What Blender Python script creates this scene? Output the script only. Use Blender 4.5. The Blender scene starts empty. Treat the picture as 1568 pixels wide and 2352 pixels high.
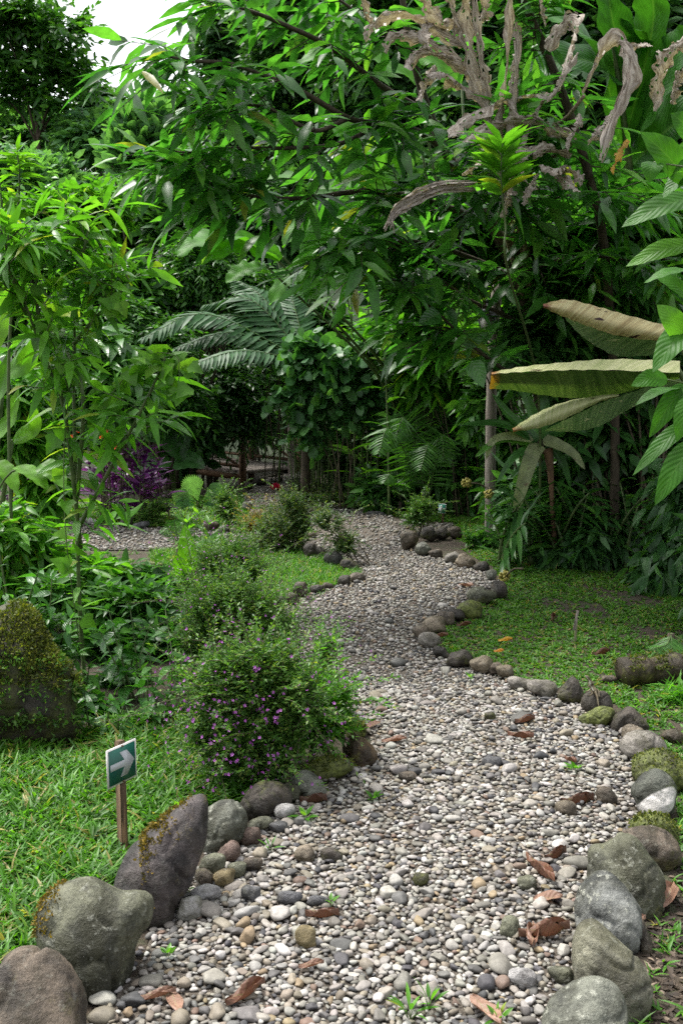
import bpy, math, random
import numpy as np
from mathutils import Vector, Matrix, noise

rng = np.random.default_rng(11)
random.seed(11)
SC = bpy.context.scene
COL = SC.collection

# ------------------------------------------------------------------ camera geometry (photo grid 1568 x 2352)
F = 2352 * 24 / 23.6
CAMZ = 1.6
PITCH = math.atan(326 / F)
CP, SP = math.cos(PITCH), math.sin(PITCH)
CAM = np.array([0.0, 0.0, CAMZ])

def ray(px, py):
    dx = (px - 784) / F; dy = (1176 - py) / F
    return np.array([dx, CP + dy * SP, -SP + dy * CP])
def P(px, py, Y):
    d = ray(px, py); return CAM + d * (Y / d[1])
def G(px, py, z=0.0):
    d = ray(px, py); return CAM + d * ((z - CAMZ) / d[2])
def pix(p):
    p = np.asarray(p, float) - CAM
    zc = p[..., 1] * CP - p[..., 2] * SP
    yc = p[..., 1] * SP + p[..., 2] * CP
    return 784 + F * p[..., 0] / zc, 1176 - F * yc / zc
def nrm(v):
    v = np.asarray(v, float)
    return v / np.maximum(np.linalg.norm(v, axis=-1, keepdims=True), 1e-9)
UP = np.array([0.0, 0.0, 1.0])

# ------------------------------------------------------------------ terrain
def sstep(a, b, x):
    t = np.clip((x - a) / (b - a), 0, 1); return t * t * (3 - 2 * t)
def gz(x, y):
    x = np.asarray(x, float); y = np.asarray(y, float)
    az = 784 + F * x / np.maximum(y, 1.0)
    yh = 420 + (-60 - 420) * sstep(430, 640, az)
    full = 1.6 + 45 * (850 - yh) / F
    r = sstep(19, 46, y)
    dip = -0.9 * np.exp(-((x + 3.2) / 1.6) ** 2 - ((y - 17.5) / 2.0) ** 2)      # creek under the bridge
    return full * r + dip + 0.012 * np.sin(x * 2.1 + 0.4) * np.cos(y * 1.7)

# ------------------------------------------------------------------ object helpers
def tag(o, label=None, cat=None, group=None, kind=None):
    if label: o['label'] = label
    if cat: o['category'] = cat
    if group: o['group'] = group
    if kind: o['kind'] = kind
    return o
def empty(name, loc, label, cat, group=None):
    o = bpy.data.objects.new(name, None); COL.objects.link(o)
    o.location = [float(v) for v in loc]; o.empty_display_size = 0.1
    return tag(o, label, cat, group)
def chain_loc(o):
    l = np.zeros(3)
    while o is not None: l = l + np.array(o.location); o = o.parent
    return l
def mesh_obj(name, V, loops, sizes, mat, parent=None, smooth=False, attrs=None, uv=None, loc=None):
    V = np.asarray(V, np.float32); loops = np.asarray(loops, np.int32); sizes = np.asarray(sizes, np.int32)
    if loc is None:
        loc = np.zeros(3) if parent is None else chain_loc(parent)
    V = V - np.asarray(loc, np.float32)
    me = bpy.data.meshes.new(name)
    me.vertices.add(len(V)); me.vertices.foreach_set('co', V.ravel())
    me.loops.add(len(loops)); me.loops.foreach_set('vertex_index', loops)
    st = np.zeros(len(sizes), np.int32); st[1:] = np.cumsum(sizes)[:-1]
    me.polygons.add(len(sizes)); me.polygons.foreach_set('loop_start', st)
    try: me.polygons.foreach_set('loop_total', sizes)
    except Exception: pass
    if smooth: me.polygons.foreach_set('use_smooth', np.ones(len(sizes), bool))
    if attrs:
        for k, a in attrs.items():
            a = np.asarray(a, np.float32)
            if a.ndim == 1:
                at = me.attributes.new(k, 'FLOAT', 'POINT'); at.data.foreach_set('value', a)
            else:
                at = me.attributes.new(k, 'FLOAT_COLOR', 'POINT'); at.data.foreach_set('color', a.ravel())
    if uv is not None:
        l = me.uv_layers.new(name='UVMap'); l.data.foreach_set('uv', np.asarray(uv, np.float32)[loops].ravel())
    me.update(calc_edges=True)
    me.materials.append(mat)
    o = bpy.data.objects.new(name, me); COL.objects.link(o)
    if parent is not None: o.parent = parent
    else: o.location = [float(v) for v in loc]
    return o

class MB:
    """collects simple solids, built as one mesh object"""
    def __init__(s): s.v = []; s.f = []; s.n = 0
    def add(s, V, faces):
        V = np.asarray(V, float); s.v.append(V)
        s.f += [[i + s.n for i in f] for f in faces]; s.n += len(V)
    def tube(s, pts, rad, seg=6, cap=True):
        pts = np.asarray(pts, float); n = len(pts)
        rad = np.full(n, rad) if np.isscalar(rad) else np.asarray(rad, float)
        if len(rad) != n: rad = np.interp(np.linspace(0, 1, n), np.linspace(0, 1, len(rad)), rad)
        tg = nrm(np.gradient(pts, axis=0))
        a = np.array([1.0, 0, 0]) if abs(tg[0][0]) < .8 else np.array([0, 1.0, 0])
        V = []
        for i in range(n):
            a = a - tg[i] * np.dot(a, tg[i]); a = a / np.linalg.norm(a); b = np.cross(tg[i], a)
            for k in range(seg):
                t = 2 * math.pi * k / seg
                V.append(pts[i] + rad[i] * (a * math.cos(t) + b * math.sin(t)))
        fs = [[i * seg + k, i * seg + (k + 1) % seg, (i + 1) * seg + (k + 1) % seg, (i + 1) * seg + k] for i in range(n - 1) for k in range(seg)]
        if cap: fs += [list(range(seg))[::-1], [(n - 1) * seg + k for k in range(seg)]]
        s.add(V, fs)
    def box(s, c, size, M=None, bev=0.0):
        c = np.asarray(c, float); h = np.asarray(size, float) / 2
        if bev <= 0:
            V = np.array([[x, y, z] for x in (-1, 1) for y in (-1, 1) for z in (-1, 1)]) * h
            fs = [[0, 1, 3, 2], [4, 6, 7, 5], [0, 4, 5, 1], [2, 3, 7, 6], [0, 2, 6, 4], [1, 5, 7, 3]]
        else:
            V = []; fs = []
            import itertools
            idx = {}
            for sx, sy, sz in itertools.product((-1, 1), repeat=3):
                for ax in range(3):
                    p = np.array([sx, sy, sz]) * (h - bev); p[ax] = np.array([sx, sy, sz])[ax] * h[ax]
                    idx[(sx, sy, sz, ax)] = len(V); V.append(p)
            for ax in range(3):
                o1, o2 = [k for k in range(3) if k != ax]
                for sg in (-1, 1):
                    q = []
                    for a, b in ((-1, -1), (1, -1), (1, 1), (-1, 1)):
                        k = [0, 0, 0]; k[ax] = sg; k[o1] = a; k[o2] = b; q.append(idx[(*k, ax)])
                    fs.append(q)
                    # edges between ax face and others
            for a1 in range(3):
                for a2 in range(a1 + 1, 3):
                    a3 = 3 - a1 - a2
                    for s1 in (-1, 1):
                        for s2 in (-1, 1):
                            q = []
                            for s3, aa in ((-1, a1), (1, a1), (1, a2), (-1, a2)):
                                k = [0, 0, 0]; k[a1] = s1; k[a2] = s2; k[a3] = s3; q.append(idx[(*k, aa)])
                            fs.append(q)
            for sg in itertools.product((-1, 1), repeat=3): fs.append([idx[(*sg, a)] for a in range(3)])
            V = np.array(V)
        if M is not None: V = V @ np.asarray(M, float).T
        s.add(V + c, fs)
    def build(s, name, mat, parent=None, smooth=False, loc=None, attrs=None):
        V = np.concatenate(s.v); loops = [i for f in s.f for i in f]; sizes = [len(f) for f in s.f]
        return mesh_obj(name, V, loops, sizes, mat, parent, smooth, attrs, None, loc)

# ------------------------------------------------------------------ leaves
def template(prof, fold=0.25, ncross=1):
    """leaf along +y (0..1), width along x (-.5...5); prof: [(y, w)] first/last pointed"""
    V = []; Fc = []
    st = []
    for (y, w) in prof:
        if w == 0:
            st.append([len(V)]); V.append((0, y, 0))
        else:
            row = []
            for k in range(-ncross, ncross + 1):
                x = 0.5 * w * k / ncross; row.append(len(V)); V.append((x, y, fold * abs(x)))
            st.append(row)
    for a, b in zip(st[:-1], st[1:]):
        if len(a) == 1 and len(b) > 1: Fc += [[a[0], b[k + 1], b[k]] for k in range(len(b) - 1)]
        elif len(b) == 1 and len(a) > 1: Fc += [[a[k], a[k + 1], b[0]] for k in range(len(a) - 1)]
        else: Fc += [[a[k], a[k + 1], b[k + 1], b[k]] for k in range(len(a) - 1)]
    return np.array(V, float), Fc
T = {
    'lance': template([(0, 0), (.12, .55), (.38, 1), (.7, .68), (1, 0)]),
    'ovate': template([(0, 0), (.1, .62), (.3, 1), (.62, .72), (.86, .24), (1, 0)]),
    'obov': template([(0, 0), (.25, .4), (.62, 1), (.86, .85), (1, 0)], .15),
    'round': template([(0, 0), (.1, .75), (.4, 1), (.75, .8), (1, 0)], .12),
    'lo': template([(0, 0), (.4, 1), (1, 0)], .3),
    'lo2': template([(0, 0), (.22, .85), (.6, .85), (1, 0)], .25),
    'blade': template([(0, .55), (.35, 1), (.7, .75), (1, 0)], .3),
    'leaflet': template([(0, .35), (.3, 1), (.7, .8), (1, 0)], .2),
    'petal': template([(0, 0), (.6, 1), (1, 0)], .1),
}
# one three-lobed vine leaf
_lv = np.array([(0, 0, 0), (.32, .0, .02), (.5, .28, .06), (.3, .42, .04), (.22, .62, .05), (0, 1, 0), (-.22, .62, .05), (-.3, .42, .04), (-.5, .28, .06), (-.32, .0, .02), (0, .35, -.02)], float)
T['lobed'] = (_lv, [[0, 1, 10], [1, 2, 10], [2, 3, 10], [3, 4, 10], [4, 5, 10], [5, 6, 10], [6, 7, 10], [7, 8, 10], [8, 9, 10], [9, 0, 10]])

class Leaves:
    def __init__(s): s.a = []
    def add(s, o, d, n, L, W, bend=0.15, rnd=None):
        o = np.atleast_2d(np.asarray(o, float)); N = len(o)
        d = np.broadcast_to(np.asarray(d, float), (N, 3)); n = np.broadcast_to(np.asarray(n, float), (N, 3))
        L = np.broadcast_to(np.asarray(L, float), (N,)); W = np.broadcast_to(np.asarray(W, float), (N,))
        bend = np.broadcast_to(np.asarray(bend, float), (N,))
        if rnd is None: rnd = rng.random(N)
        rnd = np.broadcast_to(np.asarray(rnd, float), (N,))
        s.a.append((o, d, n, L, W, bend, rnd))
    def count(s): return sum(len(x[0]) for x in s.a)
    def build(s, name, tpl, mat, parent=None, loc=None, smooth=True):
        o, d, n, L, W, bend, rnd = [np.concatenate([x[i] for x in s.a]) for i in range(7)]
        TV, TF = T[tpl]
        y = nrm(d); x = nrm(np.cross(y, n)); z = np.cross(x, y)
        k = len(TV); N = len(o)
        tx = TV[:, 0][None, :, None] * (W)[:, None, None]
        ty = TV[:, 1][None, :, None] * (L)[:, None, None]
        tz = TV[:, 2][None, :, None] * (W)[:, None, None] - (bend * L)[:, None, None] * (TV[:, 1] ** 2)[None, :, None]
        V = o[:, None] + tx * x[:, None] + ty * y[:, None] + tz * z[:, None]
        fl = np.array([i for f in TF for i in f]); fs = np.array([len(f) for f in TF])
        loops = (fl[None] + (np.arange(N) * k)[:, None]).ravel()
        sizes = np.tile(fs, N)
        uv = np.tile(np.stack([TV[:, 0] + .5, TV[:, 1]], 1), (N, 1)) if k > 6 else None
        return mesh_obj(name, V.reshape(-1, 3), loops, sizes, mat, parent, smooth, {'rnd': np.repeat(rnd, k)}, uv, loc)

def twigs(B, o, d, tl, k, L, W, spread=.75, droop=.15, nup=1.0, jit=.5, bend=.2, sag=.15, mode='dist', Lvar=.3, wood=None, wr=.003, t0=.1):
    """leaves along straight-ish twigs; B Leaves batch; o,d (N,3), tl (N)"""
    o = np.atleast_2d(o); d = nrm(np.atleast_2d(d)); N = len(o)
    tl = np.broadcast_to(np.asarray(tl, float), (N,))
    t = (t0 + (1 - t0) * (np.arange(k) + .6) / k)
    t = t[None] + rng.normal(0, .25 / k, (N, k))
    pos = o[:, None] + d[:, None] * (tl[:, None] * t)[..., None]
    pos[..., 2] -= sag * tl[:, None] * t ** 2
    side = nrm(np.cross(d, UP + rng.normal(0, .15, (N, 3))))
    oth = np.cross(side, d)
    i = np.arange(k)
    if mode == 'dist': a = np.where(i % 2 == 0, 0, math.pi)[None] + rng.normal(0, .3, (N, k))
    elif mode == 'opp': a = ((i // 2) * (math.pi / 2) + (i % 2) * math.pi)[None] + rng.normal(0, .25, (N, k))
    else: a = (i * 2.4)[None] + rng.random((N, 1)) * 6.28 + rng.normal(0, .3, (N, k))
    s = side[:, None] * np.cos(a)[..., None] + oth[:, None] * np.sin(a)[..., None]
    sp = np.clip(spread * (1.1 - .5 * t), 0.1, 1)[..., None]
    ld = nrm(d[:, None] * (1.05 - sp) + s * sp + rng.normal(0, .12, (N, k, 3)) - UP * droop)
    nn = UP * nup + s * .0 + rng.normal(0, jit, (N, k, 3))
    Ls = L * (1 + rng.normal(0, Lvar * .6, (N, k))).clip(.45, 1.6)
    B.add(pos.reshape(-1, 3), ld.reshape(-1, 3), nn.reshape(-1, 3), Ls.ravel(), (Ls * W / L).ravel(), bend + rng.normal(0, .08, N * k))
    if wood is not None:
        for q in range(N):
            e = o[q] + d[q] * tl[q]; m = o[q] + d[q] * tl[q] * .5
            wood.tube([o[q], m - UP * sag * tl[q] * .25, e - UP * sag * tl[q]], [wr, wr * .8, wr * .4], 4, cap=False)

def smooth_path(pts, n=24):
    pts = np.asarray(pts, float); m = len(pts)
    q = np.concatenate([[2 * pts[0] - pts[1]], pts, [2 * pts[-1] - pts[-2]]])
    out = []
    for u in np.linspace(0, m - 1, n):
        i = min(int(u), m - 2); t = u - i; p0, p1, p2, p3 = q[i], q[i + 1], q[i + 2], q[i + 3]
        out.append(.5 * ((2 * p1) + (-p0 + p2) * t + (2 * p0 - 5 * p1 + 4 * p2 - p3) * t * t + (-p0 + 3 * p1 - 3 * p2 + p3) * t ** 3))
    return np.array(out)
def PP(lst):
    return np.array([P(*p) for p in lst])

# ------------------------------------------------------------------ materials
def new_mat(name):
    m = bpy.data.materials.new(name); m.use_nodes = True
    nt = m.node_tree; nt.nodes.clear()
    return m, nt, nt.nodes, nt.links
def nd(ns, t, **kw):
    n = ns.new(t)
    for k, v in kw.items():
        if k.startswith('i_'):
            n.inputs[k[2:].replace('_', ' ')].default_value = v
        else: setattr(n, k, v)
    return n
def ramp(ns, stops):
    r = ns.new('ShaderNodeValToRGB'); e = r.color_ramp.elements
    while len(e) < len(stops): e.new(.5)
    for el, (p, c) in zip(e, stops): el.position = p; el.color = (*c, 1)
    return r
def leaf_mat(name, stops, trans=.4, rough=.38, tmul=(1.7, 1.9, .6), spec=.36, veins=0.0, vscale=9, spots=None):
    m, nt, ns, ln = new_mat(name)
    at = nd(ns, 'ShaderNodeAttribute', attribute_name='rnd')
    cr = ramp(ns, stops); ln.new(at.outputs['Fac'], cr.inputs[0])
    col = cr.outputs[0]
    geo = nd(ns, 'ShaderNodeNewGeometry')
    nz = nd(ns, 'ShaderNodeTexNoise', i_Scale=14.0, i_Detail=3.0)
    tc = nd(ns, 'ShaderNodeTexCoord'); ln.new(tc.outputs['Object'], nz.inputs['Vector'])
    mr = nd(ns, 'ShaderNodeMapRange', i_To_Min=.72, i_To_Max=1.28, i_From_Min=.3, i_From_Max=.7); ln.new(nz.outputs['Fac'], mr.inputs['Value'])
    vm = nd(ns, 'ShaderNodeVectorMath', operation='SCALE'); ln.new(col, vm.inputs[0]); ln.new(mr.outputs[0], vm.inputs['Scale'])
    col = vm.outputs[0]
    nrm_out = None
    if veins > 0:
        uv = nd(ns, 'ShaderNodeUVMap', uv_map='UVMap')
        sx = nd(ns, 'ShaderNodeSeparateXYZ'); ln.new(uv.outputs[0], sx.inputs[0])
        a = nd(ns, 'ShaderNodeMath', operation='SUBTRACT'); ln.new(sx.outputs[0], a.inputs[0]); a.inputs[1].default_value = .5
        ab = nd(ns, 'ShaderNodeMath', operation='ABSOLUTE'); ln.new(a.outputs[0], ab.inputs[0])
        # lateral veins: sin((v - |u|*.55)*vscale*2pi)
        mu = nd(ns, 'ShaderNodeMath', operation='MULTIPLY_ADD'); ln.new(ab.outputs[0], mu.inputs[0]); mu.inputs[1].default_value = -.55; ln.new(sx.outputs[1], mu.inputs[2])
        ms = nd(ns, 'ShaderNodeMath', operation='MULTIPLY'); ln.new(mu.outputs[0], ms.inputs[0]); ms.inputs[1].default_value = vscale * 6.283
        si = nd(ns, 'ShaderNodeMath', operation='SINE'); ln.new(ms.outputs[0], si.inputs[0])
        v1 = nd(ns, 'ShaderNodeMapRange', i_From_Min=.8, i_From_Max=1.0); ln.new(si.outputs[0], v1.inputs['Value'])
        v2 = nd(ns, 'ShaderNodeMapRange', i_From_Min=.035, i_From_Max=.012); ln.new(ab.outputs[0], v2.inputs['Value'])
        vm1 = nd(ns, 'ShaderNodeMath', operation='MULTIPLY'); ln.new(v1.outputs[0], vm1.inputs[0]); vm1.inputs[1].default_value = .45
        mx = nd(ns, 'ShaderNodeMath', operation='MAXIMUM'); ln.new(vm1.outputs[0], mx.inputs[0]); ln.new(v2.outputs[0], mx.inputs[1])
        fac = nd(ns, 'ShaderNodeMath', operation='MULTIPLY'); ln.new(mx.outputs[0], fac.inputs[0]); fac.inputs[1].default_value = veins
        mc = nd(ns, 'ShaderNodeMix', data_type='RGBA'); ln.new(fac.outputs[0], mc.inputs[0]); ln.new(col, mc.inputs[6]); mc.inputs[7].default_value = (.13, .25, .06, 1)
        col = mc.outputs[2]
        bp = nd(ns, 'ShaderNodeBump', i_Strength=.2, i_Distance=.003); ln.new(si.outputs[0], bp.inputs['Height']); nrm_out = bp.outputs[0]
    if spots is not None:
        n2 = nd(ns, 'ShaderNodeTexNoise', i_Scale=spots[1], i_Detail=4.0); ln.new(tc.outputs['Object'], n2.inputs['Vector'])
        r2 = nd(ns, 'ShaderNodeMapRange', i_From_Min=spots[2], i_From_Max=spots[2] + .06); ln.new(n2.outputs['Fac'], r2.inputs['Value'])
        mc = nd(ns, 'ShaderNodeMix', data_type='RGBA'); ln.new(r2.outputs[0], mc.inputs[0]); ln.new(col, mc.inputs[6]); mc.inputs[7].default_value = (*spots[0], 1)
        col = mc.outputs[2]
    pr = nd(ns, 'ShaderNodeBsdfPrincipled', i_Roughness=rough)
    pr.inputs['Specular IOR Level'].default_value = spec
    ln.new(col, pr.inputs['Base Color'])
    if nrm_out: ln.new(nrm_out, pr.inputs['Normal'])
    tr = nd(ns, 'ShaderNodeBsdfTranslucent')
    tm = nd(ns, 'ShaderNodeVectorMath', operation='MULTIPLY'); ln.new(col, tm.inputs[0]); tm.inputs[1].default_value = tmul
    ln.new(tm.outputs[0], tr.inputs['Color'])
    mx = nd(ns, 'ShaderNodeMixShader', i_Fac=trans)
    ln.new(pr.outputs[0], mx.inputs[1]); ln.new(tr.outputs[0], mx.inputs[2])
    out = nd(ns, 'ShaderNodeOutputMaterial'); ln.new(mx.outputs[0], out.inputs[0])
    return m
def noise_mat(name, c1, c2, scale=8, rough=.8, bump=.4, bdist=.01, detail=6, stretch=(1, 1, 1), c3=None, s3=3, t3=.55, spec=.4, coord='Object'):
    m, nt, ns, ln = new_mat(name)
    tc = nd(ns, 'ShaderNodeTexCoord'); mp = nd(ns, 'ShaderNodeMapping'); mp.inputs['Scale'].default_value = stretch
    ln.new(tc.outputs[coord], mp.inputs[0])
    nz = nd(ns, 'ShaderNodeTexNoise', i_Scale=scale, i_Detail=detail, i_Roughness=.62); ln.new(mp.outputs[0], nz.inputs['Vector'])
    cr = ramp(ns, [(.3, c1), (.7, c2)]); ln.new(nz.outputs['Fac'], cr.inputs[0]); col = cr.outputs[0]
    if c3 is not None:
        n3 = nd(ns, 'ShaderNodeTexNoise', i_Scale=s3, i_Detail=5.0, i_Roughness=.6); ln.new(mp.outputs[0], n3.inputs['Vector'])
        r3 = nd(ns, 'ShaderNodeMapRange', i_From_Min=t3, i_From_Max=t3 + .1); ln.new(n3.outputs['Fac'], r3.inputs['Value'])
        mc = nd(ns, 'ShaderNodeMix', data_type='RGBA'); ln.new(r3.outputs[0], mc.inputs[0]); ln.new(col, mc.inputs[6]); mc.inputs[7].default_value = (*c3, 1); col = mc.outputs[2]
    pr = nd(ns, 'ShaderNodeBsdfPrincipled', i_Roughness=rough); pr.inputs['Specular IOR Level'].default_value = spec
    ln.new(col, pr.inputs['Base Color'])
    bp = nd(ns, 'ShaderNodeBump', i_Strength=bump, i_Distance=bdist); ln.new(nz.outputs['Fac'], bp.inputs['Height']); ln.new(bp.outputs[0], pr.inputs['Normal'])
    out = nd(ns, 'ShaderNodeOutputMaterial'); ln.new(pr.outputs[0], out.inputs[0])
    return m
_rockc = {}
def rock_mat(c1, c2, moss=.0, mcol=(.10, .11, .02), lichen=.25):
    key = (c1, c2, moss, mcol, lichen)
    if key in _rockc: return _rockc[key]
    m, nt, ns, ln = new_mat('stone')
    tc = nd(ns, 'ShaderNodeTexCoord')
    info = nd(ns, 'ShaderNodeObjectInfo')
    ofs = nd(ns, 'ShaderNodeVectorMath', operation='SCALE'); ofs.inputs[0].default_value = (13.1, 7.7, 3.3); ln.new(info.outputs['Random'], ofs.inputs['Scale'])
    ad = nd(ns, 'ShaderNodeVectorMath', operation='ADD'); ln.new(tc.outputs['Object'], ad.inputs[0]); ln.new(ofs.outputs[0], ad.inputs[1])
    vec = ad.outputs[0]
    n1 = nd(ns, 'ShaderNodeTexNoise', i_Scale=9.0, i_Detail=7.0, i_Roughness=.65); ln.new(vec, n1.inputs['Vector'])
    cr = ramp(ns, [(.4, c1), (.58, c2)]); ln.new(n1.outputs['Fac'], cr.inputs[0]); col = cr.outputs[0]
    n2 = nd(ns, 'ShaderNodeTexNoise', i_Scale=120.0, i_Detail=3.0); ln.new(vec, n2.inputs['Vector'])
    mr = nd(ns, 'ShaderNodeMapRange', i_From_Min=.3, i_From_Max=.7, i_To_Min=.78, i_To_Max=1.22); ln.new(n2.outputs['Fac'], mr.inputs['Value'])
    sc = nd(ns, 'ShaderNodeVectorMath', operation='SCALE'); ln.new(col, sc.inputs[0]); ln.new(mr.outputs[0], sc.inputs['Scale']); col = sc.outputs[0]
    n6 = nd(ns, 'ShaderNodeTexNoise', i_Scale=3.6, i_Detail=9.0, i_Roughness=.75); n6.inputs['Distortion'].default_value = .8; ln.new(vec, n6.inputs['Vector'])
    r6 = nd(ns, 'ShaderNodeMapRange', i_From_Min=.47, i_From_Max=.6, i_To_Max=.75); ln.new(n6.outputs['Fac'], r6.inputs['Value'])
    mc = nd(ns, 'ShaderNodeMix', data_type='RGBA'); ln.new(r6.outputs[0], mc.inputs[0]); ln.new(col, mc.inputs[6]); mc.inputs[7].default_value = (c1[0] * .75 + .006, c1[1] * .8 + .004, c1[2] * .5, 1); col = mc.outputs[2]
    # pale lichen flecks
    n3 = nd(ns, 'ShaderNodeTexNoise', i_Scale=38.0, i_Detail=6.0, i_Roughness=.75); ln.new(vec, n3.inputs['Vector'])
    r3 = nd(ns, 'ShaderNodeMapRange', i_From_Min=.57, i_From_Max=.63); ln.new(n3.outputs['Fac'], r3.inputs['Value'])
    f3 = nd(ns, 'ShaderNodeMath', operation='MULTIPLY'); ln.new(r3.outputs[0], f3.inputs[0]); f3.inputs[1].default_value = lichen
    mc = nd(ns, 'ShaderNodeMix', data_type='RGBA'); ln.new(f3.outputs[0], mc.inputs[0]); ln.new(col, mc.inputs[6]); mc.inputs[7].default_value = (.30, .305, .25, 1); col = mc.outputs[2]
    if moss > 0:
        n4 = nd(ns, 'ShaderNodeTexNoise', i_Scale=5.5, i_Detail=8.0, i_Roughness=.72); ln.new(vec, n4.inputs['Vector'])
        r4 = nd(ns, 'ShaderNodeMapRange', i_From_Min=.66 - .3 * moss, i_From_Max=.76 - .3 * moss); ln.new(n4.outputs['Fac'], r4.inputs['Value'])
        n5 = nd(ns, 'ShaderNodeTexNoise', i_Scale=60.0, i_Detail=4.0); ln.new(vec, n5.inputs['Vector'])
        c5 = ramp(ns, [(.35, tuple(.45 * c for c in mcol)), (.7, tuple(1.3 * c for c in mcol))]); ln.new(n5.outputs['Fac'], c5.inputs[0])
        mc = nd(ns, 'ShaderNodeMix', data_type='RGBA'); ln.new(r4.outputs[0], mc.inputs[0]); ln.new(col, mc.inputs[6]); ln.new(c5.outputs[0], mc.inputs[7]); col = mc.outputs[2]
    pr = nd(ns, 'ShaderNodeBsdfPrincipled', i_Roughness=.62); pr.inputs['Specular IOR Level'].default_value = .45
    ln.new(col, pr.inputs['Base Color'])
    mxh = nd(ns, 'ShaderNodeMath', operation='MULTIPLY_ADD'); ln.new(n3.outputs['Fac'], mxh.inputs[0]); mxh.inputs[1].default_value = .5; ln.new(n1.outputs['Fac'], mxh.inputs[2])
    bp = nd(ns, 'ShaderNodeBump', i_Strength=.9, i_Distance=.02); ln.new(mxh.outputs[0], bp.inputs['Height']); ln.new(bp.outputs[0], pr.inputs['Normal'])
    out = nd(ns, 'ShaderNodeOutputMaterial'); ln.new(pr.outputs[0], out.inputs[0])
    _rockc[key] = m
    return m
def flat_mat(name, c, rough=.5, spec=.5, metal=0.0):
    return noise_mat(name, tuple(.88 * v for v in c), tuple(min(1, 1.1 * v) for v in c), 30, rough, .1, .001, spec=spec)

def fibre_mat(name, stops, fu, fv, skew, trans=.25, rough=.55, tip=None, holes=None, bump=.5, blot=None, tmul=(1.1, 1.05, .6)):
    """parallel veined blade: streaks follow the uv of the leaf"""
    m, nt, ns, ln = new_mat(name)
    uv = nd(ns, 'ShaderNodeUVMap', uv_map='UVMap'); sx = nd(ns, 'ShaderNodeSeparateXYZ'); ln.new(uv.outputs[0], sx.inputs[0])
    a = nd(ns, 'ShaderNodeMath', operation='MULTIPLY_ADD'); ln.new(sx.outputs[0], a.inputs[0]); a.inputs[1].default_value = skew; ln.new(sx.outputs[1], a.inputs[2])
    cb = nd(ns, 'ShaderNodeCombineXYZ'); mu = nd(ns, 'ShaderNodeMath', operation='MULTIPLY'); ln.new(sx.outputs[0], mu.inputs[0]); mu.inputs[1].default_value = fu
    mv = nd(ns, 'ShaderNodeMath', operation='MULTIPLY'); ln.new(a.outputs[0], mv.inputs[0]); mv.inputs[1].default_value = fv
    ln.new(mu.outputs[0], cb.inputs[0]); ln.new(mv.outputs[0], cb.inputs[1])
    at = nd(ns, 'ShaderNodeAttribute', attribute_name='rnd'); m7 = nd(ns, 'ShaderNodeMath', operation='MULTIPLY'); ln.new(at.outputs['Fac'], m7.inputs[0]); m7.inputs[1].default_value = 37.0; ln.new(m7.outputs[0], cb.inputs[2])
    nz = nd(ns, 'ShaderNodeTexNoise', i_Scale=1.0, i_Detail=3.0, i_Roughness=.7); ln.new(cb.outputs[0], nz.inputs['Vector'])
    cr = ramp(ns, stops); ln.new(nz.outputs['Fac'], cr.inputs[0]); col = cr.outputs[0]
    tc = nd(ns, 'ShaderNodeTexCoord')
    def over(fac, c):
        nonlocal col
        mc = nd(ns, 'ShaderNodeMix', data_type='RGBA'); ln.new(fac, mc.inputs[0]); ln.new(col, mc.inputs[6]); mc.inputs[7].default_value = (*c, 1); col = mc.outputs[2]
    n2 = nd(ns, 'ShaderNodeTexNoise', i_Scale=9.0, i_Detail=5.0, i_Roughness=.7); ln.new(tc.outputs['Object'], n2.inputs['Vector'])
    if blot:
        r = nd(ns, 'ShaderNodeMapRange', i_From_Min=blot[1], i_From_Max=blot[1] + .12, i_To_Max=.8); ln.new(n2.outputs['Fac'], r.inputs['Value']); over(r.outputs[0], blot[0])
    if tip:
        w = nd(ns, 'ShaderNodeMath', operation='MULTIPLY_ADD'); ln.new(n2.outputs['Fac'], w.inputs[0]); w.inputs[1].default_value = -.22; ln.new(sx.outputs[1], w.inputs[2])
        r = nd(ns, 'ShaderNodeMapRange', i_From_Min=-.02, i_From_Max=-.085); ln.new(w.outputs[0], r.inputs['Value']); over(r.outputs[0], tip)
    if holes:
        n3 = nd(ns, 'ShaderNodeTexNoise', i_Scale=holes[1], i_Detail=2.0); mp = nd(ns, 'ShaderNodeMapping'); mp.inputs['Scale'].default_value = (.6, 1, 1.6); ln.new(tc.outputs['Object'], mp.inputs[0]); ln.new(mp.outputs[0], n3.inputs['Vector'])
        r = nd(ns, 'ShaderNodeMapRange', i_From_Min=holes[2], i_From_Max=holes[2] + .02); ln.new(n3.outputs['Fac'], r.inputs['Value']); over(r.outputs[0], holes[0])
    pr = nd(ns, 'ShaderNodeBsdfPrincipled', i_Roughness=rough); pr.inputs['Specular IOR Level'].default_value = .3; ln.new(col, pr.inputs['Base Color'])
    bp = nd(ns, 'ShaderNodeBump', i_Strength=bump, i_Distance=.012); ln.new(nz.outputs['Fac'], bp.inputs['Height']); ln.new(bp.outputs[0], pr.inputs['Normal'])
    tr = nd(ns, 'ShaderNodeBsdfTranslucent'); tm = nd(ns, 'ShaderNodeVectorMath', operation='MULTIPLY'); ln.new(col, tm.inputs[0]); tm.inputs[1].default_value = tmul; ln.new(tm.outputs[0], tr.inputs['Color'])
    mx = nd(ns, 'ShaderNodeMixShader', i_Fac=trans); ln.new(pr.outputs[0], mx.inputs[1]); ln.new(tr.outputs[0], mx.inputs[2]); ln.new(mx.outputs[0], nd(ns, 'ShaderNodeOutputMaterial').inputs[0])
    return m
M = {}
M['hill'] = leaf_mat('far_leaves', [(0, (.012, .035, .012)), (1, (.035, .085, .02))], .25)
M['dark'] = leaf_mat('dark_leaves', [(0, (.024, .075, .018)), (.6, (.04, .12, .026)), (1, (.065, .17, .03))], .32, .35)
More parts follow.
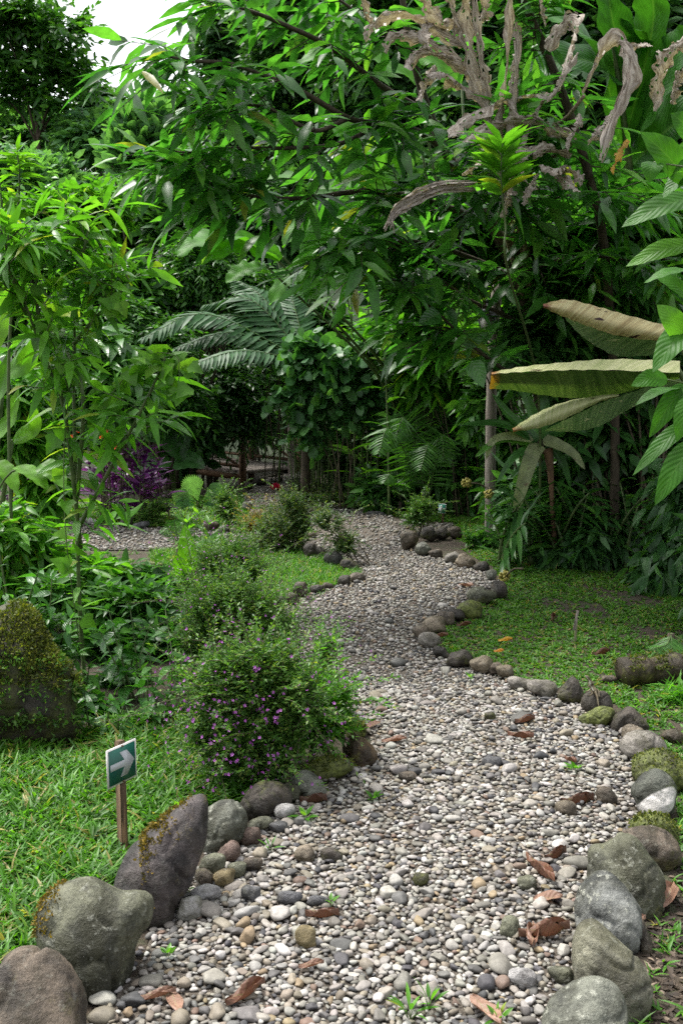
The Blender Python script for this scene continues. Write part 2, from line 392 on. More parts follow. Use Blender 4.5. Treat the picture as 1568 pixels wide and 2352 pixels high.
M['deep'] = leaf_mat('deep_leaves', [(0, (.026, .08, .024)), (.6, (.044, .12, .033)), (1, (.068, .17, .042))], .33, .38)
M['mid'] = leaf_mat('mid_leaves', [(0, (.03, .10, .018)), (.6, (.045, .14, .022)), (1, (.08, .20, .03))], .38, .36)
M['glauc'] = leaf_mat('pale_leaves', [(0, (.07, .175, .07)), (.6, (.105, .24, .095)), (1, (.15, .31, .12))], .38, .42)
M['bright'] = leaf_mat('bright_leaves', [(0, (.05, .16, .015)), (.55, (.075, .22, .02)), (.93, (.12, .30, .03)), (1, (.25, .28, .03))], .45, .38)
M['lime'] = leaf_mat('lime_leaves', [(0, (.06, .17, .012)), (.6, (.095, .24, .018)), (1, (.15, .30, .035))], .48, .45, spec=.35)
M['tree'] = leaf_mat('tree_leaves', [(0, (.026, .095, .018)), (.4, (.044, .15, .023)), (.8, (.07, .205, .028)), (.97, (.10, .245, .03)), (1, (.24, .21, .03))], .5, .34, tmul=(1.45, 1.8, .7), spec=.45)
M['weed'] = leaf_mat('weed_leaves', [(0, (.045, .14, .016)), (.5, (.075, .21, .02)), (.92, (.12, .28, .025)), (1, (.2, .26, .04))], .48, .42, veins=.2, vscale=8)
M['broad'] = leaf_mat('broad_leaves', [(0, (.025, .10, .018)), (.6, (.04, .15, .022)), (1, (.07, .21, .03))], .38, .3, veins=.55, vscale=7, spec=.6)
M['ginger'] = leaf_mat('ginger_leaves', [(0, (.045, .15, .012)), (1, (.075, .23, .02))], .5, .5, veins=.3, vscale=16, spec=.25)
M['banana'] = leaf_mat('banana_leaves', [(0, (.02, .085, .012)), (1, (.035, .13, .014))], .34, .45, veins=.3, vscale=22, spec=.3)
M['purple'] = leaf_mat('purple_leaves', [(0, (.045, .008, .05)), (.6, (.10, .016, .115)), (1, (.22, .08, .25))], .25, .35, tmul=(1.5, .6, 1.3), veins=.0)
M['palm'] = leaf_mat('palm_leaves', [(0, (.02, .07, .02)), (1, (.036, .11, .032))], .25, .5, spec=.28)
M['fan'] = leaf_mat('fan_leaves', [(0, (.15, .33, .12)), (1, (.2, .40, .16))], .35, .45)
M['fern'] = leaf_mat('fern_leaves', [(0, (.03, .10, .015)), (1, (.07, .19, .03))], .38, .4)
M['grass'] = leaf_mat('grass_blades', [(0, (.04, .125, .012)), (.6, (.07, .195, .018)), (.9, (.11, .26, .025)), (1, (.28, .24, .08))], .4, .45)
M['cover'] = leaf_mat('clover_leaves', [(0, (.04, .12, .014)), (.6, (.075, .19, .02)), (.93, (.11, .24, .03)), (1, (.22, .17, .05))], .35, .5)
M['cuph'] = leaf_mat('tiny_leaves', [(0, (.035, .095, .02)), (.5, (.07, .165, .028)), (.85, (.12, .23, .04)), (1, (.18, .22, .05))], .38, .45)
M['wisp'] = leaf_mat('wispy_leaves', [(0, (.035, .075, .022)), (.6, (.06, .12, .03)), (1, (.15, .17, .05))], .35, .5)
M['moss'] = leaf_mat('moss_fronds', [(0, (.03, .045, .008)), (.6, (.075, .10, .014)), (1, (.17, .17, .025))], .3, .7)
M['mossor'] = leaf_mat('orange_moss', [(0, (.06, .055, .01)), (.6, (.14, .10, .014)), (1, (.26, .17, .02))], .2, .8)
M['magenta'] = leaf_mat('magenta_petals', [(0, (.30, .06, .34)), (1, (.5, .18, .55))], .35, .5, tmul=(1.2, .8, 1.2))
M['red'] = leaf_mat('red_petals', [(0, (.55, .02, .015)), (1, (.75, .12, .02))], .25, .4, tmul=(1.2, .6, .4))
M['pinkred'] = leaf_mat('pink_red_petals', [(0, (.55, .015, .06)), (1, (.7, .04, .12))], .25, .4, tmul=(1.2, .6, .6))
M['dead'] = fibre_mat('dead_leaves', [(.25, (.07, .05, .035)), (.40, (.24, .195, .155)), (.55, (.42, .37, .32)), (.75, (.60, .56, .50))], 6, 16, .3, .2, .6, bump=.9, blot=((.12, .08, .05), .6))
M['litter'] = leaf_mat('fallen_leaves', [(0, (.07, .03, .018)), (.5, (.14, .065, .04)), (1, (.26, .155, .11))], .15, .5, tmul=(1.1, .8, .6), veins=.25, vscale=7)
M['yell'] = leaf_mat('yellow_leaves', [(0, (.45, .3, .03)), (1, (.5, .22, .05))], .3, .5, tmul=(1.1, .9, .5))
M['bark'] = noise_mat('bark', (.02, .015, .009), (.075, .058, .036), 22, .85, .8, .01, stretch=(1, 1, .25))
M['stem'] = noise_mat('green_stems', (.03, .06, .015), (.09, .13, .035), 20, .55, .2, .003)
M['twig'] = noise_mat('twigs', (.035, .028, .015), (.10, .085, .05), 30, .8, .4, .004)
M['wood'] = noise_mat('weathered_wood', (.09, .07, .055), (.33, .29, .25), 14, .8, .7, .006, stretch=(4, 4, .35))
M['brownwood'] = noise_mat('brown_wood', (.05, .028, .015), (.16, .09, .045), 14, .8, .6, .006, stretch=(4, 4, .4))
M['stake'] = noise_mat('sign_stake', (.045, .026, .012), (.13, .085, .045), 18, .75, .5, .003, stretch=(5, 5, .5))
# ------------------------------------------------------------------ world, sun, camera
SUN_EL, SUN_AZ = math.radians(64), math.radians(-58)      # azimuth from +Y towards +X
def setup_world():
    w = bpy.data.worlds.new("World"); SC.world = w; w.use_nodes = True
    nt = w.node_tree; ns, ln = nt.nodes, nt.links; ns.clear()
    sky = ns.new('ShaderNodeTexSky'); sky.sky_type = 'NISHITA'; sky.sun_disc = False
    sky.sun_elevation = SUN_EL; sky.sun_rotation = SUN_AZ
    sky.air_density = 1.0; sky.dust_density = 4.0; sky.ozone_density = 1.0
    hs = ns.new('ShaderNodeHueSaturation'); hs.inputs['Saturation'].default_value = .22
    bg = ns.new('ShaderNodeBackground'); bg.inputs['Strength'].default_value = SKY
    out = ns.new('ShaderNodeOutputWorld')
    ln.new(sky.outputs[0], hs.inputs['Color']); ln.new(hs.outputs[0], bg.inputs['Color']); ln.new(bg.outputs[0], out.inputs[0])
    L = bpy.data.lights.new('sun', 'SUN'); L.energy = SUN; L.angle = math.radians(11); L.color = (1, .96, .9)
    o = bpy.data.objects.new('sun', L); COL.objects.link(o)
    d = Vector((math.sin(SUN_AZ) * math.cos(SUN_EL), math.cos(SUN_AZ) * math.cos(SUN_EL), math.sin(SUN_EL)))
    o.rotation_euler = d.to_track_quat('Z', 'Y').to_euler(); o.location = d * 30
    c = bpy.data.cameras.new('camera'); c.sensor_fit = 'VERTICAL'; c.sensor_height = 23.6; c.sensor_width = 23.6 * 682 / 1024; c.lens = 24
    c.clip_end = 400; c.clip_start = .05
    co = bpy.data.objects.new('camera', c); COL.objects.link(co); co.location = (0, 0, CAMZ)
    co.rotation_euler = (math.pi / 2 - PITCH, 0, 0); SC.camera = co
    c.dof.use_dof = True; c.dof.focus_distance = 4.6; c.dof.aperture_fstop = 8.0
    SC.view_settings.view_transform = 'Standard'; SC.view_settings.look = 'None'; SC.view_settings.exposure = EXPO; SC.view_settings.gamma = 1
    cy = SC.cycles; cy.max_bounces = 7; cy.diffuse_bounces = 4; cy.glossy_bounces = 2; cy.transmission_bounces = 5; cy.transparent_max_bounces = 4
    cy.caustics_reflective = False; cy.caustics_refractive = False; cy.sample_clamp_indirect = 4
    try: cy.use_denoising = DENOISE; cy.denoiser = 'OPENIMAGEDENOISE'
    except Exception: pass
SKY, SUN, EXPO, DENOISE = .12, 1.5, 1.72, False
setup_world()

# ------------------------------------------------------------------ path outline on the ground (photo grid -> metres)
def gpoly(pts): return np.array([G(*p)[:2] for p in pts])
MAIN = gpoly([(150, 2480), (200, 2352), (300, 2230), (345, 2140), (405, 2075), (455, 2000), (480, 1950), (560, 1915), (625, 1868), (700, 1825), (770, 1785), (840, 1740), (850, 1690), (770, 1650), (680, 1540), (610, 1450), (600, 1405),
              (690, 1375), (770, 1350), (835, 1330), (815, 1300), (770, 1280), (700, 1262), (640, 1262),
              (640, 1232), (700, 1238), (735, 1226), (690, 1205), (610, 1180), (560, 1160), (565, 1130), (600, 1100), (600, 1086), (640, 1076),
              (690, 1080), (712, 1095), (680, 1110), (665, 1130), (700, 1152), (780, 1166), (870, 1180), (940, 1205), (1040, 1205), (1045, 1225), (930, 1232), (960, 1265), (1040, 1290), (1110, 1310), (1150, 1340), (1090, 1395), (1030, 1425), (970, 1450),
              (1000, 1490), (1120, 1545), (1250, 1590), (1360, 1625), (1430, 1690), (1470, 1770), (1470, 1850), (1440, 1930), (1370, 1990), (1345, 2080), (1335, 2180), (1300, 2290), (1270, 2352), (1250, 2480)])
SIDE = gpoly([(-200, 1215), (60, 1205), (180, 1203), (300, 1215), (430, 1214), (520, 1226), (620, 1234), (720, 1240), (720, 1264), (600, 1262), (450, 1265), (330, 1266), (180, 1262), (-200, 1262)])
def inpoly(x, y, poly):
    x = np.asarray(x); y = np.asarray(y); r = np.zeros(x.shape, bool)
    xa, ya = poly[:, 0], poly[:, 1]; xb, yb = np.roll(xa, -1), np.roll(ya, -1)
    for i in range(len(poly)):
        c = ((ya[i] > y) != (yb[i] > y))
        r ^= c & (x < (xb[i] - xa[i]) * (y - ya[i]) / (yb[i] - ya[i] + 1e-12) + xa[i])
    return r
def dist_poly(x, y, poly):
    x = np.asarray(x); y = np.asarray(y); best = np.full(x.shape, 1e9)
    a = poly; b = np.roll(poly, -1, axis=0)
    for i in range(len(poly)):
        ab = b[i] - a[i]; t = np.clip(((x - a[i][0]) * ab[0] + (y - a[i][1]) * ab[1]) / (ab @ ab + 1e-12), 0, 1)
        best = np.minimum(best, np.hypot(x - a[i][0] - t * ab[0], y - a[i][1] - t * ab[1]))
    return best
def onpath(x, y): return inpoly(x, y, MAIN) | inpoly(x, y, SIDE)
def pdist(x, y): return np.minimum(dist_poly(x, y, MAIN), dist_poly(x, y, SIDE))

# ------------------------------------------------------------------ ground
def ground_mat():
    m, nt, ns, ln = new_mat('soil')
    tc = nd(ns, 'ShaderNodeTexCoord')
    n1 = nd(ns, 'ShaderNodeTexNoise', i_Scale=5.0, i_Detail=9.0, i_Roughness=.7); ln.new(tc.outputs['Object'], n1.inputs['Vector'])
    n2 = nd(ns, 'ShaderNodeTexNoise', i_Scale=70.0, i_Detail=6.0, i_Roughness=.7); ln.new(tc.outputs['Object'], n2.inputs['Vector'])
    c1 = ramp(ns, [(.3, (.022, .015, .009)), (.7, (.075, .055, .034))]); ln.new(n2.outputs['Fac'], c1.inputs[0])
    r = nd(ns, 'ShaderNodeMapRange', i_From_Min=.5, i_From_Max=.62); ln.new(n1.outputs['Fac'], r.inputs['Value'])
    f = nd(ns, 'ShaderNodeMath', operation='MULTIPLY'); ln.new(r.outputs[0], f.inputs[0]); f.inputs[1].default_value = .6
    mc = nd(ns, 'ShaderNodeMix', data_type='RGBA'); ln.new(f.outputs[0], mc.inputs[0]); ln.new(c1.outputs[0], mc.inputs[6]); mc.inputs[7].default_value = (.035, .06, .014, 1)
    sp = nd(ns, 'ShaderNodeSeparateXYZ'); ln.new(tc.outputs['Object'], sp.inputs[0]); ry = nd(ns, 'ShaderNodeMapRange', i_From_Min=17.5, i_From_Max=21.0); ln.new(sp.outputs[1], ry.inputs['Value'])
    cg = ramp(ns, [(.35, (.008, .018, .006)), (.65, (.03, .065, .018))]); ln.new(n2.outputs['Fac'], cg.inputs[0])
    m2 = nd(ns, 'ShaderNodeMix', data_type='RGBA'); ln.new(ry.outputs[0], m2.inputs[0]); ln.new(mc.outputs[2], m2.inputs[6]); ln.new(cg.outputs[0], m2.inputs[7]); mc = m2
    pr = nd(ns, 'ShaderNodeBsdfPrincipled', i_Roughness=.9); ln.new(mc.outputs[2], pr.inputs['Base Color'])
    bp = nd(ns, 'ShaderNodeBump', i_Strength=.8, i_Distance=.02); ln.new(n2.outputs['Fac'], bp.inputs['Height']); ln.new(bp.outputs[0], pr.inputs['Normal'])
    out = nd(ns, 'ShaderNodeOutputMaterial'); ln.new(pr.outputs[0], out.inputs[0]); return m
def make_ground():
    xs = np.concatenate([-np.geomspace(120, 6, 26), np.linspace(-5.8, 5.8, 95), np.geomspace(6, 120, 26)])
    ys = np.concatenate([-np.geomspace(60, 2, 10), np.linspace(0, 24, 150), np.geomspace(24.5, 160, 30)])
    X, Y = np.meshgrid(xs, ys); Z = gz(X, Y)
    nx, ny = len(xs), len(ys)
    i = np.arange(nx * ny).reshape(ny, nx)
    q = np.stack([i[:-1, :-1], i[:-1, 1:], i[1:, 1:], i[1:, :-1]], -1).reshape(-1, 4)
    o = mesh_obj('ground', np.stack([X, Y, Z], -1).reshape(-1, 3), q.ravel(), np.full(len(q), 4), ground_mat(), smooth=True, loc=(0, 0, 0))
    tag(o, 'dark soil ground under the lawns and the forest', 'ground', kind='structure')
make_ground()
def make_path():
    g = .035; xs = np.arange(-4.6, 2.2, g); ys = np.arange(2.0, 18.2, g)
    X, Y = np.meshgrid(xs, ys); ins = onpath(X, Y)
    nx = len(xs); idx = np.arange(X.size).reshape(X.shape)
    c = ins[:-1, :-1] & ins[:-1, 1:] & ins[1:, 1:] & ins[1:, :-1]
    q = np.stack([idx[:-1, :-1], idx[:-1, 1:], idx[1:, 1:], idx[1:, :-1]], -1)[c]
    used, inv = np.unique(q.ravel(), return_inverse=True)
    Z = gz(X, Y) + .008
    V = np.stack([X.ravel(), Y.ravel(), Z.ravel()], -1)[used]
    o = mesh_obj('path', V, inv, np.full(len(q), 4), noise_mat('gravel_bed', (.03, .023, .016), (.14, .12, .095), 130, .9, .9, .01), smooth=True, loc=(0, 0, 0))
    tag(o, 'winding gravel path bed between the lawns', 'path', kind='structure')
make_path()

# ------------------------------------------------------------------ pebbles
def ico(sub):
    import bmesh
    bm = bmesh.new(); bmesh.ops.create_icosphere(bm, subdivisions=sub, radius=1)
    bm.verts.ensure_lookup_table()
    V = np.array([v.co[:] for v in bm.verts]); Fc = np.array([[v.index for v in f.verts] for f in bm.faces]); bm.free(); return V, Fc
ICO = {k: ico(k) for k in (1, 2, 3, 4, 5)}
PEB_COL = np.array([(.66, .645, .62), (.56, .535, .50), (.46, .435, .395), (.40, .355, .285), (.30, .285, .255), (.21, .205, .20), (.12, .12, .13), (.30, .215, .17), (.44, .345, .22)])
PEB_P = np.array([.16, .17, .19, .12, .14, .125, .055, .025, .02]); PEB_P /= PEB_P.sum()
def pebble_mat():
    m, nt, ns, ln = new_mat('pebble')
    at = nd(ns, 'ShaderNodeAttribute', attribute_name='col'); tc = nd(ns, 'ShaderNodeTexCoord')
    n = nd(ns, 'ShaderNodeTexNoise', i_Scale=55.0, i_Detail=5.0, i_Roughness=.65); ln.new(tc.outputs['Object'], n.inputs['Vector'])
    mr = nd(ns, 'ShaderNodeMapRange', i_From_Min=.3, i_From_Max=.7, i_To_Min=.68, i_To_Max=1.22); ln.new(n.outputs['Fac'], mr.inputs['Value'])
    sc = nd(ns, 'ShaderNodeVectorMath', operation='SCALE'); ln.new(at.outputs['Color'], sc.inputs[0]); ln.new(mr.outputs[0], sc.inputs['Scale'])
    pr = nd(ns, 'ShaderNodeBsdfPrincipled', i_Roughness=.66); pr.inputs['Specular IOR Level'].default_value = .35
    ln.new(sc.outputs[0], pr.inputs['Base Color'])
    bp = nd(ns, 'ShaderNodeBump', i_Strength=.35, i_Distance=.004); ln.new(n.outputs['Fac'], bp.inputs['Height']); ln.new(bp.outputs[0], pr.inputs['Normal'])
    out = nd(ns, 'ShaderNodeOutputMaterial'); ln.new(pr.outputs[0], out.inputs[0]); return m
M['pebble'] = pebble_mat()
def pebble_shapes(n, sub, seed):
    """n unit pebbles (n, k, 3): squashed super-ellipsoids with flats and dents"""
    r = np.random.default_rng(seed); V, Fc = ICO[sub]
    out = []
    for i in range(n):
        v = V.copy()
        for _ in range(r.integers(7, 14)):                      # planar flats
            d = nrm(r.normal(0, 1, 3)); h = r.uniform(.5, .9); s = v @ d
            v -= np.clip(s - h, 0, None)[:, None] * d * r.uniform(.6, .95)
        d = nrm(r.normal(0, 1, 3)); v *= (1 + .16 * np.sin(2.2 * (v @ d) + r.random() * 6))[:, None]
        out.append(v)
    return np.array(out), Fc
def place_pebbles():
    # dart throwing, big ones first
    cells = {}; g = .04; acc = []
    xmin, xmax, ymin, ymax = -4.3, 2.2, 2.05, 17.0
    def edge_ok(x, y): return True
    sizes = [(.031, 40, .75), (.0205, 420, .78), (.0138, 2600, .8), (.0100, 24000, .82), (.0070, 90000, .8)]
    for s, n, tight in sizes:
        m = int(n * 9)
        # denser sampling near the camera for the big individual stones
        y = ymin + (ymax - ymin) * rng.random(m) ** 1.35; x = rng.uniform(xmin, xmax, m)
        ok = onpath(x, y); x, y = x[ok], y[ok]
        rad = s * rng.uniform(.75, 1.3, len(x)); keep = 0
        if s < .0145:                                             # trodden hollows and the soil margin carry less gravel
            f = np.sin(x * 2.3 + 1.3 * np.sin(y * 1.1)) + np.sin(y * 2.9 + x * 3.7) + .8 * np.sin(x * 9 + y * 6.3) + .6 * np.sin(x * 17 - y * 13)
            ed = pdist(x, y); sel = ((f > -1.25) | (rng.random(len(x)) < .4)) & ((ed > .05) | (rng.random(len(x)) < .35)); x, y, rad = x[sel], y[sel], rad[sel]
        for a, b, r in zip(x.tolist(), y.tolist(), rad.tolist()):
            if (r < .0085 and b > 5.5) or (r < .0115 and b > 9.5): continue
            ci, cj = int(a / g), int(b / g); bad = False; R_ = 2 if s > .024 else 1
            for ii in range(ci - R_, ci + R_ + 1):
                for jj in range(cj - R_, cj + R_ + 1):
                    for (u, v, q) in cells.get((ii, jj), ()):
                        if (u - a) ** 2 + (v - b) ** 2 < (tight * (q + r)) ** 2: bad = True; break
                    if bad: break
                if bad: break
            if bad: continue
            cells.setdefault((ci, cj), []).append((a, b, r)); acc.append((a, b, r)); keep += 1
            if keep >= n: break
    # second layer of loose stones lying on top
    A = np.array(acc)
    return A
PEB = place_pebbles()
SHP = {s: pebble_shapes(36, s, 5 + s) for s in (1, 2, 3)}
def rotz(a):
    c, s = np.cos(a), np.sin(a); z = np.zeros_like(c); o = np.ones_like(c)
    return np.stack([np.stack([c, -s, z], -1), np.stack([s, c, z], -1), np.stack([z, z, o], -1)], -2)
def rotx(a):
    c, s = np.cos(a), np.sin(a); z = np.zeros_like(c); o = np.ones_like(c)
    return np.stack([np.stack([o, z, z], -1), np.stack([z, c, -s], -1), np.stack([z, s, c], -1)], -2)
PCLS = rng.choice(len(PEB_COL), len(PEB), p=PEB_P)
PCOLS = np.array([.495, .485, .462]) * PEB_COL[PCLS] * rng.uniform(.75, 1.2, (len(PEB), 1)) * rng.uniform(.97, 1.03, (len(PEB), 3))
_asp = rng.uniform(1.0, 1.7, len(PEB)); _flat = rng.uniform(.45, .8, len(PEB))
def peb_verts(idx, sub):
    S, Fc = SHP[sub]; n = len(idx); r = PEB[idx, 2]
    v = S[rng.integers(0, len(S), n)]
    sc = np.stack([r * _asp[idx], r * 1.0, r * _flat[idx]], -1) * 1.08
    v = v * sc[:, None]
    v = np.einsum('nij,nkj->nki', rotz(rng.random(n) * 6.28) @ rotx(rng.normal(0, .25, n)), v)
    zc = gz(PEB[idx, 0], PEB[idx, 1]) + .006 + r * _flat[idx] * rng.uniform(.45, 1.0, n) + rng.uniform(0, .006, n)
    c = np.stack([PEB[idx, 0], PEB[idx, 1], zc], -1)
    return v, c, Fc
def screen_size(): return PEB[:, 2] / PEB[:, 1]
_px, _py = pix(np.stack([PEB[:, 0], PEB[:, 1], np.full(len(PEB), .01)], -1))
_vis = (_px > 10) & (_px < 1558) & (_py < 2340)
_ord = np.argsort(-(screen_size() * _vis))
INDIV = _ord[:300]
def build_pebbles():
    rest = np.setdiff1d(np.arange(len(PEB)), INDIV)
    d = PEB[rest, 1]
    Vs, Ls, Cs, n0 = [], [], [], 0
    for sub, sel in ((2, d < 5.2), (1, d >= 5.2)):
        idx = rest[sel]; v, c, Fc = peb_verts(idx, sub); k = v.shape[1]
        Vs.append((v + c[:, None]).reshape(-1, 3)); Ls.append((Fc.ravel()[None] + (np.arange(len(idx)) * k)[:, None]).ravel() + n0); n0 += len(idx) * k
        Cs.append(np.repeat(np.concatenate([PCOLS[idx], np.ones((len(idx), 1))], 1), k, 0))
    L = np.concatenate(Ls)
    o = mesh_obj('gravel', np.concatenate(Vs), L, np.full(len(L) // 3, 3), M['pebble'], None, True, {'col': np.concatenate(Cs)}, None, (0, 0, 0))
    tag(o, 'pale river gravel covering the winding path', 'gravel', kind='stuff')
    names = ['white', 'off-white', 'pale grey', 'tan', 'grey brown', 'mid grey', 'near-black', 'reddish brown', 'ochre']
    for i in INDIV:
        v, c, Fc = peb_verts(np.array([i]), 3); k = v.shape[1]
        o = mesh_obj('pebble', (v + c[:, None])[0], Fc.ravel(), np.full(len(Fc), 3), M['pebble'], None, True, {'col': np.repeat([[*PCOLS[i], 1]], k, 0)}, None, c[0])
        nm = names[PCLS[i]]
        tag(o, f'{nm} river pebble among the larger stones of the gravel path', 'pebble', f'larger {nm} pebbles of the path')
build_pebbles()

# ------------------------------------------------------------------ boulders
def catmull_closed(pts, n=64):
    pts = np.asarray(pts, float); m = len(pts); out = []
    for u in np.linspace(0, m, n, endpoint=False):
        i = int(u); t = u - i
        p0, p1, p2, p3 = pts[(i - 1) % m], pts[i % m], pts[(i + 1) % m], pts[(i + 2) % m]
        out.append(.5 * ((2 * p1) + (-p0 + p2) * t + (2 * p0 - 5 * p1 + 4 * p2 - p3) * t * t + (-p0 + 3 * p1 - 3 * p2 + p3) * t ** 3))
    return np.array(out)
def rock_from_outline(name, pts, mat, label, cat='boulder', group=None, thick=.8, sub=5, seed=0, rough=.035, ground_py=None, flats=5, zoff=0.0, contact=None):
    """a solid stone whose outline seen from the path is pts; it stands on the ground under its lowest outline point"""
    r = np.random.default_rng(seed + 77)
    pts = catmull_closed(pts, 72) if len(pts) < 40 else np.asarray(pts)
    c = pts.mean(0); c = (pts.max(0) + pts.min(0)) / 2
    low = pts[pts[:, 1].argmax()]
    base = G(low[0], low[1] if ground_py is None else ground_py, zoff)
    fw = nrm(ray(*c)); rt = nrm(np.cross(fw, UP)); up = np.cross(rt, fw)
    wpx = np.ptp(pts[:, 0]); hpx = np.ptp(pts[:, 1])
    D0 = np.linalg.norm(base - CAM); sc = D0 / F
    t = thick * .5 * min(wpx, 1.3 * hpx) * sc
    Dc = D0 + t * .35
    cen = CAM + fw * Dc; sc = Dc / F * np.linalg.norm(ray(*c)) / np.linalg.norm(ray(784, 1176))
    d = pts - c; ang = np.arctan2(-d[:, 1], d[:, 0]); rad = np.hypot(d[:, 0], d[:, 1]); o = np.argsort(ang); ang, rad = ang[o], rad[o]
    V, Fc = ICO[sub]; V = V.copy()
    for _ in range(flats):
        dd = nrm(r.normal(0, 1, 3)); h = r.uniform(.8, .95); s = V @ dd; V -= np.clip(s - h, 0, None)[:, None] * dd * .8
    phi = np.arctan2(V[:, 1], V[:, 0]); rho = np.interp(phi, np.concatenate([ang - 2 * math.pi, ang, ang + 2 * math.pi]), np.tile(rad, 3)) * sc * .95
    rr = np.hypot(V[:, 0], V[:, 1])
    # fuller than an ellipsoid
    rr2 = np.clip(rr, 0, 1) ** .8
    a = np.where(rr > 1e-6, rr2 / np.maximum(rr, 1e-6), 1)
    W = rt[None] * (V[:, 0] * a * rho)[:, None] + up[None] * (V[:, 1] * a * rho)[:, None] + fw[None] * (-V[:, 2] * t)[:, None]
    size = max(wpx, hpx) * sc
    off = Vector(r.random(3) * 50)
    nn = np.array([noise.fractal(Vector(w / size * 3.2) + off, .9, 2.1, 4) for w in W])
    n2 = np.array([noise.noise(Vector(w / size * 1.6) + off) for w in W])
    n3 = np.array([1 - abs(noise.noise(Vector(w / size * 2.6) + off * 1.3)) * 2 for w in W]) 
    crease = np.clip(n3 - .86, 0, None) * -.28
    W = W + nrm(W) * ((nn * rough * .75 + n2 * rough * 1.5 + crease) * size)[:, None]
    o = mesh_obj(name, W + cen, Fc.ravel(), np.full(len(Fc), 3), mat, None, True, None, None, cen)
    tag(o, label, cat, group)
    return o, cen, t
def ell(cx, cy, w, h, seed):
    r = np.random.default_rng(seed); n = 9; ph = r.random(3) * 6.28; rot = r.normal(0, .12)
    a = np.linspace(0, 2 * math.pi, n, endpoint=False)
    k = 1 + .08 * np.sin(2 * a + ph[0]) + .07 * np.sin(3 * a + ph[1]) + .05 * np.sin(4 * a + ph[2])
    ex = .85
    x = np.sign(np.cos(a)) * np.abs(np.cos(a)) ** ex * k * w / 2; y = np.sign(np.sin(a)) * np.abs(np.sin(a)) ** ex * k * h / 2
    return np.stack([cx + x * math.cos(rot) - y * math.sin(rot), cy + x * math.sin(rot) + y * math.cos(rot)], 1)
C_ = {  # name: (dark, light, moss, moss colour, lichen)
    'olive': ((.095, .098, .055), (.215, .22, .14), .25, (.10, .10, .02), .5),
    'grey': ((.115, .12, .09), (.27, .28, .22), .15, (.08, .09, .03), .75),
    'brown': ((.10, .075, .05), (.22, .17, .12), .3, (.09, .08, .02), .2),
    'purple': ((.055, .045, .045), (.13, .105, .10), .25, (.13, .10, .02), .15),
    'dark': ((.035, .028, .02), (.10, .08, .06), .4, (.07, .075, .015), .1),
    'mossy': ((.06, .05, .035), (.15, .13, .10), .95, (.10, .12, .022), .1),
    'pale': ((.26, .23, .19), (.45, .41, .36), .15, (.10, .10, .03), .3),
    'white': ((.5, .47, .45), (.72, .70, .68), .0, (.1, .1, .02), .1),
    'tan': ((.22, .17, .11), (.38, .31, .22), .2, (.12, .11, .03), .2),
    'orange': ((.12, .075, .035), (.26, .16, .07), .45, (.13, .12, .02), .1),
    'red': ((.15, .09, .07), (.25, .165, .13), .0, (.1, .1, .02), .1),
    'slate': ((.09, .09, .10), (.2, .2, .21), .0, (.1, .1, .02), .2),
    'splash': ((.045, .05, .035), (.12, .13, .10), .4, (.06, .075, .02), .2),
    'sand': ((.20, .19, .125), (.36, .35, .245), .1, (.10, .10, .03), .35),
    'speck': ((.10, .11, .10), (.34, .35, .32), .1, (.08, .09, .03), .9),
    'ochre': ((.26, .19, .07), (.42, .33, .16), .0, (.1, .1, .02), .2),
}
DK = lambda c, k: tuple(round(v * k, 4) for v in c)
RM = {k: rock_mat(DK(v[0], .25), DK(v[1], .54), *v[2:]) for k, v in C_.items()}
GB = 'boulders edging the gravel path'
def B(pts, col, label, **kw): return rock_from_outline('boulder', pts, RM[col], label, 'boulder', GB, **kw)
B([(-60, 2330), (-20, 2290), (20, 2235), (60, 2217), (105, 2220), (140, 2250), (165, 2300), (180, 2360), (172, 2440), (60, 2480), (-60, 2440)], 'brown', 'brown grey boulder cut off in the lower corner, first of the near row', seed=1, thick=.7)
B([(106, 2120), (125, 2065), (165, 2042), (215, 2042), (245, 2060), (275, 2077), (315, 2077), (340, 2098), (330, 2142), (303, 2175), (292, 2220), (272, 2270), (232, 2300), (190, 2290), (150, 2245), (118, 2190)], 'olive', 'heart shaped olive grey boulder with orange moss on its lawn side', seed=2, thick=.75, rough=.02)
B([(270, 2062), (275, 2010), (302, 1962), (342, 1918), (388, 1883), (432, 1853), (465, 1845), (477, 1867), (471, 1930), (456, 1985), (430, 2040), (402, 2070), (386, 2115), (350, 2130), (308, 2102), (278, 2088)], 'purple', 'long purplish black boulder leaning up to a pointed end below the sign', seed=3, thick=.7, rough=.03, flats=8)
B([(462, 1890), (485, 1852), (530, 1841), (560, 1855), (570, 1885), (556, 1920), (525, 1948), (490, 1962), (468, 1950)], 'grey', 'rounded grey boulder between the leaning black one and the dark brown one', seed=4, thick=.9)
B([(553, 1855), (570, 1815), (610, 1797), (650, 1808), (670, 1835), (657, 1862), (620, 1878), (578, 1882)], 'dark', 'dark brown boulder at the foot of the purple flowered bush', seed=5, thick=.9)
B(ell(678, 1815, 62, 52, 6), 'olive', 'small olive boulder squeezed between the dark brown and lichen grey boulders', seed=6)
B([(668, 1790), (690, 1768), (718, 1775), (742, 1800), (748, 1826), (730, 1842), (700, 1835), (676, 1815)], 'grey', 'lichen spotted grey boulder sloping down to the gravel under the bush', seed=7)
B([(690, 1775), (710, 1755), (760, 1745), (800, 1748), (806, 1768), (770, 1792), (720, 1800)], 'mossy', 'flat mossy slab under the hanging branches of the flowered bush', seed=8)
B([(795, 1745), (793, 1710), (812, 1690), (842, 1700), (866, 1730), (860, 1752), (835, 1768), (808, 1762)], 'orange', 'orange stained rounded boulder at the corner of the flowered bush', seed=9)
B(ell(815, 1676, 52, 42, 10), 'mossy', 'moss covered stone half hidden behind the orange stained boulder', seed=10)
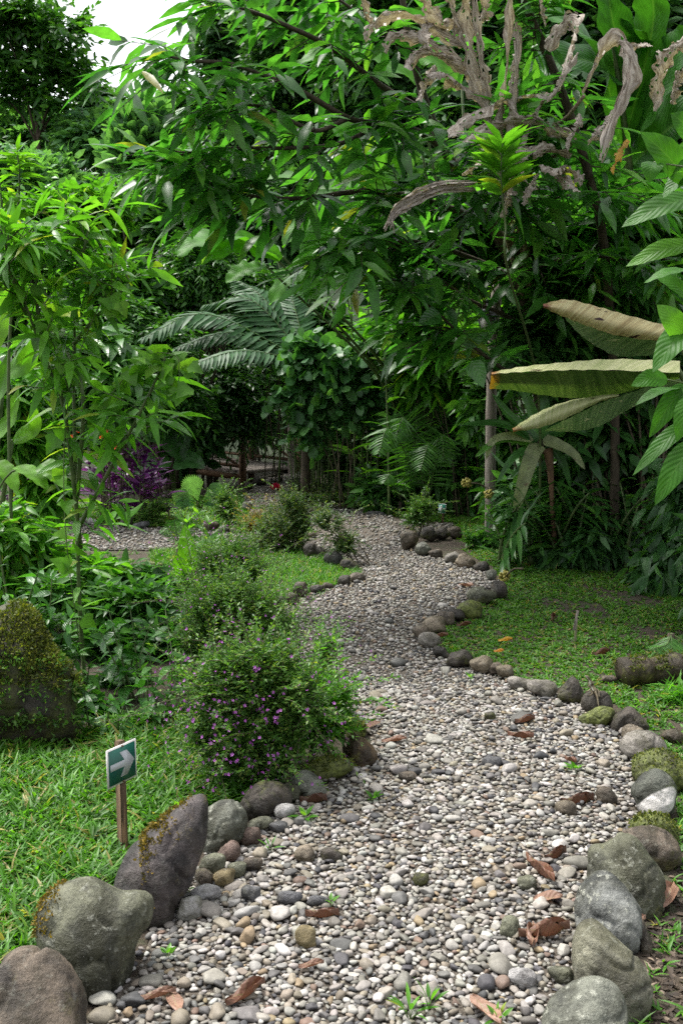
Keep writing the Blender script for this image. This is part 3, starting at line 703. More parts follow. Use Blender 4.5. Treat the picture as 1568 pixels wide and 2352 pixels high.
# right row
B([(1265, 2360), (1283, 2312), (1328, 2282), (1375, 2278), (1405, 2300), (1414, 2345), (1410, 2420), (1340, 2460), (1275, 2430)], 'grey', 'dark speckled boulder cut off by the bottom edge in front of the pear shaped one', seed=11, thick=.8)
B([(1325, 2200), (1338, 2160), (1366, 2146), (1400, 2165), (1445, 2200), (1474, 2240), (1476, 2280), (1456, 2318), (1420, 2345), (1375, 2330), (1335, 2290)], 'sand', 'large smooth pear shaped olive boulder, widest of the near row on the soil side', seed=12, thick=.8, rough=.018)
B([(1333, 2070), (1350, 2037), (1380, 2019), (1415, 2034), (1446, 2065), (1467, 2110), (1469, 2155), (1445, 2184), (1400, 2180), (1345, 2150), (1333, 2110)], 'speck', 'speckled grey rounded boulder behind the pear shaped one', seed=13, thick=.85, rough=.025)
B(ell(1474, 2152, 32, 72, 14), 'brown', 'narrow tan stone tucked beside the speckled grey boulder', seed=14)
B([(1356, 1990), (1364, 1960), (1394, 1950), (1420, 1928), (1450, 1935), (1482, 1965), (1507, 2000), (1513, 2045), (1505, 2085), (1470, 2102), (1420, 2090), (1370, 2050)], 'olive', 'big greenish grey boulder with a knob towards the gravel, above the speckled one', seed=15, thick=.8, rough=.03)
B([(1427, 1935), (1450, 1913), (1490, 1904), (1530, 1910), (1551, 1940), (1549, 1978), (1520, 2000), (1480, 1992), (1445, 1965)], 'brown', 'brown rounded boulder behind the greenish grey one with the knob', seed=16)
B([(1450, 1905), (1470, 1880), (1510, 1872), (1542, 1892), (1550, 1925), (1520, 1940), (1470, 1935)], 'mossy', 'low moss rimmed boulder in front of the white splashed one', seed=17)
o_, c_, t_ = B([(1452, 1830), (1470, 1795), (1500, 1774), (1530, 1785), (1545, 1815), (1542, 1855), (1510, 1880), (1478, 1868)], 'splash', 'dark mossy boulder splashed with white patches', seed=18, flats=10)
B([(1458, 1758), (1485, 1735), (1530, 1728), (1568, 1752), (1578, 1790), (1540, 1812), (1470, 1808)], 'mossy', 'mossy boulder between the white splashed and the pale angular ones', seed=19)
B([(1424, 1722), (1445, 1690), (1488, 1682), (1520, 1698), (1527, 1738), (1490, 1752), (1440, 1748)], 'pale', 'pale pinkish angular boulder at the outer bend of the path', seed=20, flats=10)
B(ell(1450, 1686, 50, 44, 21), 'tan', 'small tan boulder leaning on the pale angular one', seed=21)
B([(1405, 1668), (1420, 1640), (1446, 1624), (1470, 1645), (1485, 1670), (1455, 1688), (1418, 1684)], 'dark', 'dark pyramid shaped boulder behind the small tan one', seed=22, flats=9)
B(ell(1372, 1648, 84, 40, 23), 'mossy', 'low mossy stone under the tail of the lizard', seed=23)
LIZROCK = B([(1335, 1612), (1345, 1592), (1372, 1586), (1396, 1596), (1403, 1625), (1385, 1640), (1345, 1636)], 'dark', 'dark step shaped boulder carrying the lizard', seed=24, flats=10)
B([(1280, 1600), (1292, 1575), (1312, 1558), (1328, 1568), (1345, 1605), (1320, 1618), (1290, 1615)], 'dark', 'dark triangular mossy boulder next to the lizard', seed=25, flats=10)
small = [
 (1247, 1582, 70, 40, 'pale', 'pale flat stone beside the dark triangular boulder'),
 (1195, 1572, 68, 32, 'pale', 'low pinkish grey stone sunk in the lawn edge beside the pale flat one'),
 (1160, 1541, 40, 36, 'tan', 'round tan stone at the near end of the inner lawn edge'),
 (1136, 1536, 36, 28, 'brown', 'small brown stone behind the round tan one'),
 (1105, 1527, 58, 38, 'tan', 'light brown boulder between the round tan one and the pitted dark one'),
 (1055, 1514, 62, 42, 'dark', 'pitted dark boulder on the inner lawn edge'),
 (1013, 1498, 45, 26, 'dark', 'flat dark stone below the pale wedge at the tip of the lawn'),
 (985, 1470, 56, 36, 'pale', 'pale wedge shaped stone at the tip of the lawn'),
 (970, 1452, 46, 36, 'brown', 'brown stone lying behind the pale wedge'),
 (995, 1438, 62, 42, 'tan', 'rounded light brown boulder at the tip of the lawn'),
 (1024, 1420, 44, 34, 'brown', 'grey brown boulder second from the tip of the lawn'),
 (1046, 1412, 42, 36, 'dark', 'dark boulder in the middle of the curved lawn edge'),
 (1077, 1402, 60, 48, 'mossy', 'moss topped dark round boulder on the curved lawn edge'),
 (1104, 1368, 62, 44, 'olive', 'pale topped boulder above the moss topped one'),
 (1146, 1356, 44, 42, 'dark', 'dark boulder at the outer end of the curved lawn edge'),
 (1128, 1321, 28, 28, 'grey', 'small round grey stone by the yellow fruit cluster'),
 (1105, 1303, 36, 26, 'dark', 'small dark brown stone before the round grey one'),
 (1068, 1291, 50, 32, 'tan', 'yellowish cracked boulder in the far row below the post'),
 (1040, 1281, 46, 28, 'pale', 'pale blocky stone in the far row below the post'),
 (1000, 1272, 34, 22, 'brown', 'little brown stone in the far row'),
 (970, 1262, 42, 30, 'grey', 'pale grey stone in front of the large angular one'),
 (938, 1239, 46, 46, 'brown', 'large angular brown boulder under the wispy shrub by the far sign'),
 (985, 1226, 44, 32, 'dark', 'dark boulder behind the wispy shrub by the far sign'),
 (1015, 1226, 36, 28, 'dark', 'round dark boulder in front of the far sign'),
 (1045, 1223, 34, 28, 'brown', 'last brown boulder of the row by the far sign'),
 (690, 1355, 38, 42, 'brown', 'tall round brown boulder on the edge of the grass island'),
 (671, 1376, 36, 30, 'brown', 'round brown boulder leaning on the tall one of the grass island'),
 (645, 1381, 32, 26, 'dark', 'knobbly dark stone on the edge of the grass island'),
 (617, 1391, 40, 22, 'slate', 'flat grey stone at the near tip of the grass island'),
 (729, 1353, 36, 24, 'dark', 'low dark stone beside the tall round one of the grass island'),
 (753, 1347, 28, 20, 'brown', 'small low stone in the row along the grass island'),
 (791, 1333, 32, 28, 'dark', 'dark stone second from the far tip of the grass island'),
 (822, 1328, 36, 28, 'brown', 'round brown boulder at the far tip of the grass island'),
 (766, 1283, 48, 36, 'slate', 'bluish grey boulder beside the leaning wispy shrub'),
 (732, 1268, 36, 30, 'dark', 'dark boulder behind the bluish grey one'),
 (710, 1264, 32, 38, 'dark', 'black upright stone under the bushy wispy shrub'),
 (800, 1298, 44, 30, 'dark', 'dark mossy boulder at the roots of the leaning wispy shrub'),
 (200, 1198, 48, 16, 'white', 'long white stone beyond the side path'),
 (290, 1200, 36, 22, 'dark', 'dark stone at the far edge of the side path'),
 (325, 1206, 38, 20, 'slate', 'low slate stone at the far edge of the side path'),
 (485, 1207, 42, 26, 'brown', 'brown boulder behind the pale seedling on the side path'),
 (514, 1217, 32, 22, 'grey', 'round grey stone next to the brown boulder on the side path'),
 (541, 1221, 26, 16, 'brown', 'small brown stone last in the row on the side path'),
 (684, 1231, 42, 20, 'grey', 'long grey stone on the small grass wedge between the paths'),
 (716, 1229, 26, 14, 'brown', 'flat brown stone on the small grass wedge between the paths'),
 (588, 1181, 34, 26, 'tan', 'tan boulder where the far path bends'),
 (568, 1163, 26, 22, 'grey', 'grey boulder above the tan one where the far path bends'),
 (596, 1104, 34, 22, 'dark', 'dark stone beside the far path close to the footbridge'),
 (572, 1116, 24, 18, 'dark', 'small dark stone beside the far path before the footbridge'),
 (690, 1112, 48, 28, 'dark', 'black boulder at the foot of the cane clump'),
 (668, 1128, 26, 16, 'dark', 'small black stone beside the fallen pink flower'),
 (345, 1300, 54, 22, 'mossy', 'mossy pinkish stone behind the broad leaved weeds'),
 (860, 1179, 40, 14, 'slate', 'flat slate lying at the far edge of the gravel'),
 (1120, 1590, 0, 0, '', ''),
 (720, 1168, 30, 14, 'tan', 'small tan stone at the back edge of the gravel'),
 (1400, 1560, 34, 22, 'brown', 'grey brown stone in the lawn beyond the lizard'),
 (1440, 1555, 30, 18, 'brown', 'small brown stone in the lawn near the mossy log'),
 (1545, 1690, 40, 34, 'brown', 'brown stone in the grass outside the row near the frame edge'),
]
for i, (x, y, w, h, c, l) in enumerate(small):
    if w: rock_from_outline('boulder', ell(x, y, w, h, 100 + i), RM[c], l, 'boulder', GB, seed=100 + i, sub=4 if w > 30 else 3, rough=.045, flats=9)
GC = 'fist-sized stones by the near edge of the path'
cob = [(653, 1864, 52, 36, 'white', 'big white oblong cobble lying by the dark brown boulder'), (597, 1893, 56, 34, 'olive', 'flat olive cobble behind the white oblong one'),
 (640, 1899, 46, 26, 'slate', 'dark wedge cobble in front of the white oblong one'), (572, 1921, 50, 46, 'red', 'reddish brown cobble with a flat grey top'),
 (528, 1956, 50, 44, 'red', 'dull red angular cobble'), (490, 1986, 60, 46, 'olive', 'round olive cobble against the leaning black boulder'),
 (468, 2017, 36, 44, 'brown', 'upright brown cobble against the leaning black boulder'), (515, 2017, 50, 38, 'ochre', 'ochre stained white cobble'),
 (545, 1998, 44, 34, 'olive', 'blocky mustard cobble beside the dull red one'), (470, 2052, 62, 40, 'white', 'pinkish white lumpy cobble below the ochre one'),
 (437, 2088, 54, 52, 'white', 'round white ball-like cobble beside the leaning black boulder'), (577, 2052, 42, 36, 'slate', 'dark grey egg-shaped cobble on open gravel'),
 (664, 2062, 58, 28, 'slate', 'flat blue grey oblong cobble on open gravel'), (580, 1985, 46, 30, 'brown', 'brown cobble behind the mustard one'),
 (703, 2152, 46, 46, 'ochre', 'ochre mottled cobble near the big brown leaf'), (700, 1962, 46, 40, 'tan', 'squarish tan cobble on the middle of the gravel'),
 (760, 1965, 50, 34, 'dark', 'dark pointed cobble on the middle of the gravel'), (1390, 1830, 46, 40, 'brown', 'square brown cobble by the torn leaf'),
 (1300, 1857, 50, 36, 'tan', 'pale yellow egg-shaped cobble beside the torn leaf'), (1200, 2245, 54, 40, 'white', 'large white cobble in front of the pear shaped boulder'),
 (1210, 2030, 44, 34, 'olive', 'square olive cobble between the two brown leaves'), (1170, 2130, 44, 42, 'olive', 'broken olive cobble left of the folded brown leaf'),
 (935, 1785, 40, 28, 'brown', 'brown egg-shaped cobble behind the middle of the gravel'), (1125, 1645, 26, 22, 'dark', 'near black cobble alone on the gravel'),
 (1130, 1750, 42, 28, 'slate', 'bluish cobble on the gravel beyond the torn leaf'), (965, 2020, 36, 30, 'dark', 'dark round cobble alone on the gravel'),
 (1290, 2240, 50, 36, 'olive', 'flat olive cobble against the pear shaped boulder'), (730, 2070, 50, 20, 'slate', 'thin slate-blue flake on the gravel')]
for i, (x, y, w, h, c, l) in enumerate(cob):
    rock_from_outline('cobble', ell(x, y, w, h, 300 + i), RM[c], l, 'cobble', GC, seed=300 + i, sub=4, rough=.03, flats=6, thick=.85, zoff=.012)
# mossy rock outcrop behind the lawn
OUT, outc, outt = rock_from_outline('mossy_rock', [(-80, 1480), (-40, 1430), (20, 1412), (70, 1420), (100, 1460), (135, 1510), (168, 1535), (174, 1585), (160, 1640), (150, 1700), (60, 1715), (-80, 1710)], rock_mat((.008, .006, .004), (.03, .022, .014), .75, (.04, .042, .008), .02), 'large dark moss grown rock at the edge of the lawn under the tall weed', 'rock', thick=.8, seed=40, rough=.06)
def moss_on(obj, name, mat, n, L, W, cond, rnd=None):
    """tufts growing on the upper faces of a stone: a part of it"""
    me = obj.data; me.calc_loop_triangles()
    co = np.array([v.co[:] for v in me.vertices]) + np.array(obj.location); no = np.array([v.normal[:] for v in me.vertices])
    px, py = pix(co); ok = cond(px, py, no)
    idx = np.where(ok)[0]
    if len(idx) == 0: return
    s = rng.choice(idx, n); o = co[s] + rng.normal(0, L * .8, (n, 3)) * .5
    d = nrm(no[s] * .7 + rng.normal(0, .6, (n, 3)))
    b = Leaves(); b.add(o - no[s] * L * .1, d, rng.normal(0, 1, (n, 3)), L * rng.uniform(.5, 1.2, n), W * rng.uniform(.7, 1.2, n), .3)
    return b.build(name, 'lo', mat, obj)
M['mossy'] = leaf_mat('bright_moss', [(0, (.05, .07, .01)), (.6, (.13, .16, .02)), (1, (.25, .26, .035))], .3, .75)
moss_on(OUT, 'bright_moss', M['mossy'], 7000, .014, .009, lambda x, y, n: (((x - 85) / 60) ** 2 + ((y - 1470) / 75) ** 2 < 1.1 + .5 * np.sin(x * .2) * np.sin(y * .17)))
moss_on(OUT, 'moss', M['moss'], 16000, .018, .010, lambda x, y, n: (n[:, 2] > .05) & (y < 1580) & (np.sin(x * .09 + y * .03) + .6 * np.sin(y * .13) > -.75))
moss_on(OUT, 'trailing_moss', M['cuph'], 4500, .025, .012, lambda x, y, n: (y > 1500) & (n[:, 1] < .3) & (np.sin(x * .15) + np.sin(y * .1) > .2))
bl = {o['label']: o for o in COL.objects if o.name.startswith('boulder')}
for k, o in bl.items():
    if k.startswith('heart'): moss_on(o, 'orange_moss', M['mossor'], 900, .010, .007, lambda x, y, n: (x < 150 + (y - 2043) * -.25) & (y < 2150) & (n[:, 1] < .6) & (n[:, 0] < -.25))
    if k.startswith('long purplish'):
        moss_on(o, 'orange_moss', M['mossor'], 1400, .011, .008, lambda x, y, n: (n[:, 0] < -.05) & (n[:, 2] > .1) & (np.sin(x * .12) + np.sin(y * .2 + x * .05) > -.3) & (x > 325))
    if 'mossy slab' in k or k.startswith('moss covered') or k.startswith('mossy boulder between') or k.startswith('low moss rimmed'):
        moss_on(o, 'moss', M['moss'], 700, .012, .008, lambda x, y, n: (n[:, 2] > .2))
    if 'splashed with white' in k:
        me = o.data
# white patches as real colour of the splashed boulder
def splash_patch():
    m = RM['splash']; nt = m.node_tree; ns, ln = nt.nodes, nt.links
    pr = [n for n in ns if n.type == 'BSDF_PRINCIPLED'][0]; src = pr.inputs['Base Color'].links[0].from_socket
    tc = nd(ns, 'ShaderNodeTexCoord'); nz = nd(ns, 'ShaderNodeTexNoise', i_Scale=7.0, i_Detail=1.0); ln.new(tc.outputs['Object'], nz.inputs['Vector'])
    r = nd(ns, 'ShaderNodeMapRange', i_From_Min=.56, i_From_Max=.585); ln.new(nz.outputs['Fac'], r.inputs['Value'])
    mc = nd(ns, 'ShaderNodeMix', data_type='RGBA'); ln.new(r.outputs[0], mc.inputs[0]); ln.new(src, mc.inputs[6]); mc.inputs[7].default_value = (.5, .48, .45, 1)
    ln.new(mc.outputs[2], pr.inputs['Base Color'])
splash_patch()

# ------------------------------------------------------------------ lawns
def lawn(name, poly, n, L, W, mat, label, tpl='blade', k=5, el=(15, 70), pad=.015, power=1.0, patch=0.0, cat='grass', bend=.5):
    mn, mx = poly.min(0), poly.max(0)
    x = rng.uniform(mn[0], mx[0], n * 3); y = mn[1] + (mx[1] - mn[1]) * rng.random(n * 3) ** power
    ok = inpoly(x, y, poly) & ~onpath(x, y) & (pdist(x, y) > pad)
    if patch: 
        f = np.sin(x * 3.1 + np.sin(y * 2.3) * 1.5) * np.sin(y * 2.7 + x * .7) + .5 * np.sin(x * 9 + y * 5)
        ok &= (f > -patch) | (rng.random(len(x)) < .25)
    x, y = x[ok][:n], y[ok][:n]; N = len(x)
    o = np.repeat(np.stack([x, y, gz(x, y)], -1), k, 0)
    o[:, :2] += rng.normal(0, L * .12, (N * k, 2))
    az = rng.random(N * k) * 6.28; e = np.radians(rng.uniform(el[0], el[1], N * k))
    d = np.stack([np.cos(az) * np.cos(e), np.sin(az) * np.cos(e), np.sin(e)], -1)
    ls = np.repeat(L * rng.uniform(.55, 1.25, N), k) * rng.uniform(.7, 1.2, N * k)
    b = Leaves(); b.add(o, d, UP + rng.normal(0, .25, (N * k, 3)), ls, W * rng.uniform(.7, 1.2, N * k), bend, np.clip(np.repeat(rng.random(N), k) + rng.normal(0, .15, N * k), 0, 1))
    ob = b.build(name, tpl, mat, loc=(0, 0, 0)); tag(ob, label, cat, kind='stuff'); return ob
LN = gpoly([(-500, 2600), (-900, 1900), (-500, 1640), (150, 1690), (300, 1650), (470, 1640), (560, 1740), (620, 1800), (560, 1840), (470, 1860), (380, 1900), (300, 1980), (260, 2060), (120, 2110), (60, 2260), (-100, 2420)])
lawn('grass', LN, 15000, .075, .0105, M['grass'], 'broad bladed bright green lawn round the near sign', k=5, power=1.0, patch=.75)
lawn('grass', LN, 13000, .022, .014, M['cover'], 'small clover-like leaves between the blades of the near lawn', tpl='lo2', k=5, el=(0, 45), bend=.1, patch=.9)
LR = gpoly([(985, 1500), (965, 1450), (1010, 1425), (1090, 1395), (1160, 1340), (1120, 1300), (1060, 1262), (1180, 1225), (1300, 1290), (1500, 1330), (1900, 1330), (2500, 1420), (2900, 2000), (1750, 2100), (1540, 2000), (1560, 1800), (1480, 1690), (1420, 1620), (1250, 1575), (1120, 1540)])
lawn('grass', LR, 26000, .022, .012, M['cover'], 'low clover-like ground cover on the shaded lawn beyond the curved row of stones', tpl='lo2', k=6, el=(5, 60), bend=.1, patch=.55)
lawn('grass', LR, 2200, .055, .006, M['grass'], 'scattered grass blades on the shaded lawn', k=5, patch=.5)
LI = gpoly([(330, 1430), (350, 1268), (600, 1266), (720, 1268), (800, 1290), (830, 1325), (770, 1345), (690, 1370), (610, 1395), (560, 1420), (450, 1440)])
lawn('grass', LI, 9000, .055, .006, M['grass'], 'fine bright grass of the island between the two paths', k=5, el=(35, 85), power=1.0)
LF = gpoly([(100, 1200), (180, 1160), (380, 1150), (500, 1140), (560, 1140), (600, 1170), (700, 1205), (735, 1222), (690, 1236), (560, 1222), (430, 1212), (300, 1212)])
lawn('grass', LF, 5000, .06, .008, M['grass'], 'grass strip beyond the side path', k=5, el=(30, 80))
LB = gpoly([(700, 1150), (760, 1130), (1000, 1140), (1120, 1200), (1130, 1260), (1050, 1240), (1040, 1200), (940, 1203), (870, 1178), (780, 1164)])
lawn('grass', LB, 4000, .05, .012, M['cover'], 'patchy weeds at the back edge of the gravel', tpl='lo2', k=5, patch=.5)
LO = gpoly([(-2600, 1300), (-300, 1220), (180, 1270), (320, 1270), (300, 1430), (150, 1500), (-300, 1660), (-2600, 1900)])
lawn('grass', LO, 5000, .06, .009, M['grass'], 'grass behind the mossy rock and the tall weed', k=5, el=(25, 80))
M['litterdark'] = leaf_mat('leaf_litter', [(0, (.016, .011, .007)), (.6, (.045, .032, .021)), (.92, (.085, .062, .044)), (1, (.18, .14, .10))], .1, .7)
LS = gpoly([(1400, 2500), (1330, 2340), (1480, 2240), (1480, 2100), (1560, 2000), (1700, 1900), (2000, 2200), (1700, 2600)])
lawn('grass', LS, 160, .05, .008, M['grass'], 'a few green blades on the dark soil by the near boulders', k=6, pad=-1)
lawn('leaf_litter', LS, 2600, .03, .014, M['litterdark'], 'bits of dead leaf and bark littering the dark soil by the near boulders', tpl='lo2', k=2, el=(-5, 30), bend=.3, cat='leaf litter', pad=-1)
lawn('leaf_litter', LR, 900, .035, .016, M['litterdark'], 'bits of dead leaf littering the shaded lawn', tpl='lo2', k=2, el=(0, 35), bend=.3, cat='leaf litter')
lawn('leaf_litter', LN, 500, .035, .012, M['litterdark'], 'bits of dead leaf in the near lawn', tpl='lo2', k=2, el=(10, 50), bend=.3, cat='leaf litter')
LG = gpoly([(700, 1130), (1200, 1130), (1600, 1300), (1700, 1420), (1300, 1280), (1130, 1230), (1040, 1195), (870, 1175)])
lawn('leaf_litter', LG, 1500, .07, .03, M['litterdark'], 'dead leaves under the shrubs at the back of the garden', tpl='lo2', k=2, el=(0, 35), bend=.3, cat='leaf litter')
# a few weeds between the pebbles
def sprout(px, py, s, label, k=6, mat='bright', tpl='ovate', W=.45):
    c = G(px, py, .02); b = Leaves()
    az = np.arange(k) * 2.4 + rng.random() * 6; e = np.radians(rng.uniform(20, 70, k))
    d = np.stack([np.cos(az) * np.cos(e), np.sin(az) * np.cos(e), np.sin(e)], -1)
    b.add(np.tile(c, (k, 1)) + d * s * .3, d, UP + rng.normal(0, .2, (k, 3)), s * rng.uniform(.6, 1.1, k), s * W, .25)
    root = empty('seedling', c, label, 'seedling', 'seedlings sprouting in the gravel')
    b.build('leaf_tuft', tpl, M[mat], root)
    w = MB()
    for i in range(k): w.tube([c - UP * .02, c + d[i] * s * .35], [.0012, .0008], 4)
    w.build('stalk', M['stem'], root)
for a in [(385, 2195, .032, 'three-leaved seedling near the heart shaped boulder', 5), (940, 2330, .06, 'grassy seedling at the bottom edge of the gravel', 9, 'bright', 'lance', .2), (985, 2310, .06, 'taller grassy seedling beside another at the bottom edge', 8, 'bright', 'lance', .2),
          (1145, 2345, .05, 'grassy seedling by the brown leaf at the bottom edge', 8, 'bright', 'lance', .22), (430, 2045, .03, 'seedling beside the round white cobble', 5), (858, 1838, .04, 'seedling near the brown egg-shaped cobble', 7), (1320, 1770, .045, 'seedling clump in the gravel by the torn leaf', 8),
          (760, 2075, .03, 'tiny seedling beside the thin slate flake', 5), (700, 1880, .05, 'creeping seedling in front of the lichen grey boulder', 8), (1080, 1560, .04, 'seedling on the gravel close to the lawn tip', 7), (420, 1880, .085, 'pale yellow green seedling behind the leaning black boulder', 7, 'lime', 'ovate', .5), (620, 1950, .05, 'thin grassy seedling between the cobbles', 5, 'bright', 'lance', .15)]:
    sprout(*a)
# fallen leaves
def fallen(px, py, length, width, ang, curl, label, mat='litter', rnd=.5, tilt=.1, ztop=.03):
    c = G(px, py, ztop); n = 11; m = 4; V = []; uv = []
    d = np.array([math.cos(ang), math.sin(ang), tilt]); d = nrm(d); s = nrm(np.cross(d, UP)); up = np.cross(s, d)
    for i in range(n):
        y = i / (n - 1); w = width * (math.sin(math.pi * min(1, y * .96 + .03)) ** .8)
        for k in range(-m, m + 1):
            u = k / m; x = u * w / 2; th = curl * u
            V.append(c + d * (y - .5) * length + s * x * math.cos(th * .8) + up * (abs(math.sin(th)) * w * .45 + .012 * math.sin(y * 7 + k) * curl + .25 * curl * length * (y - .5) ** 2)); uv.append((u * .5 + .5, y))
    N = 2 * m + 1
    q = [[i * N + k, i * N + k + 1, (i + 1) * N + k + 1, (i + 1) * N + k] for i in range(n - 1) for k in range(N - 1)]
    V = np.array(V); V[:, 2] = np.maximum(V[:, 2], ztop - .012)
    o = mesh_obj('fallen_leaf', V, np.ravel(q), np.full(len(q), 4), M[mat], None, True, {'rnd': np.full(len(V), rnd)}, np.array(uv), c)
    tag(o, label, 'dead leaf', 'fallen leaves on the path and lawn')
for a in [(565, 2282, .125, .05, .75, .9, 'large brown fallen leaf near the bottom of the gravel', 'litter', .45),
          (402, 2300, .115, .042, -1.2, .25, 'flat pinkish fallen leaf near the bottom boulders', 'litter', .95), (360, 2285, .10, .03, .25, .6, 'brown fallen leaf lying across the flat pinkish one', 'litter', .75),
          (1115, 2320, .14, .055, -1.15, .5, 'pale tan fallen leaf at the bottom edge of the gravel', 'litter', 1.0), (1250, 2143, .15, .06, .15, 1.3, 'folded brown fallen leaf in front of the speckled boulder', 'litter', .6), (1222, 2150, .09, .05, 1.4, 1.0, 'curled brown fallen leaf touching the folded one', 'litter', .7),
          (1240, 2000, .20, .05, -1.3, 1.2, 'long curled brown fallen leaf on the gravel by the knobbed boulder', 'litter', .5), (1258, 2062, .09, .06, .1, .3, 'flat orange brown fallen leaf under the long curled one', 'litter', .85), (1275, 1965, .10, .03, .6, 1.2, 'dark crumpled fallen leaf beside the long curled one', 'litter', .2),
          (1325, 1842, .13, .04, .2, 1.4, 'torn dark brown fallen leaf beside the pale yellow cobble', 'litter', .15), (1205, 1655, .10, .04, .3, 1.0, 'brown fallen leaf on the gravel bend', 'litter', .35), (1195, 1690, .12, .03, -.5, 1.0, 'narrow brown fallen leaf below another on the gravel bend', 'litter', .4),
          (905, 1700, .11, .05, .1, .5, 'reddish fallen leaf next to the orange stained boulder', 'litter', .7), (855, 1665, .09, .05, .6, .3, 'pink grey fallen leaf behind the orange stained boulder', 'litter', .9), (720, 1838, .10, .03, .0, 1.2, 'dark fallen leaf in front of the lichen grey boulder', 'litter', .05),
          (1070, 1345, .12, .07, -.6, .6, 'pale pink fallen leaf on the gravel before the moss topped boulder', 'litter', 1.0), (1160, 1470, .09, .05, .2, .5, 'yellow fallen leaf on the shaded lawn', 'yell', .4), (1145, 1495, .06, .03, .1, .5, 'small orange fallen leaf on the shaded lawn', 'yell', .9),
          (1270, 1420, .11, .05, 1.2, 1.2, 'dark curled fallen leaf on the shaded lawn near the short stick', 'litter', .1), (1065, 1435, .10, .04, .3, .8, 'brown fallen leaf on the lawn close to its tip', 'litter', .2), (1010, 1460, .10, .03, .1, .8, 'brown fallen leaf on the gravel by the pale wedge stone', 'litter', .55),
          (1310, 1745, .06, .02, -.9, .8, 'small brown curled fallen leaf by the row of boulders', 'litter', .5), (1330, 2180, .09, .04, .9, 1.1, 'crumpled reddish fallen leaf tucked against the pear shaped boulder', 'litter', .3), (715, 2215, .07, .03, .2, .4, 'small russet fallen leaf on the gravel', 'litter', .7), (740, 2100, .10, .02, -.1, 1.0, 'narrow russet fallen leaf by the slate flake', 'litter', .45),
          (1440, 2120, .12, .07, .3, .6, 'pinkish dead leaf on the soil beside the boulders', 'litter', .95), (1530, 2060, .14, .08, 1.0, .7, 'dull dead leaf on the dark soil at the frame edge', 'litter', .8), (1380, 1500, .12, .05, .4, .9, 'dull red fallen leaf on the lawn near the mossy log', 'litter', .1)]:
    fallen(*a)
# ------------------------------------------------------------------ plant builders
def rand_blob(blobs, n, shell=.5, gap=0.0, freq=1.5, wild=(.14, 1.35)):
    """n points in a union of ellipsoids (c, r), thicker near the shell; returns points and outward directions"""
    w = np.array([b[1][0] * b[1][1] * b[1][2] for b in blobs]) ** .7; w /= w.sum()
    pts, dirs = [], []
    ph = rng.random(6) * 6.28
    while sum(len(p) for p in pts) < n:
        j = rng.choice(len(blobs), n, p=w)
        u = nrm(rng.normal(0, 1, (n, 3))); r = (shell + (1 - shell) * rng.random(n) ** .6) * np.where(rng.random(n) < wild[0], rng.uniform(1.0, wild[1], n), 1)
        lump = 1 + .14 * np.sin(3.1 * u[:, 0] + ph[0] + j) + .12 * np.sin(4.3 * u[:, 2] + ph[1] + 2 * j) + .08 * np.sin(7 * u[:, 1] + ph[2])
        c = np.array([b[0] for b in blobs])[j]; rr = np.array([b[1] for b in blobs])[j]
        p = c + u * rr * (r * lump)[:, None]
        ok = np.ones(n, bool)
        if gap > 0:
            f = np.sin(p[:, 0] * freq * 2.1 + ph[3]) + np.sin(p[:, 1] * freq * 1.7 + ph[4]) + np.sin(p[:, 2] * freq * 2.6 + ph[5] + p[:, 0] * freq)
            ok = f > (-3 + 3 * gap) * .6
        pts.append(p[ok]); dirs.append(u[ok])
    return np.concatenate(pts)[:n], np.concatenate(dirs)[:n]

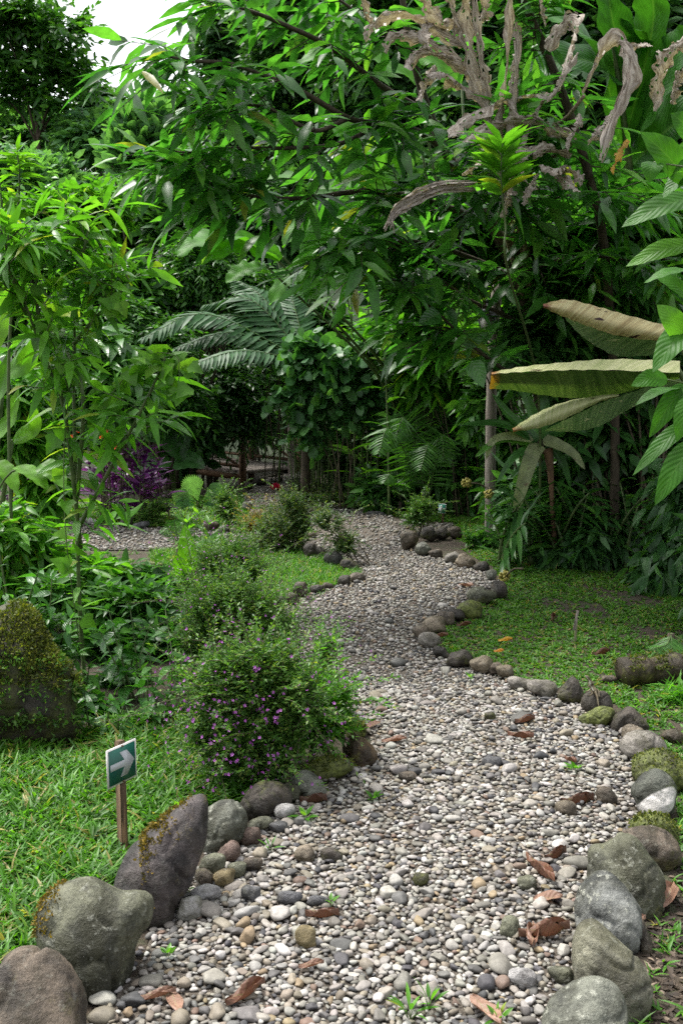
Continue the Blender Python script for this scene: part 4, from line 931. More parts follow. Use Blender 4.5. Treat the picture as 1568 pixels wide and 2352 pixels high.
def bush(name, label, cat, blobs_px, Y, mat, n, k=7, tl=.3, L=.12, W=.05, tpl='lo2', group=None, base=None, stems=7, stem_r=.011, shell=.45, gap=0.0, freq=1.5, up=.35, droop=.15, nup=1.0, jit=.55, deep=.9, mode='dist', trunk='stems', crown='foliage', bark='twig', spread=.75, trunk_r=None, bend=.2, sag=.15, flowers=None, wild=(.14, 1.35), sprays=None):
    """blobs_px: (px, py, rx, ry[, dY]) at depth Y"""
    blobs = []
    for b in blobs_px:
        y = Y + (b[4] if len(b) > 4 else 0); s = y / F
        e = .30 * (tl + L); sh = lambda v: max(v - e, .5 * v)
        blobs.append((P(b[0], b[1], y), np.array([sh(b[2] * s), sh((b[2] + b[3]) * .5 * s * deep), sh(b[3] * s)])))
    c0 = blobs[0][0]
    if base is None: bx, by = c0[0], Y
    else:
        q = P(base, 1000, Y) if np.isscalar(base) else G(*base); bx, by = q[0], q[1]
    root_p = np.array([bx, by, float(gz(bx, by))])
    root = empty(name, root_p, label, cat, group)
    pts, u = rand_blob(blobs, n, shell, gap, freq, wild)
    d = nrm(u + UP * up + rng.normal(0, .45, (n, 3)))
    bt = Leaves(); w = MB()
    twigs(bt, pts - d * tl * .5, d, tl * rng.uniform(.6, 1.3, n), k, L, W, spread, droop, nup, jit, bend, sag, mode)
    if sprays:
        p3, u3 = rand_blob(blobs, sprays[0], .8); d3 = nrm(u3 * .8 + UP * .7 + rng.normal(0, .35, (sprays[0], 3)))
        twigs(bt, p3, d3, sprays[1] * rng.uniform(.5, 1.2, sprays[0]), int(k * 1.5), L, W, spread, droop, nup, jit, bend, .25, mode, wood=w, wr=.0016)
    bt.build(crown, tpl, M[mat], root)
    ends, _ = rand_blob(blobs, stems, .2)
    for e in ends:
        e = e.copy()
        if trunk_r:
            top = root_p + (c0 - root_p) * np.array([.6, .6, .72]); 
            mid = top + (e - top) * .5 + UP * .15 * np.linalg.norm(e - top)
            w.tube(smooth_path([top, mid, e], 6), [trunk_r * .45, trunk_r * .08], 5)
        else:
            b0 = root_p + np.array([rng.normal(0, .1), rng.normal(0, .1), -.04]); m = b0 + (e - b0) * .5; m[:2] = b0[:2] + (e - b0)[:2] * .35
            w.tube(smooth_path([b0, m, e], 8), [stem_r, stem_r * .35], 5)
    if trunk_r:
        top = root_p + (c0 - root_p) * np.array([.6, .6, .78]); jg = rng.normal(0, .12, (4, 3)) * np.array([1, 1, 0]) * trunk_r * 4
        pth = [root_p - UP * .1, root_p + (top - root_p) * .33 + jg[1], root_p + (top - root_p) * .66 + jg[2], top]
        w.tube(smooth_path(pth, 10), [trunk_r * 1.25, trunk_r, trunk_r * .85, trunk_r * .6], 8)
    w.build(trunk, M[bark], root, smooth=True)
    if flowers:
        fm, fn, fs, cond = flowers
        p2, u2 = rand_blob(blobs, fn, .88)
        p2 = p2 + u2 * tl * rng.uniform(.5, 1.3, (len(p2), 1))
        keep = cond(*pix(p2)) if cond else np.ones(len(p2), bool); p2, u2 = p2[keep], u2[keep]
        m = len(p2)
        fb = Leaves(); a = np.tile(np.arange(5) * 1.257, m); cc = np.repeat(p2, 5, 0); ax = np.repeat(nrm(u2 + rng.normal(0, .5, (m, 3)) + UP * .3), 5, 0)
        s1 = nrm(np.cross(ax, np.array([.3, .2, 1.0]))); s2 = np.cross(ax, s1)
        dd = nrm(s1 * np.cos(a)[:, None] + s2 * np.sin(a)[:, None] + ax * .4)
        fb.add(cc, dd, ax, fs * rng.uniform(.7, 1.2, m * 5), fs * .6, 0)
        fb.build('flowers', 'petal', M[fm], root)
    return root

def big_leaf(parent, mid, width, mat, nvec=None, fold=.25, wavy=.03, name='leaf', rnd=.5, n=16, m=4, pw=(.62, .75), label=None, roll=0.0, petiole=None, tear=0.0):
    """mid: list of (px, py, Y) along the midrib from base to tip"""
    path = smooth_path(PP(mid), n) if not isinstance(mid, np.ndarray) else mid
    n = len(path)
    tg = nrm(np.gradient(path, axis=0)); V = []; uv = []
    view = nrm(CAM - path.mean(0))
    nv = nrm(UP * .55 + view * .75) if nvec is None else nrm(np.asarray(nvec, float))
    ph = rng.random() * 6
    tot = np.linalg.norm(np.diff(path, axis=0), axis=1).sum()
    for i in range(n):
        y = i / (n - 1)
        w = width * (math.sin(math.pi * min(1, max(0, y)) ** pw[0]) ** pw[1] if 0 < y < 1 else .02)
        x = nrm(np.cross(tg[i], nv)); z = np.cross(x, tg[i])
        if roll: x, z = x * math.cos(roll) + z * math.sin(roll), z * math.cos(roll) - x * math.sin(roll)
        for k in range(-m, m + 1):
            u = k / m
            wav = wavy * width * abs(u) ** 1.5 * math.sin(y * 26 + ph + (1.7 if k > 0 else 0)) 
            V.append(path[i] + x * (u * w / 2) + z * (fold * abs(u) * w / 2 - .12 * w * u * u * 2 * fold + wav)); uv.append((u * .5 + .5, y))
    N = 2 * m + 1
    q = [[i * N + k, i * N + k + 1, (i + 1) * N + k + 1, (i + 1) * N + k] for i in range(n - 1) for k in range(N - 1) if not (tear and rng.random() < tear and abs(k - m) > 1)]
    o = mesh_obj(name, V, np.ravel(q), np.full(len(q), 4), M[mat] if isinstance(mat, str) else mat, parent, True, {'rnd': np.full(len(V), rnd)}, np.array(uv))
    if label: o['label'] = label
    return o

def rosette_path(base, az, el, length, droop, n=12):
    t = np.linspace(0, 1, n)[:, None]
    d = np.array([math.cos(az) * math.cos(el), math.sin(az) * math.cos(el), math.sin(el)])
    return base + d * length * t - UP * droop * length * t ** 2

def frond(B_, W_, path, npair, ll, lw, ang=.9, droop=.15, flat=None, r=.006, tip=.25, nvec=None, y0=.08):
    """pinnate frond: leaflets to batch B_, rachis to W_"""
    path = np.asarray(path); n = len(path); tg = nrm(np.gradient(path, axis=0))
    nv = nvec if nvec is not None else nrm(UP * .8 + nrm(CAM - path.mean(0)) * .35)
    W_.tube(path, [r, r * .3], 5)
    o, d, nn, Ls = [], [], [], []
    for i in range(npair):
        y = y0 + (1 - y0) * (i + .5) / npair; f = y * (n - 1); a = min(int(f), n - 2); p = path[a] + (path[a + 1] - path[a]) * (f - a); t = tg[a]
        x = nrm(np.cross(t, nv)); z = np.cross(x, t)
        l = ll * (math.sin(math.pi * (.12 + .84 * y)) ** .7) * (1 - .25 * y) + ll * .05
        for s in (-1, 1):
            an = ang * (1 - .45 * y) + rng.normal(0, .05)
            o.append(p); d.append(t * math.cos(an) + x * s * math.sin(an) - UP * droop); nn.append(z + rng.normal(0, .18, 3)); Ls.append(l * rng.uniform(.9, 1.08))
    Ls = np.array(Ls); B_.add(o, nrm(np.array(d)), np.array(nn), Ls, lw * (Ls / ll) ** .4, .2)

def stem_plant(name, label, cat, stems, mat, L, W, step=.09, tpl='lance', group=None, stem_r=.008, el=.4, droop=.35, mode='opp', start=.2, Lend=.6, per=1, batch=None, stem_mat='stem', jit=.35, nup=1.0, bend=.3):
    """stems: list of lists of (px,py,Y) or np paths; leaves in pairs/spirals along them"""
    bt = Leaves(); w = MB(); base = None
    for s in stems:
        path = s if isinstance(s, np.ndarray) else smooth_path(PP(s), 20)
        if base is None: base = path[0].copy()
        w.tube(path, [stem_r, stem_r * .35], 6)
        ln = np.linalg.norm(np.diff(path, axis=0), axis=1).sum(); m = max(2, int(ln / step)); tg = nrm(np.gradient(path, axis=0))
        o, d, ls = [], [], []
        ph = rng.random() * 6
        for i in range(m):
            y = start + (1 - start) * (i + rng.random() * .4) / m
            f = min(y, .999) * (len(path) - 1); a = int(f); p = path[a] + (path[a + 1] - path[a]) * (f - a); t = tg[a]
            s1 = nrm(np.cross(t, np.array([.31, .2, .93]))); s2 = np.cross(t, s1)
            for j in range(2 if mode == 'opp' else per):
                an = (i * 1.571 + j * math.pi if mode == 'opp' else i * 2.4 + j * 1.1) + ph + rng.normal(0, .25)
                dd = s1 * math.cos(an) + s2 * math.sin(an)
                o.append(p); d.append(dd + t * el - UP * droop * rng.uniform(.4, 1.3)); ls.append(L * (1 - (1 - Lend) * y) * rng.uniform(.7, 1.15))
        # terminal whorl
        for j in range(4):
            an = j * 1.57 + ph; dd = s1 * math.cos(an) + s2 * math.sin(an); o.append(path[-1]); d.append(dd * .7 + t * .8 - UP * .1); ls.append(L * Lend * rng.uniform(.5, .9))
        ls = np.array(ls); bt.add(np.array(o), nrm(np.array(d)), UP * nup + rng.normal(0, jit, (len(o), 3)), ls, ls * W / L, bend + rng.normal(0, .1, len(o)))
    root = empty(name, base, label, cat, group)
    bt.build('foliage', tpl, M[mat], root)
    w.build('stems', M[stem_mat], root, smooth=True)
    return root
def curved(base, az, lean, h, n=10):
    t = np.linspace(0, 1, n)[:, None]
    return base + UP * h * t + np.array([math.cos(az), math.sin(az), -.25]) * lean * t ** 2
def gp(px, py): 
    g = G(px, py); g[2] = gz(g[0], g[1]); return g
def gY(px, Y):
    p = P(px, 1000, Y); p[2] = gz(p[0], p[1]); return p

# ------------------------------------------------------------------ far forest: each tree on its own trunk
GF = 'forest trees behind the garden'
def tree(label, blobs, Y, mat, n, **kw):
    a = dict(k=8, tl=.7, L=.24, W=.10, stems=9, trunk_r=.16, crown='crown', trunk='trunk', bark='bark', shell=.35, up=.15, group=GF); a.update(kw)
    return bush('forest_tree', label, 'tree', blobs, Y, mat, n, **a)
tree('tall open crowned tree against the white sky in the upper corner', [(55, 90, 150, 110), (150, 170, 90, 60), (20, 215, 110, 65), (185, 45, 45, 35), (110, 240, 90, 36), (20, 30, 110, 60)], 24, 'mid', 760, gap=.5, freq=1.7, base=145, trunk_r=.07, stems=6, k=9, L=.22, W=.08, wild=(.3, 1.3))
tree('distant small dome shaped tree on the skyline below the cloud gap', [(222, 238, 56, 48), (255, 265, 50, 30)], 42, 'deep', 620, tl=.9, L=.34, W=.16)
tree('thin topped young tree poking above the skyline', [(285, 250, 22, 34), (310, 272, 30, 14)], 26, 'deep', 80, tl=.6)
tree('dark tree just beside the sky gap, its lower flank hanging over the hillside', [(440, 285, 66, 86), (400, 300, 40, 60), (505, 330, 70, 90)], 34, 'deep', 1700, tl=.8, L=.30, W=.13)
tree('dark tree behind the leafy branch tips at the top of the sky gap', [(500, 110, 55, 120), (560, 60, 90, 130), (590, 210, 100, 110)], 30, 'deep', 1900, tl=.8, L=.28, W=.12, gap=.25, freq=.8)
tree('dark forest tree behind the middle of the overhanging crown', [(690, 110, 130, 190), (600, 330, 110, 110), (760, 300, 140, 130)], 23, 'deep', 2300)
tree('dark forest tree behind the withered banana-like leaves', [(880, 80, 150, 190), (980, 260, 150, 160)], 21, 'deep', 2100)
tree('dark forest tree above the weathered post', [(1120, 60, 160, 200), (1160, 280, 160, 150)], 19, 'deep', 2300)
tree('dark forest tree behind the green banana leaves', [(1360, 80, 190, 220), (1420, 320, 190, 170), (1570, 60, 120, 160)], 17, 'deep', 2300)
tree('shadowy tree behind the drooping ginger leaves', [(700, 500, 150, 120), (560, 470, 90, 90)], 18, 'deep', 1500)
tree('shadowy tree closing the view above the fern bank', [(900, 520, 170, 140), (1000, 660, 150, 110)], 17, 'deep', 1700)
tree('shadowy tree closing the view behind the weathered post', [(1180, 520, 170, 160), (1250, 720, 170, 140)], 15, 'deep', 1800)
tree('shadowy tree at the frame edge behind the broad leaved shrub', [(1470, 520, 190, 180), (1480, 780, 180, 170)], 13, 'deep', 1700)
# hillside shrubs
GH = 'shrubs on the hillside'
def hill(label, blobs, Y, mat='glauc', n=600, **kw):
    a = dict(k=7, tl=.5, L=.24, W=.11, stems=6, stem_r=.03, group=GH, gap=.15, freq=.9, shell=.4, up=.45); a.update(kw)
    return bush('hillside_shrub', label, 'shrub', blobs, Y, mat, n, **a)
hill('pale shrub at the top of the hillside under the open crowned tree', [(70, 320, 110, 70), (10, 290, 70, 50)], 26, n=900)
hill('pale shrub below the dome shaped tree', [(210, 320, 90, 60), (270, 300, 60, 40)], 24, n=750)
hill('shrub of big upright paddle leaves in front of the skyline', [(335, 310, 62, 66), (310, 370, 70, 50)], 17, 'glauc', 300, L=.32, W=.13, tpl='obov', up=1.2, droop=-.25, k=7, spread=.5, tl=.45, nup=.5)
hill('grey green shrub under the upright paddle leaves', [(340, 450, 100, 75), (400, 400, 60, 50)], 20, n=800)
hill('pale shrub in the middle of the hillside behind the tall weed', [(170, 420, 120, 70), (240, 400, 80, 60)], 21, n=950)
hill('yellow green shrub spreading behind the tall weed', [(110, 500, 120, 60), (230, 470, 80, 50)], 15, 'bright', n=420, L=.2, W=.08)
hill('pale shrub low on the hillside at the frame edge', [(30, 430, 90, 90), (20, 540, 80, 80)], 19, n=900)
hill('dark shrub in the fold of the hillside', [(250, 520, 110, 70), (150, 530, 80, 60)], 18, 'mid', n=900)
hill('dark glossy shrub in the fold beside the fine leaved trees', [(400, 530, 90, 80), (340, 590, 90, 60)], 16.5, 'dark', n=850, L=.2, W=.08)
hill('dull green shrub above the fine leaved trees', [(470, 430, 70, 90), (520, 520, 80, 70)], 18, 'dark', n=750)
hill('dark shrub filling the foot of the hillside', [(130, 640, 130, 90), (30, 680, 110, 90)], 15.5, 'mid', n=1000)
hill('broad leaved dark shrub behind the red flowered plant', [(270, 680, 110, 90), (200, 780, 110, 90)], 14, 'dark', n=900, L=.22, W=.09)
# fine leaved trees arching over the bridge
GA = 'fine leaved trees over the footbridge'
def fine(label, blobs, Y, n, **kw):
    a = dict(k=13, tl=.55, L=.10, W=.035, stems=9, stem_r=.035, group=GA, gap=.18, freq=1.3, shell=.4, up=-.05, droop=.35, sag=.35, tpl='lo2', bark='bark'); a.update(kw)
    return bush('arching_tree', label, 'tree', blobs, Y, 'mid' if 'mat' not in kw else kw['mat'], n, **{k: v for k, v in a.items() if k != 'mat'})
fine('fine leaved arching tree with hanging sprays above the palm fronds', [(470, 610, 110, 90), (410, 690, 80, 60), (560, 640, 80, 70)], 14.5, 1500, base=400)
fine('fine leaved arching tree hanging over the purple leaved plants', [(350, 800, 110, 90), (290, 720, 70, 70), (390, 900, 90, 90)], 13.2, 1500, base=330)
fine('dark fine leaved tree over the entrance of the footbridge', [(500, 880, 110, 80), (560, 940, 90, 60), (420, 960, 70, 60)], 15.5, 1500, mat='dark', base=400)
fine('dark fine leaved tree behind the railing', [(600, 820, 110, 110), (520, 760, 90, 80)], 19, 1300, mat='deep', base=580, tl=.7, L=.13)
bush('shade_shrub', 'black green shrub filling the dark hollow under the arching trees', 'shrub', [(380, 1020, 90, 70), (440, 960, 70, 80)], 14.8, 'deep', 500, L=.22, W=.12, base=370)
def elephant_ear():
    root = empty('elephant_ear', gY(400, 13.2), 'elephant ear plant with a huge dark leaf in the hollow by the purple plants', 'plant')
    for (m, w, r) in [([(360, 975, 13.1), (395, 1000, 13), (420, 1060, 12.95)], .55, .2), ([(385, 1045, 13.1), (350, 1065, 13), (310, 1090, 12.95)], .34, .7), ([(400, 1060, 13), (440, 1060, 12.9), (470, 1075, 12.8)], .3, .3)]:
        big_leaf(root, m, w, 'dark', rnd=r, wavy=.02, pw=(.5, .6))
    s = MB()
    for p in ((360, 975), (385, 1045), (400, 1060)): s.tube(smooth_path([gY(400, 13.2), gY(400, 13.2) * .5 + P(*p, 13.1) * .5 + UP * .05, P(*p, 13.1)], 8), [.016, .01], 6)
    s.build('stalks', M['stem'], root)
elephant_ear()
M['vine'] = leaf_mat('round_vine_leaves', [(0, (.03, .10, .03)), (.6, (.055, .15, .045)), (1, (.09, .21, .06))], .34, .42)
# ------------------------------------------------------------------ middle distance
bush('vine_draped_shrub', 'shrub draped with round leaved vine behind the cane clump', 'shrub', [(775, 850, 110, 90), (700, 810, 70, 60), (850, 880, 80, 80), (790, 930, 70, 50), (680, 900, 50, 60), (715, 980, 50, 50)], 12.0, 'vine', 640, k=6, tl=.34, gap=.3, L=.12, W=.10, tpl='round', shell=.55, up=.1, droop=.4, nup=.6, stems=9, base=800)
bush('understorey_shrub', 'dark understorey shrub under the fern fronds', 'shrub', [(930, 1010, 110, 110), (870, 930, 80, 80), (830, 1080, 80, 70)], 14, 'deep', 900, L=.17, W=.07, group='understorey shrubs by the fern bank')
bush('understorey_shrub', 'bushy lance leaved shrub beside the weathered post', 'shrub', [(1060, 1010, 70, 80), (1030, 1090, 60, 70), (1090, 1110, 50, 60), (1080, 930, 60, 60)], 11.6, 'mid', 520, L=.17, W=.05, k=8, droop=.4, group='understorey shrubs by the fern bank', base=1070)
bush('understorey_shrub', 'shaded shrub with mid green leaves above the fern bank', 'shrub', [(980, 850, 110, 80), (880, 790, 90, 60)], 13.5, 'mid', 620, L=.2, W=.075, group='understorey shrubs by the fern bank')
bush('understorey_shrub', 'dark shrub beneath the drooping branch of the big tree', 'shrub', [(640, 730, 100, 70), (740, 760, 80, 50)], 15, 'dark', 620, L=.2, W=.08, group='understorey shrubs by the fern bank')
bush('understorey_shrub', 'low dark shrub behind the far end of the gravel bend', 'shrub', [(1000, 1120, 60, 40), (930, 1120, 60, 30), (860, 1120, 60, 26)], 11.6, 'dark', 330, L=.13, W=.05, group='understorey shrubs by the fern bank')
bush('understorey_shrub', 'broad leaved bright shrub filling the gap between the fern bank and the post', 'shrub', [(1010, 790, 100, 70), (930, 750, 80, 50), (1080, 840, 70, 60), (970, 860, 70, 50)], 11.4, 'bright', 420, L=.23, W=.085, tpl='ovate', k=7, droop=.35, group='understorey shrubs by the fern bank', base=1060)
bush('understorey_shrub', 'mid green leafy shrub crowding round the foot of the tall post', 'shrub', [(1120, 930, 60, 80), (1150, 830, 60, 80), (1180, 1000, 50, 60), (1160, 1100, 40, 60)], 10.3, 'mid', 380, L=.18, W=.06, tpl='lance', k=8, droop=.4, group='understorey shrubs by the fern bank', base=1175)
bush('understorey_shrub', 'leafy mid green shrub closing the hollow behind the cane clump', 'shrub', [(840, 1030, 90, 70), (760, 1010, 60, 60), (900, 1090, 60, 40), (820, 1090, 60, 40)], 14.6, 'mid', 520, L=.2, W=.08, tpl='ovate', k=7, droop=.35, group='understorey shrubs by the fern bank', base=840)
bush('understorey_shrub', 'leafy shrub between the footbridge and the round leaved vine', 'shrub', [(620, 960, 60, 50), (650, 900, 60, 60), (560, 900, 60, 50)], 17.6, 'mid', 420, L=.22, W=.08, tpl='ovate', k=7, droop=.35, group='understorey shrubs by the fern bank', base=720)
# bright ginger stand behind
def ginger_stand(name, label, base_px, Y, n, h, L, W, mat, spread=.7, lean=.4):
    b0 = gY(base_px, Y); bt = Leaves(); w = MB()
    for i in range(n):
        b = b0 + np.array([rng.normal(0, spread), rng.normal(0, spread * .5), 0]); b[2] = gz(b[0], b[1])
        p = curved(b, rng.random() * 6.28, lean * rng.uniform(.2, 1), h * rng.uniform(.7, 1.1), 12); w.tube(p, [.016, .007], 6)
        tg = nrm(np.gradient(p, axis=0)); sd = nrm(np.cross(tg[5], rng.normal(0, 1, 3)))
        for j in range(17):
            y = .12 + .88 * j / 16; q = p[0] + 0; f = min(y, .999) * 11; a = int(f); q = p[a] + (p[a + 1] - p[a]) * (f - a)
            bt.add(q, nrm(sd * (1 if j % 2 else -1) * .9 + tg[a] * .5 + rng.normal(0, .1, 3) - UP * .1), UP + rng.normal(0, .2, 3), L * rng.uniform(.75, 1.1), W, .35)
    root = empty(name, b0, label, 'ginger')
    bt.build('foliage', 'lance', M[mat], root); w.build('stems', M['stem'], root, smooth=True)
ginger_stand('ginger_stand', 'ginger stand with leaves coloured brighter behind the weathered post', 1000, 12.6, 20, 3.0, .46, .095, 'lime', .8, .6)  # lime leaf colour stands in for light the trees above block
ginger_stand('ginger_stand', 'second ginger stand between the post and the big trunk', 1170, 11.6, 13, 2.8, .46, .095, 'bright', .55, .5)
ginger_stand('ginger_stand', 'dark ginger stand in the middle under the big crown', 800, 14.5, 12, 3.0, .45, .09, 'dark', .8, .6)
# palm
def palm():
    root = empty('broad_palm', gY(700, 12.4), 'palm with broad grey green arching fronds over the path', 'palm')
    c = P(712, 835, 12.4); st = MB()
    st.tube(smooth_path([gY(700, 12.4), P(705, 960, 12.4), c], 8), [.06, .05], 8)
    st.build('trunk', M['bark'], root, smooth=True)
    tips = [((325, 778), (480, 722), 11.6, .36), ((425, 842), (560, 805), 11.2, .32), ((470, 700), (580, 690), 12.8, .38), ((540, 640), (610, 690), 13.2, .36), ((395, 745), (560, 728), 12.6, .36), ((660, 640), (680, 720), 13.2, .34), ((400, 800), (540, 765), 11.9, .34)]
    for (t, m, y, ll) in tips:
        b = Leaves(); w = MB(); path = smooth_path([c, P(*m, (12.4 + y) / 2), P(*t, y)], 14)
        frond(b, w, path, 26, ll, .058, 1.0, .2)
        f = w.build('frond', M['stem'], root); b.build('leaflets', 'leaflet', M['palm'], f)
palm()
# ------------------------------------------------------------------ ferns
def fern(label, px, Y, tips, ll=.17, n=26, dead=False, base_z=None):
    b0 = gY(px, Y); root = empty('fern', b0, label, 'fern', 'ferns on the shaded bank')
    cz = b0 + UP * (.15 if base_z is None else base_z); st = MB(); st.tube([b0 - UP * .05, cz], [.03, .02], 6); st.build('stem', M['bark'], root)
    for (t, m, y) in tips:
        w = MB(); b = Leaves(); path = smooth_path([cz, P(*m, (Y + y) / 2), P(*t, y)], 12); tg = nrm(np.gradient(path, axis=0)); nv = nrm(UP * .7 + nrm(CAM - cz) * .6)
        w.tube(path, [.005, .002], 4)
        for i in range(n):
            yy = .12 + .88 * (i + .5) / n; f = yy * 11; a = min(int(f), 10); p = path[a] + (path[a + 1] - path[a]) * (f - a); x = nrm(np.cross(tg[a], nv))
            l = ll * math.sin(math.pi * (.18 + .8 * yy)) ** .8 + .01
            for s in (-1, 1):
                d = nrm(tg[a] * .4 + x * s - UP * .2 + rng.normal(0, .05, 3)); z = np.cross(x * s, tg[a]); z = z * np.sign(z @ UP + 1e-6)
                b.add(p, d, z + rng.normal(0, .2, 3), l * rng.uniform(.85, 1.1), .62 * np.linalg.norm(path[-1] - path[0]) / n, .3)
        fr = w.build('frond', M['stem'], root); b.build('leaflets', 'blade', M['fern'], fr)
fern('fern with a broad light green frond hanging over the gravel bend', 985, 11.2, [((868, 1042), (900, 985), 10.6), ((905, 1010), (935, 965), 10.8), ((880, 985), (925, 960), 11.4), ((965, 1080), (985, 1020), 10.6), ((1020, 1060), (1010, 1000), 10.8), ((940, 1090), (960, 1010), 11.0)], .30)
fern('dark fern high on the bank above the light green one', 960, 12.2, [((870, 870), (915, 800), 11.4), ((905, 915), (930, 835), 11.4), ((975, 920), (965, 835), 11.6), ((1040, 880), (1000, 800), 12), ((930, 760), (950, 770), 12.4), ((1010, 770), (985, 770), 12.4)], .34, base_z=1.75)
fern('small fern at the foot of the bank near the far sign', 920, 11.4, [((880, 1110), (900, 1090), 11), ((925, 1125), (925, 1095), 11), ((960, 1110), (945, 1090), 11.2), ((905, 1080), (912, 1085), 11.6)], .16)
fern('little fern on the side path in front of the pale seedling', 405, 8.6, [((370, 1225), (390, 1215), 8.5), ((440, 1225), (425, 1212), 8.5), ((400, 1195), (402, 1205), 8.6), ((430, 1205), (420, 1205), 8.7)], .08)
fern('blue green fern beside the mossy log', 1560, 5.6, [((1500, 1490), (1530, 1480), 5.4), ((1520, 1520), (1540, 1500), 5.3), ((1600, 1500), (1580, 1480), 5.5)], .10)
# ------------------------------------------------------------------ cane clump with torch flower
def canes():
    b0 = gp(740, 1132); root = empty('cane_clump', b0, 'clump of thin dark upright canes with one red torch flower', 'cane clump')
    st = MB(); lf = Leaves()
    for i in range(38):
        b = b0 + np.array([rng.normal(0, .2), rng.normal(0, .18), 0]); p = curved(b, rng.random() * 6.28, rng.uniform(.05, .4), rng.uniform(.7, 1.7), 8); st.tube(p, [.011, .007], 5)
        for j in range(5): lf.add(p[-1 - (j % 3)], nrm(rng.normal(0, 1, 3) + UP * .1), UP, rng.uniform(.2, .34), .06, .35)
    st.build('canes', M['stem'], root, smooth=True); lf.build('foliage', 'lance', M['dark'], root)
    c = P(694, 1002, 13.4); s = MB(); s.tube(smooth_path([b0 + np.array([-.12, -.1, 0]), P(700, 1070, 13.5), c - UP * .03], 8), [.01, .008], 5)
    fs = s.build('flower_stalk', M['stem'], root)
    b = Leaves(); u = nrm(rng.normal(0, 1, (60, 3)) + UP * .5); b.add(np.tile(c, (60, 1)), u, rng.normal(0, 1, (60, 3)), .055, .03, -.2); b.build('torch_flower', 'petal', M['pinkred'], fs)
canes()
# ------------------------------------------------------------------ purple and red flowered plants
def purple(label, spots, Y, n_top):
    stems = []
    for (x, y, dy) in spots:
        b = gY(x + rng.normal(0, 14), Y + dy); stems.append(smooth_path([b, b * .4 + P(x, y, Y + dy) * .6 + np.array([.02, 0, .03]), P(x, y, Y + dy)], 12))
    return stem_plant('purple_leaved_plant', label, 'plant', stems, 'purple', .26, .075, step=.10, group='purple leaved plants beyond the lawn', el=.6, droop=.15, start=.15, Lend=.9, stem_mat='twig')
purple('purple leaved plant with the tallest violet top', [(318, 1015, -.2), (345, 1040, -.1), (300, 1050, 0), (330, 1065, -.2), (360, 1075, -.2)], 10.9, 4)
purple('clump of violet leaves nearest the fan palm', [(300, 1090, -.2), (330, 1100, -.2), (355, 1090, 0), (345, 1120, -.3), (310, 1125, -.4), (285, 1105, 0), (365, 1115, -.1), (270, 1090, .1)], 11.2, 8)
purple('dark violet leaved clump behind the tall weed stem', [(215, 1000, .3), (190, 985, .4), (240, 1040, .2), (255, 1075, .1), (235, 1100, 0), (260, 1120, -.2), (230, 1130, -.2)], 11.4, 6)
purple('low violet leaved clump at the frame edge behind the lime leaves', [(30, 1040, .2), (60, 1060, .1), (90, 1050, .3), (120, 1075, .2), (10, 1060, .2)], 11.2, 5)
def redflower(label, blobs, Y, flowers, **kw):
    r = bush('red_flowered_plant', label, 'shrub', blobs, Y, 'glauc2', kw.get('n', 260), k=7, tl=.35, L=.24, W=.085, tpl='ovate', up=.5, droop=.45, nup=.8, shell=.4, group='glossy shrubs with red flower spikes', bend=.35)
    for (x, y) in flowers:
        c = P(x, y, Y - .7); b = Leaves(); k = 18; t = np.linspace(0, 1, k); ax = nrm(np.array([.7, 0, .5]))
        b.add(c + ax * (t * .09)[:, None], nrm(rng.normal(0, 1, (k, 3)) * .7 + ax * .8), rng.normal(0, 1, (k, 3)), .032, .018, .1); b.build('flower_spike', 'petal', M['red'], r)
M['glauc2'] = leaf_mat('waxy_leaves', [(0, (.04, .13, .02)), (.6, (.07, .2, .035)), (1, (.11, .27, .05))], .35, .3, veins=.7, vscale=8, spec=.6)
redflower('glossy shrub with small red flower spikes behind the tall weed', [(260, 880, 80, 80), (290, 920, 60, 50), (190, 950, 60, 70)], 10.8, [(228, 1006), (248, 1038)], n=250)
redflower('taller glossy shrub reaching up behind the weed stems', [(130, 830, 100, 90), (60, 900, 80, 80), (220, 800, 70, 60), (120, 960, 90, 80)], 10.9, [(160, 1005)], n=330)
# ------------------------------------------------------------------ fan palm
def fanpalm():
    b0 = gp(462, 1172); root = empty('fan_palm', b0, 'small pale green fan palm with pleated leaves by the side path', 'palm')
    s = MB(); Y = b0[1]
    for (tip, ang, ln, spr) in [((455, 1150), 1.85, .36, .85), ((466, 1150), .75, .33, .7), ((450, 1152), 2.65, .30, .75), ((466, 1160), .2, .22, .6), ((450, 1160), 3.0, .26, .6)]:
        c = P(tip[0], tip[1], Y - .12); s.tube([b0, c], [.009, .006], 5)
        V = []; q = []; n = 15
        nv = nrm(nrm(CAM - c) * .7 + UP * .6); rt = nrm(np.cross(nrm(ray(*tip)), UP)); up = nrm(UP - nrm(ray(*tip)) * .1)
        for i in range(2 * n + 1):
            a = ang + spr * (i / n - 1) * .62; d = rt * math.cos(a) + up * math.sin(a); l = ln * (1 - .12 * (i % 2)) * (1 - .25 * abs(i / n - 1) ** 2); pl = nv * (.012 if i % 2 else -.006)
            V += [c, c + d * l * .5 + pl * .7, c + d * l * (.97 if i % 2 else 1.0) - UP * l * .10 + pl]
        for i in range(2 * n): q += [[3 * i, 3 * i + 1, 3 * i + 4], [3 * i + 1, 3 * i + 2, 3 * i + 5, 3 * i + 4]]
        mesh_obj('fan_leaf', V, [i for f in q for i in f], [len(f) for f in q], M['fan'], root, False, {'rnd': np.full(len(V), rng.random())})
    s.build('stalks', M['stem'], root)
fanpalm()
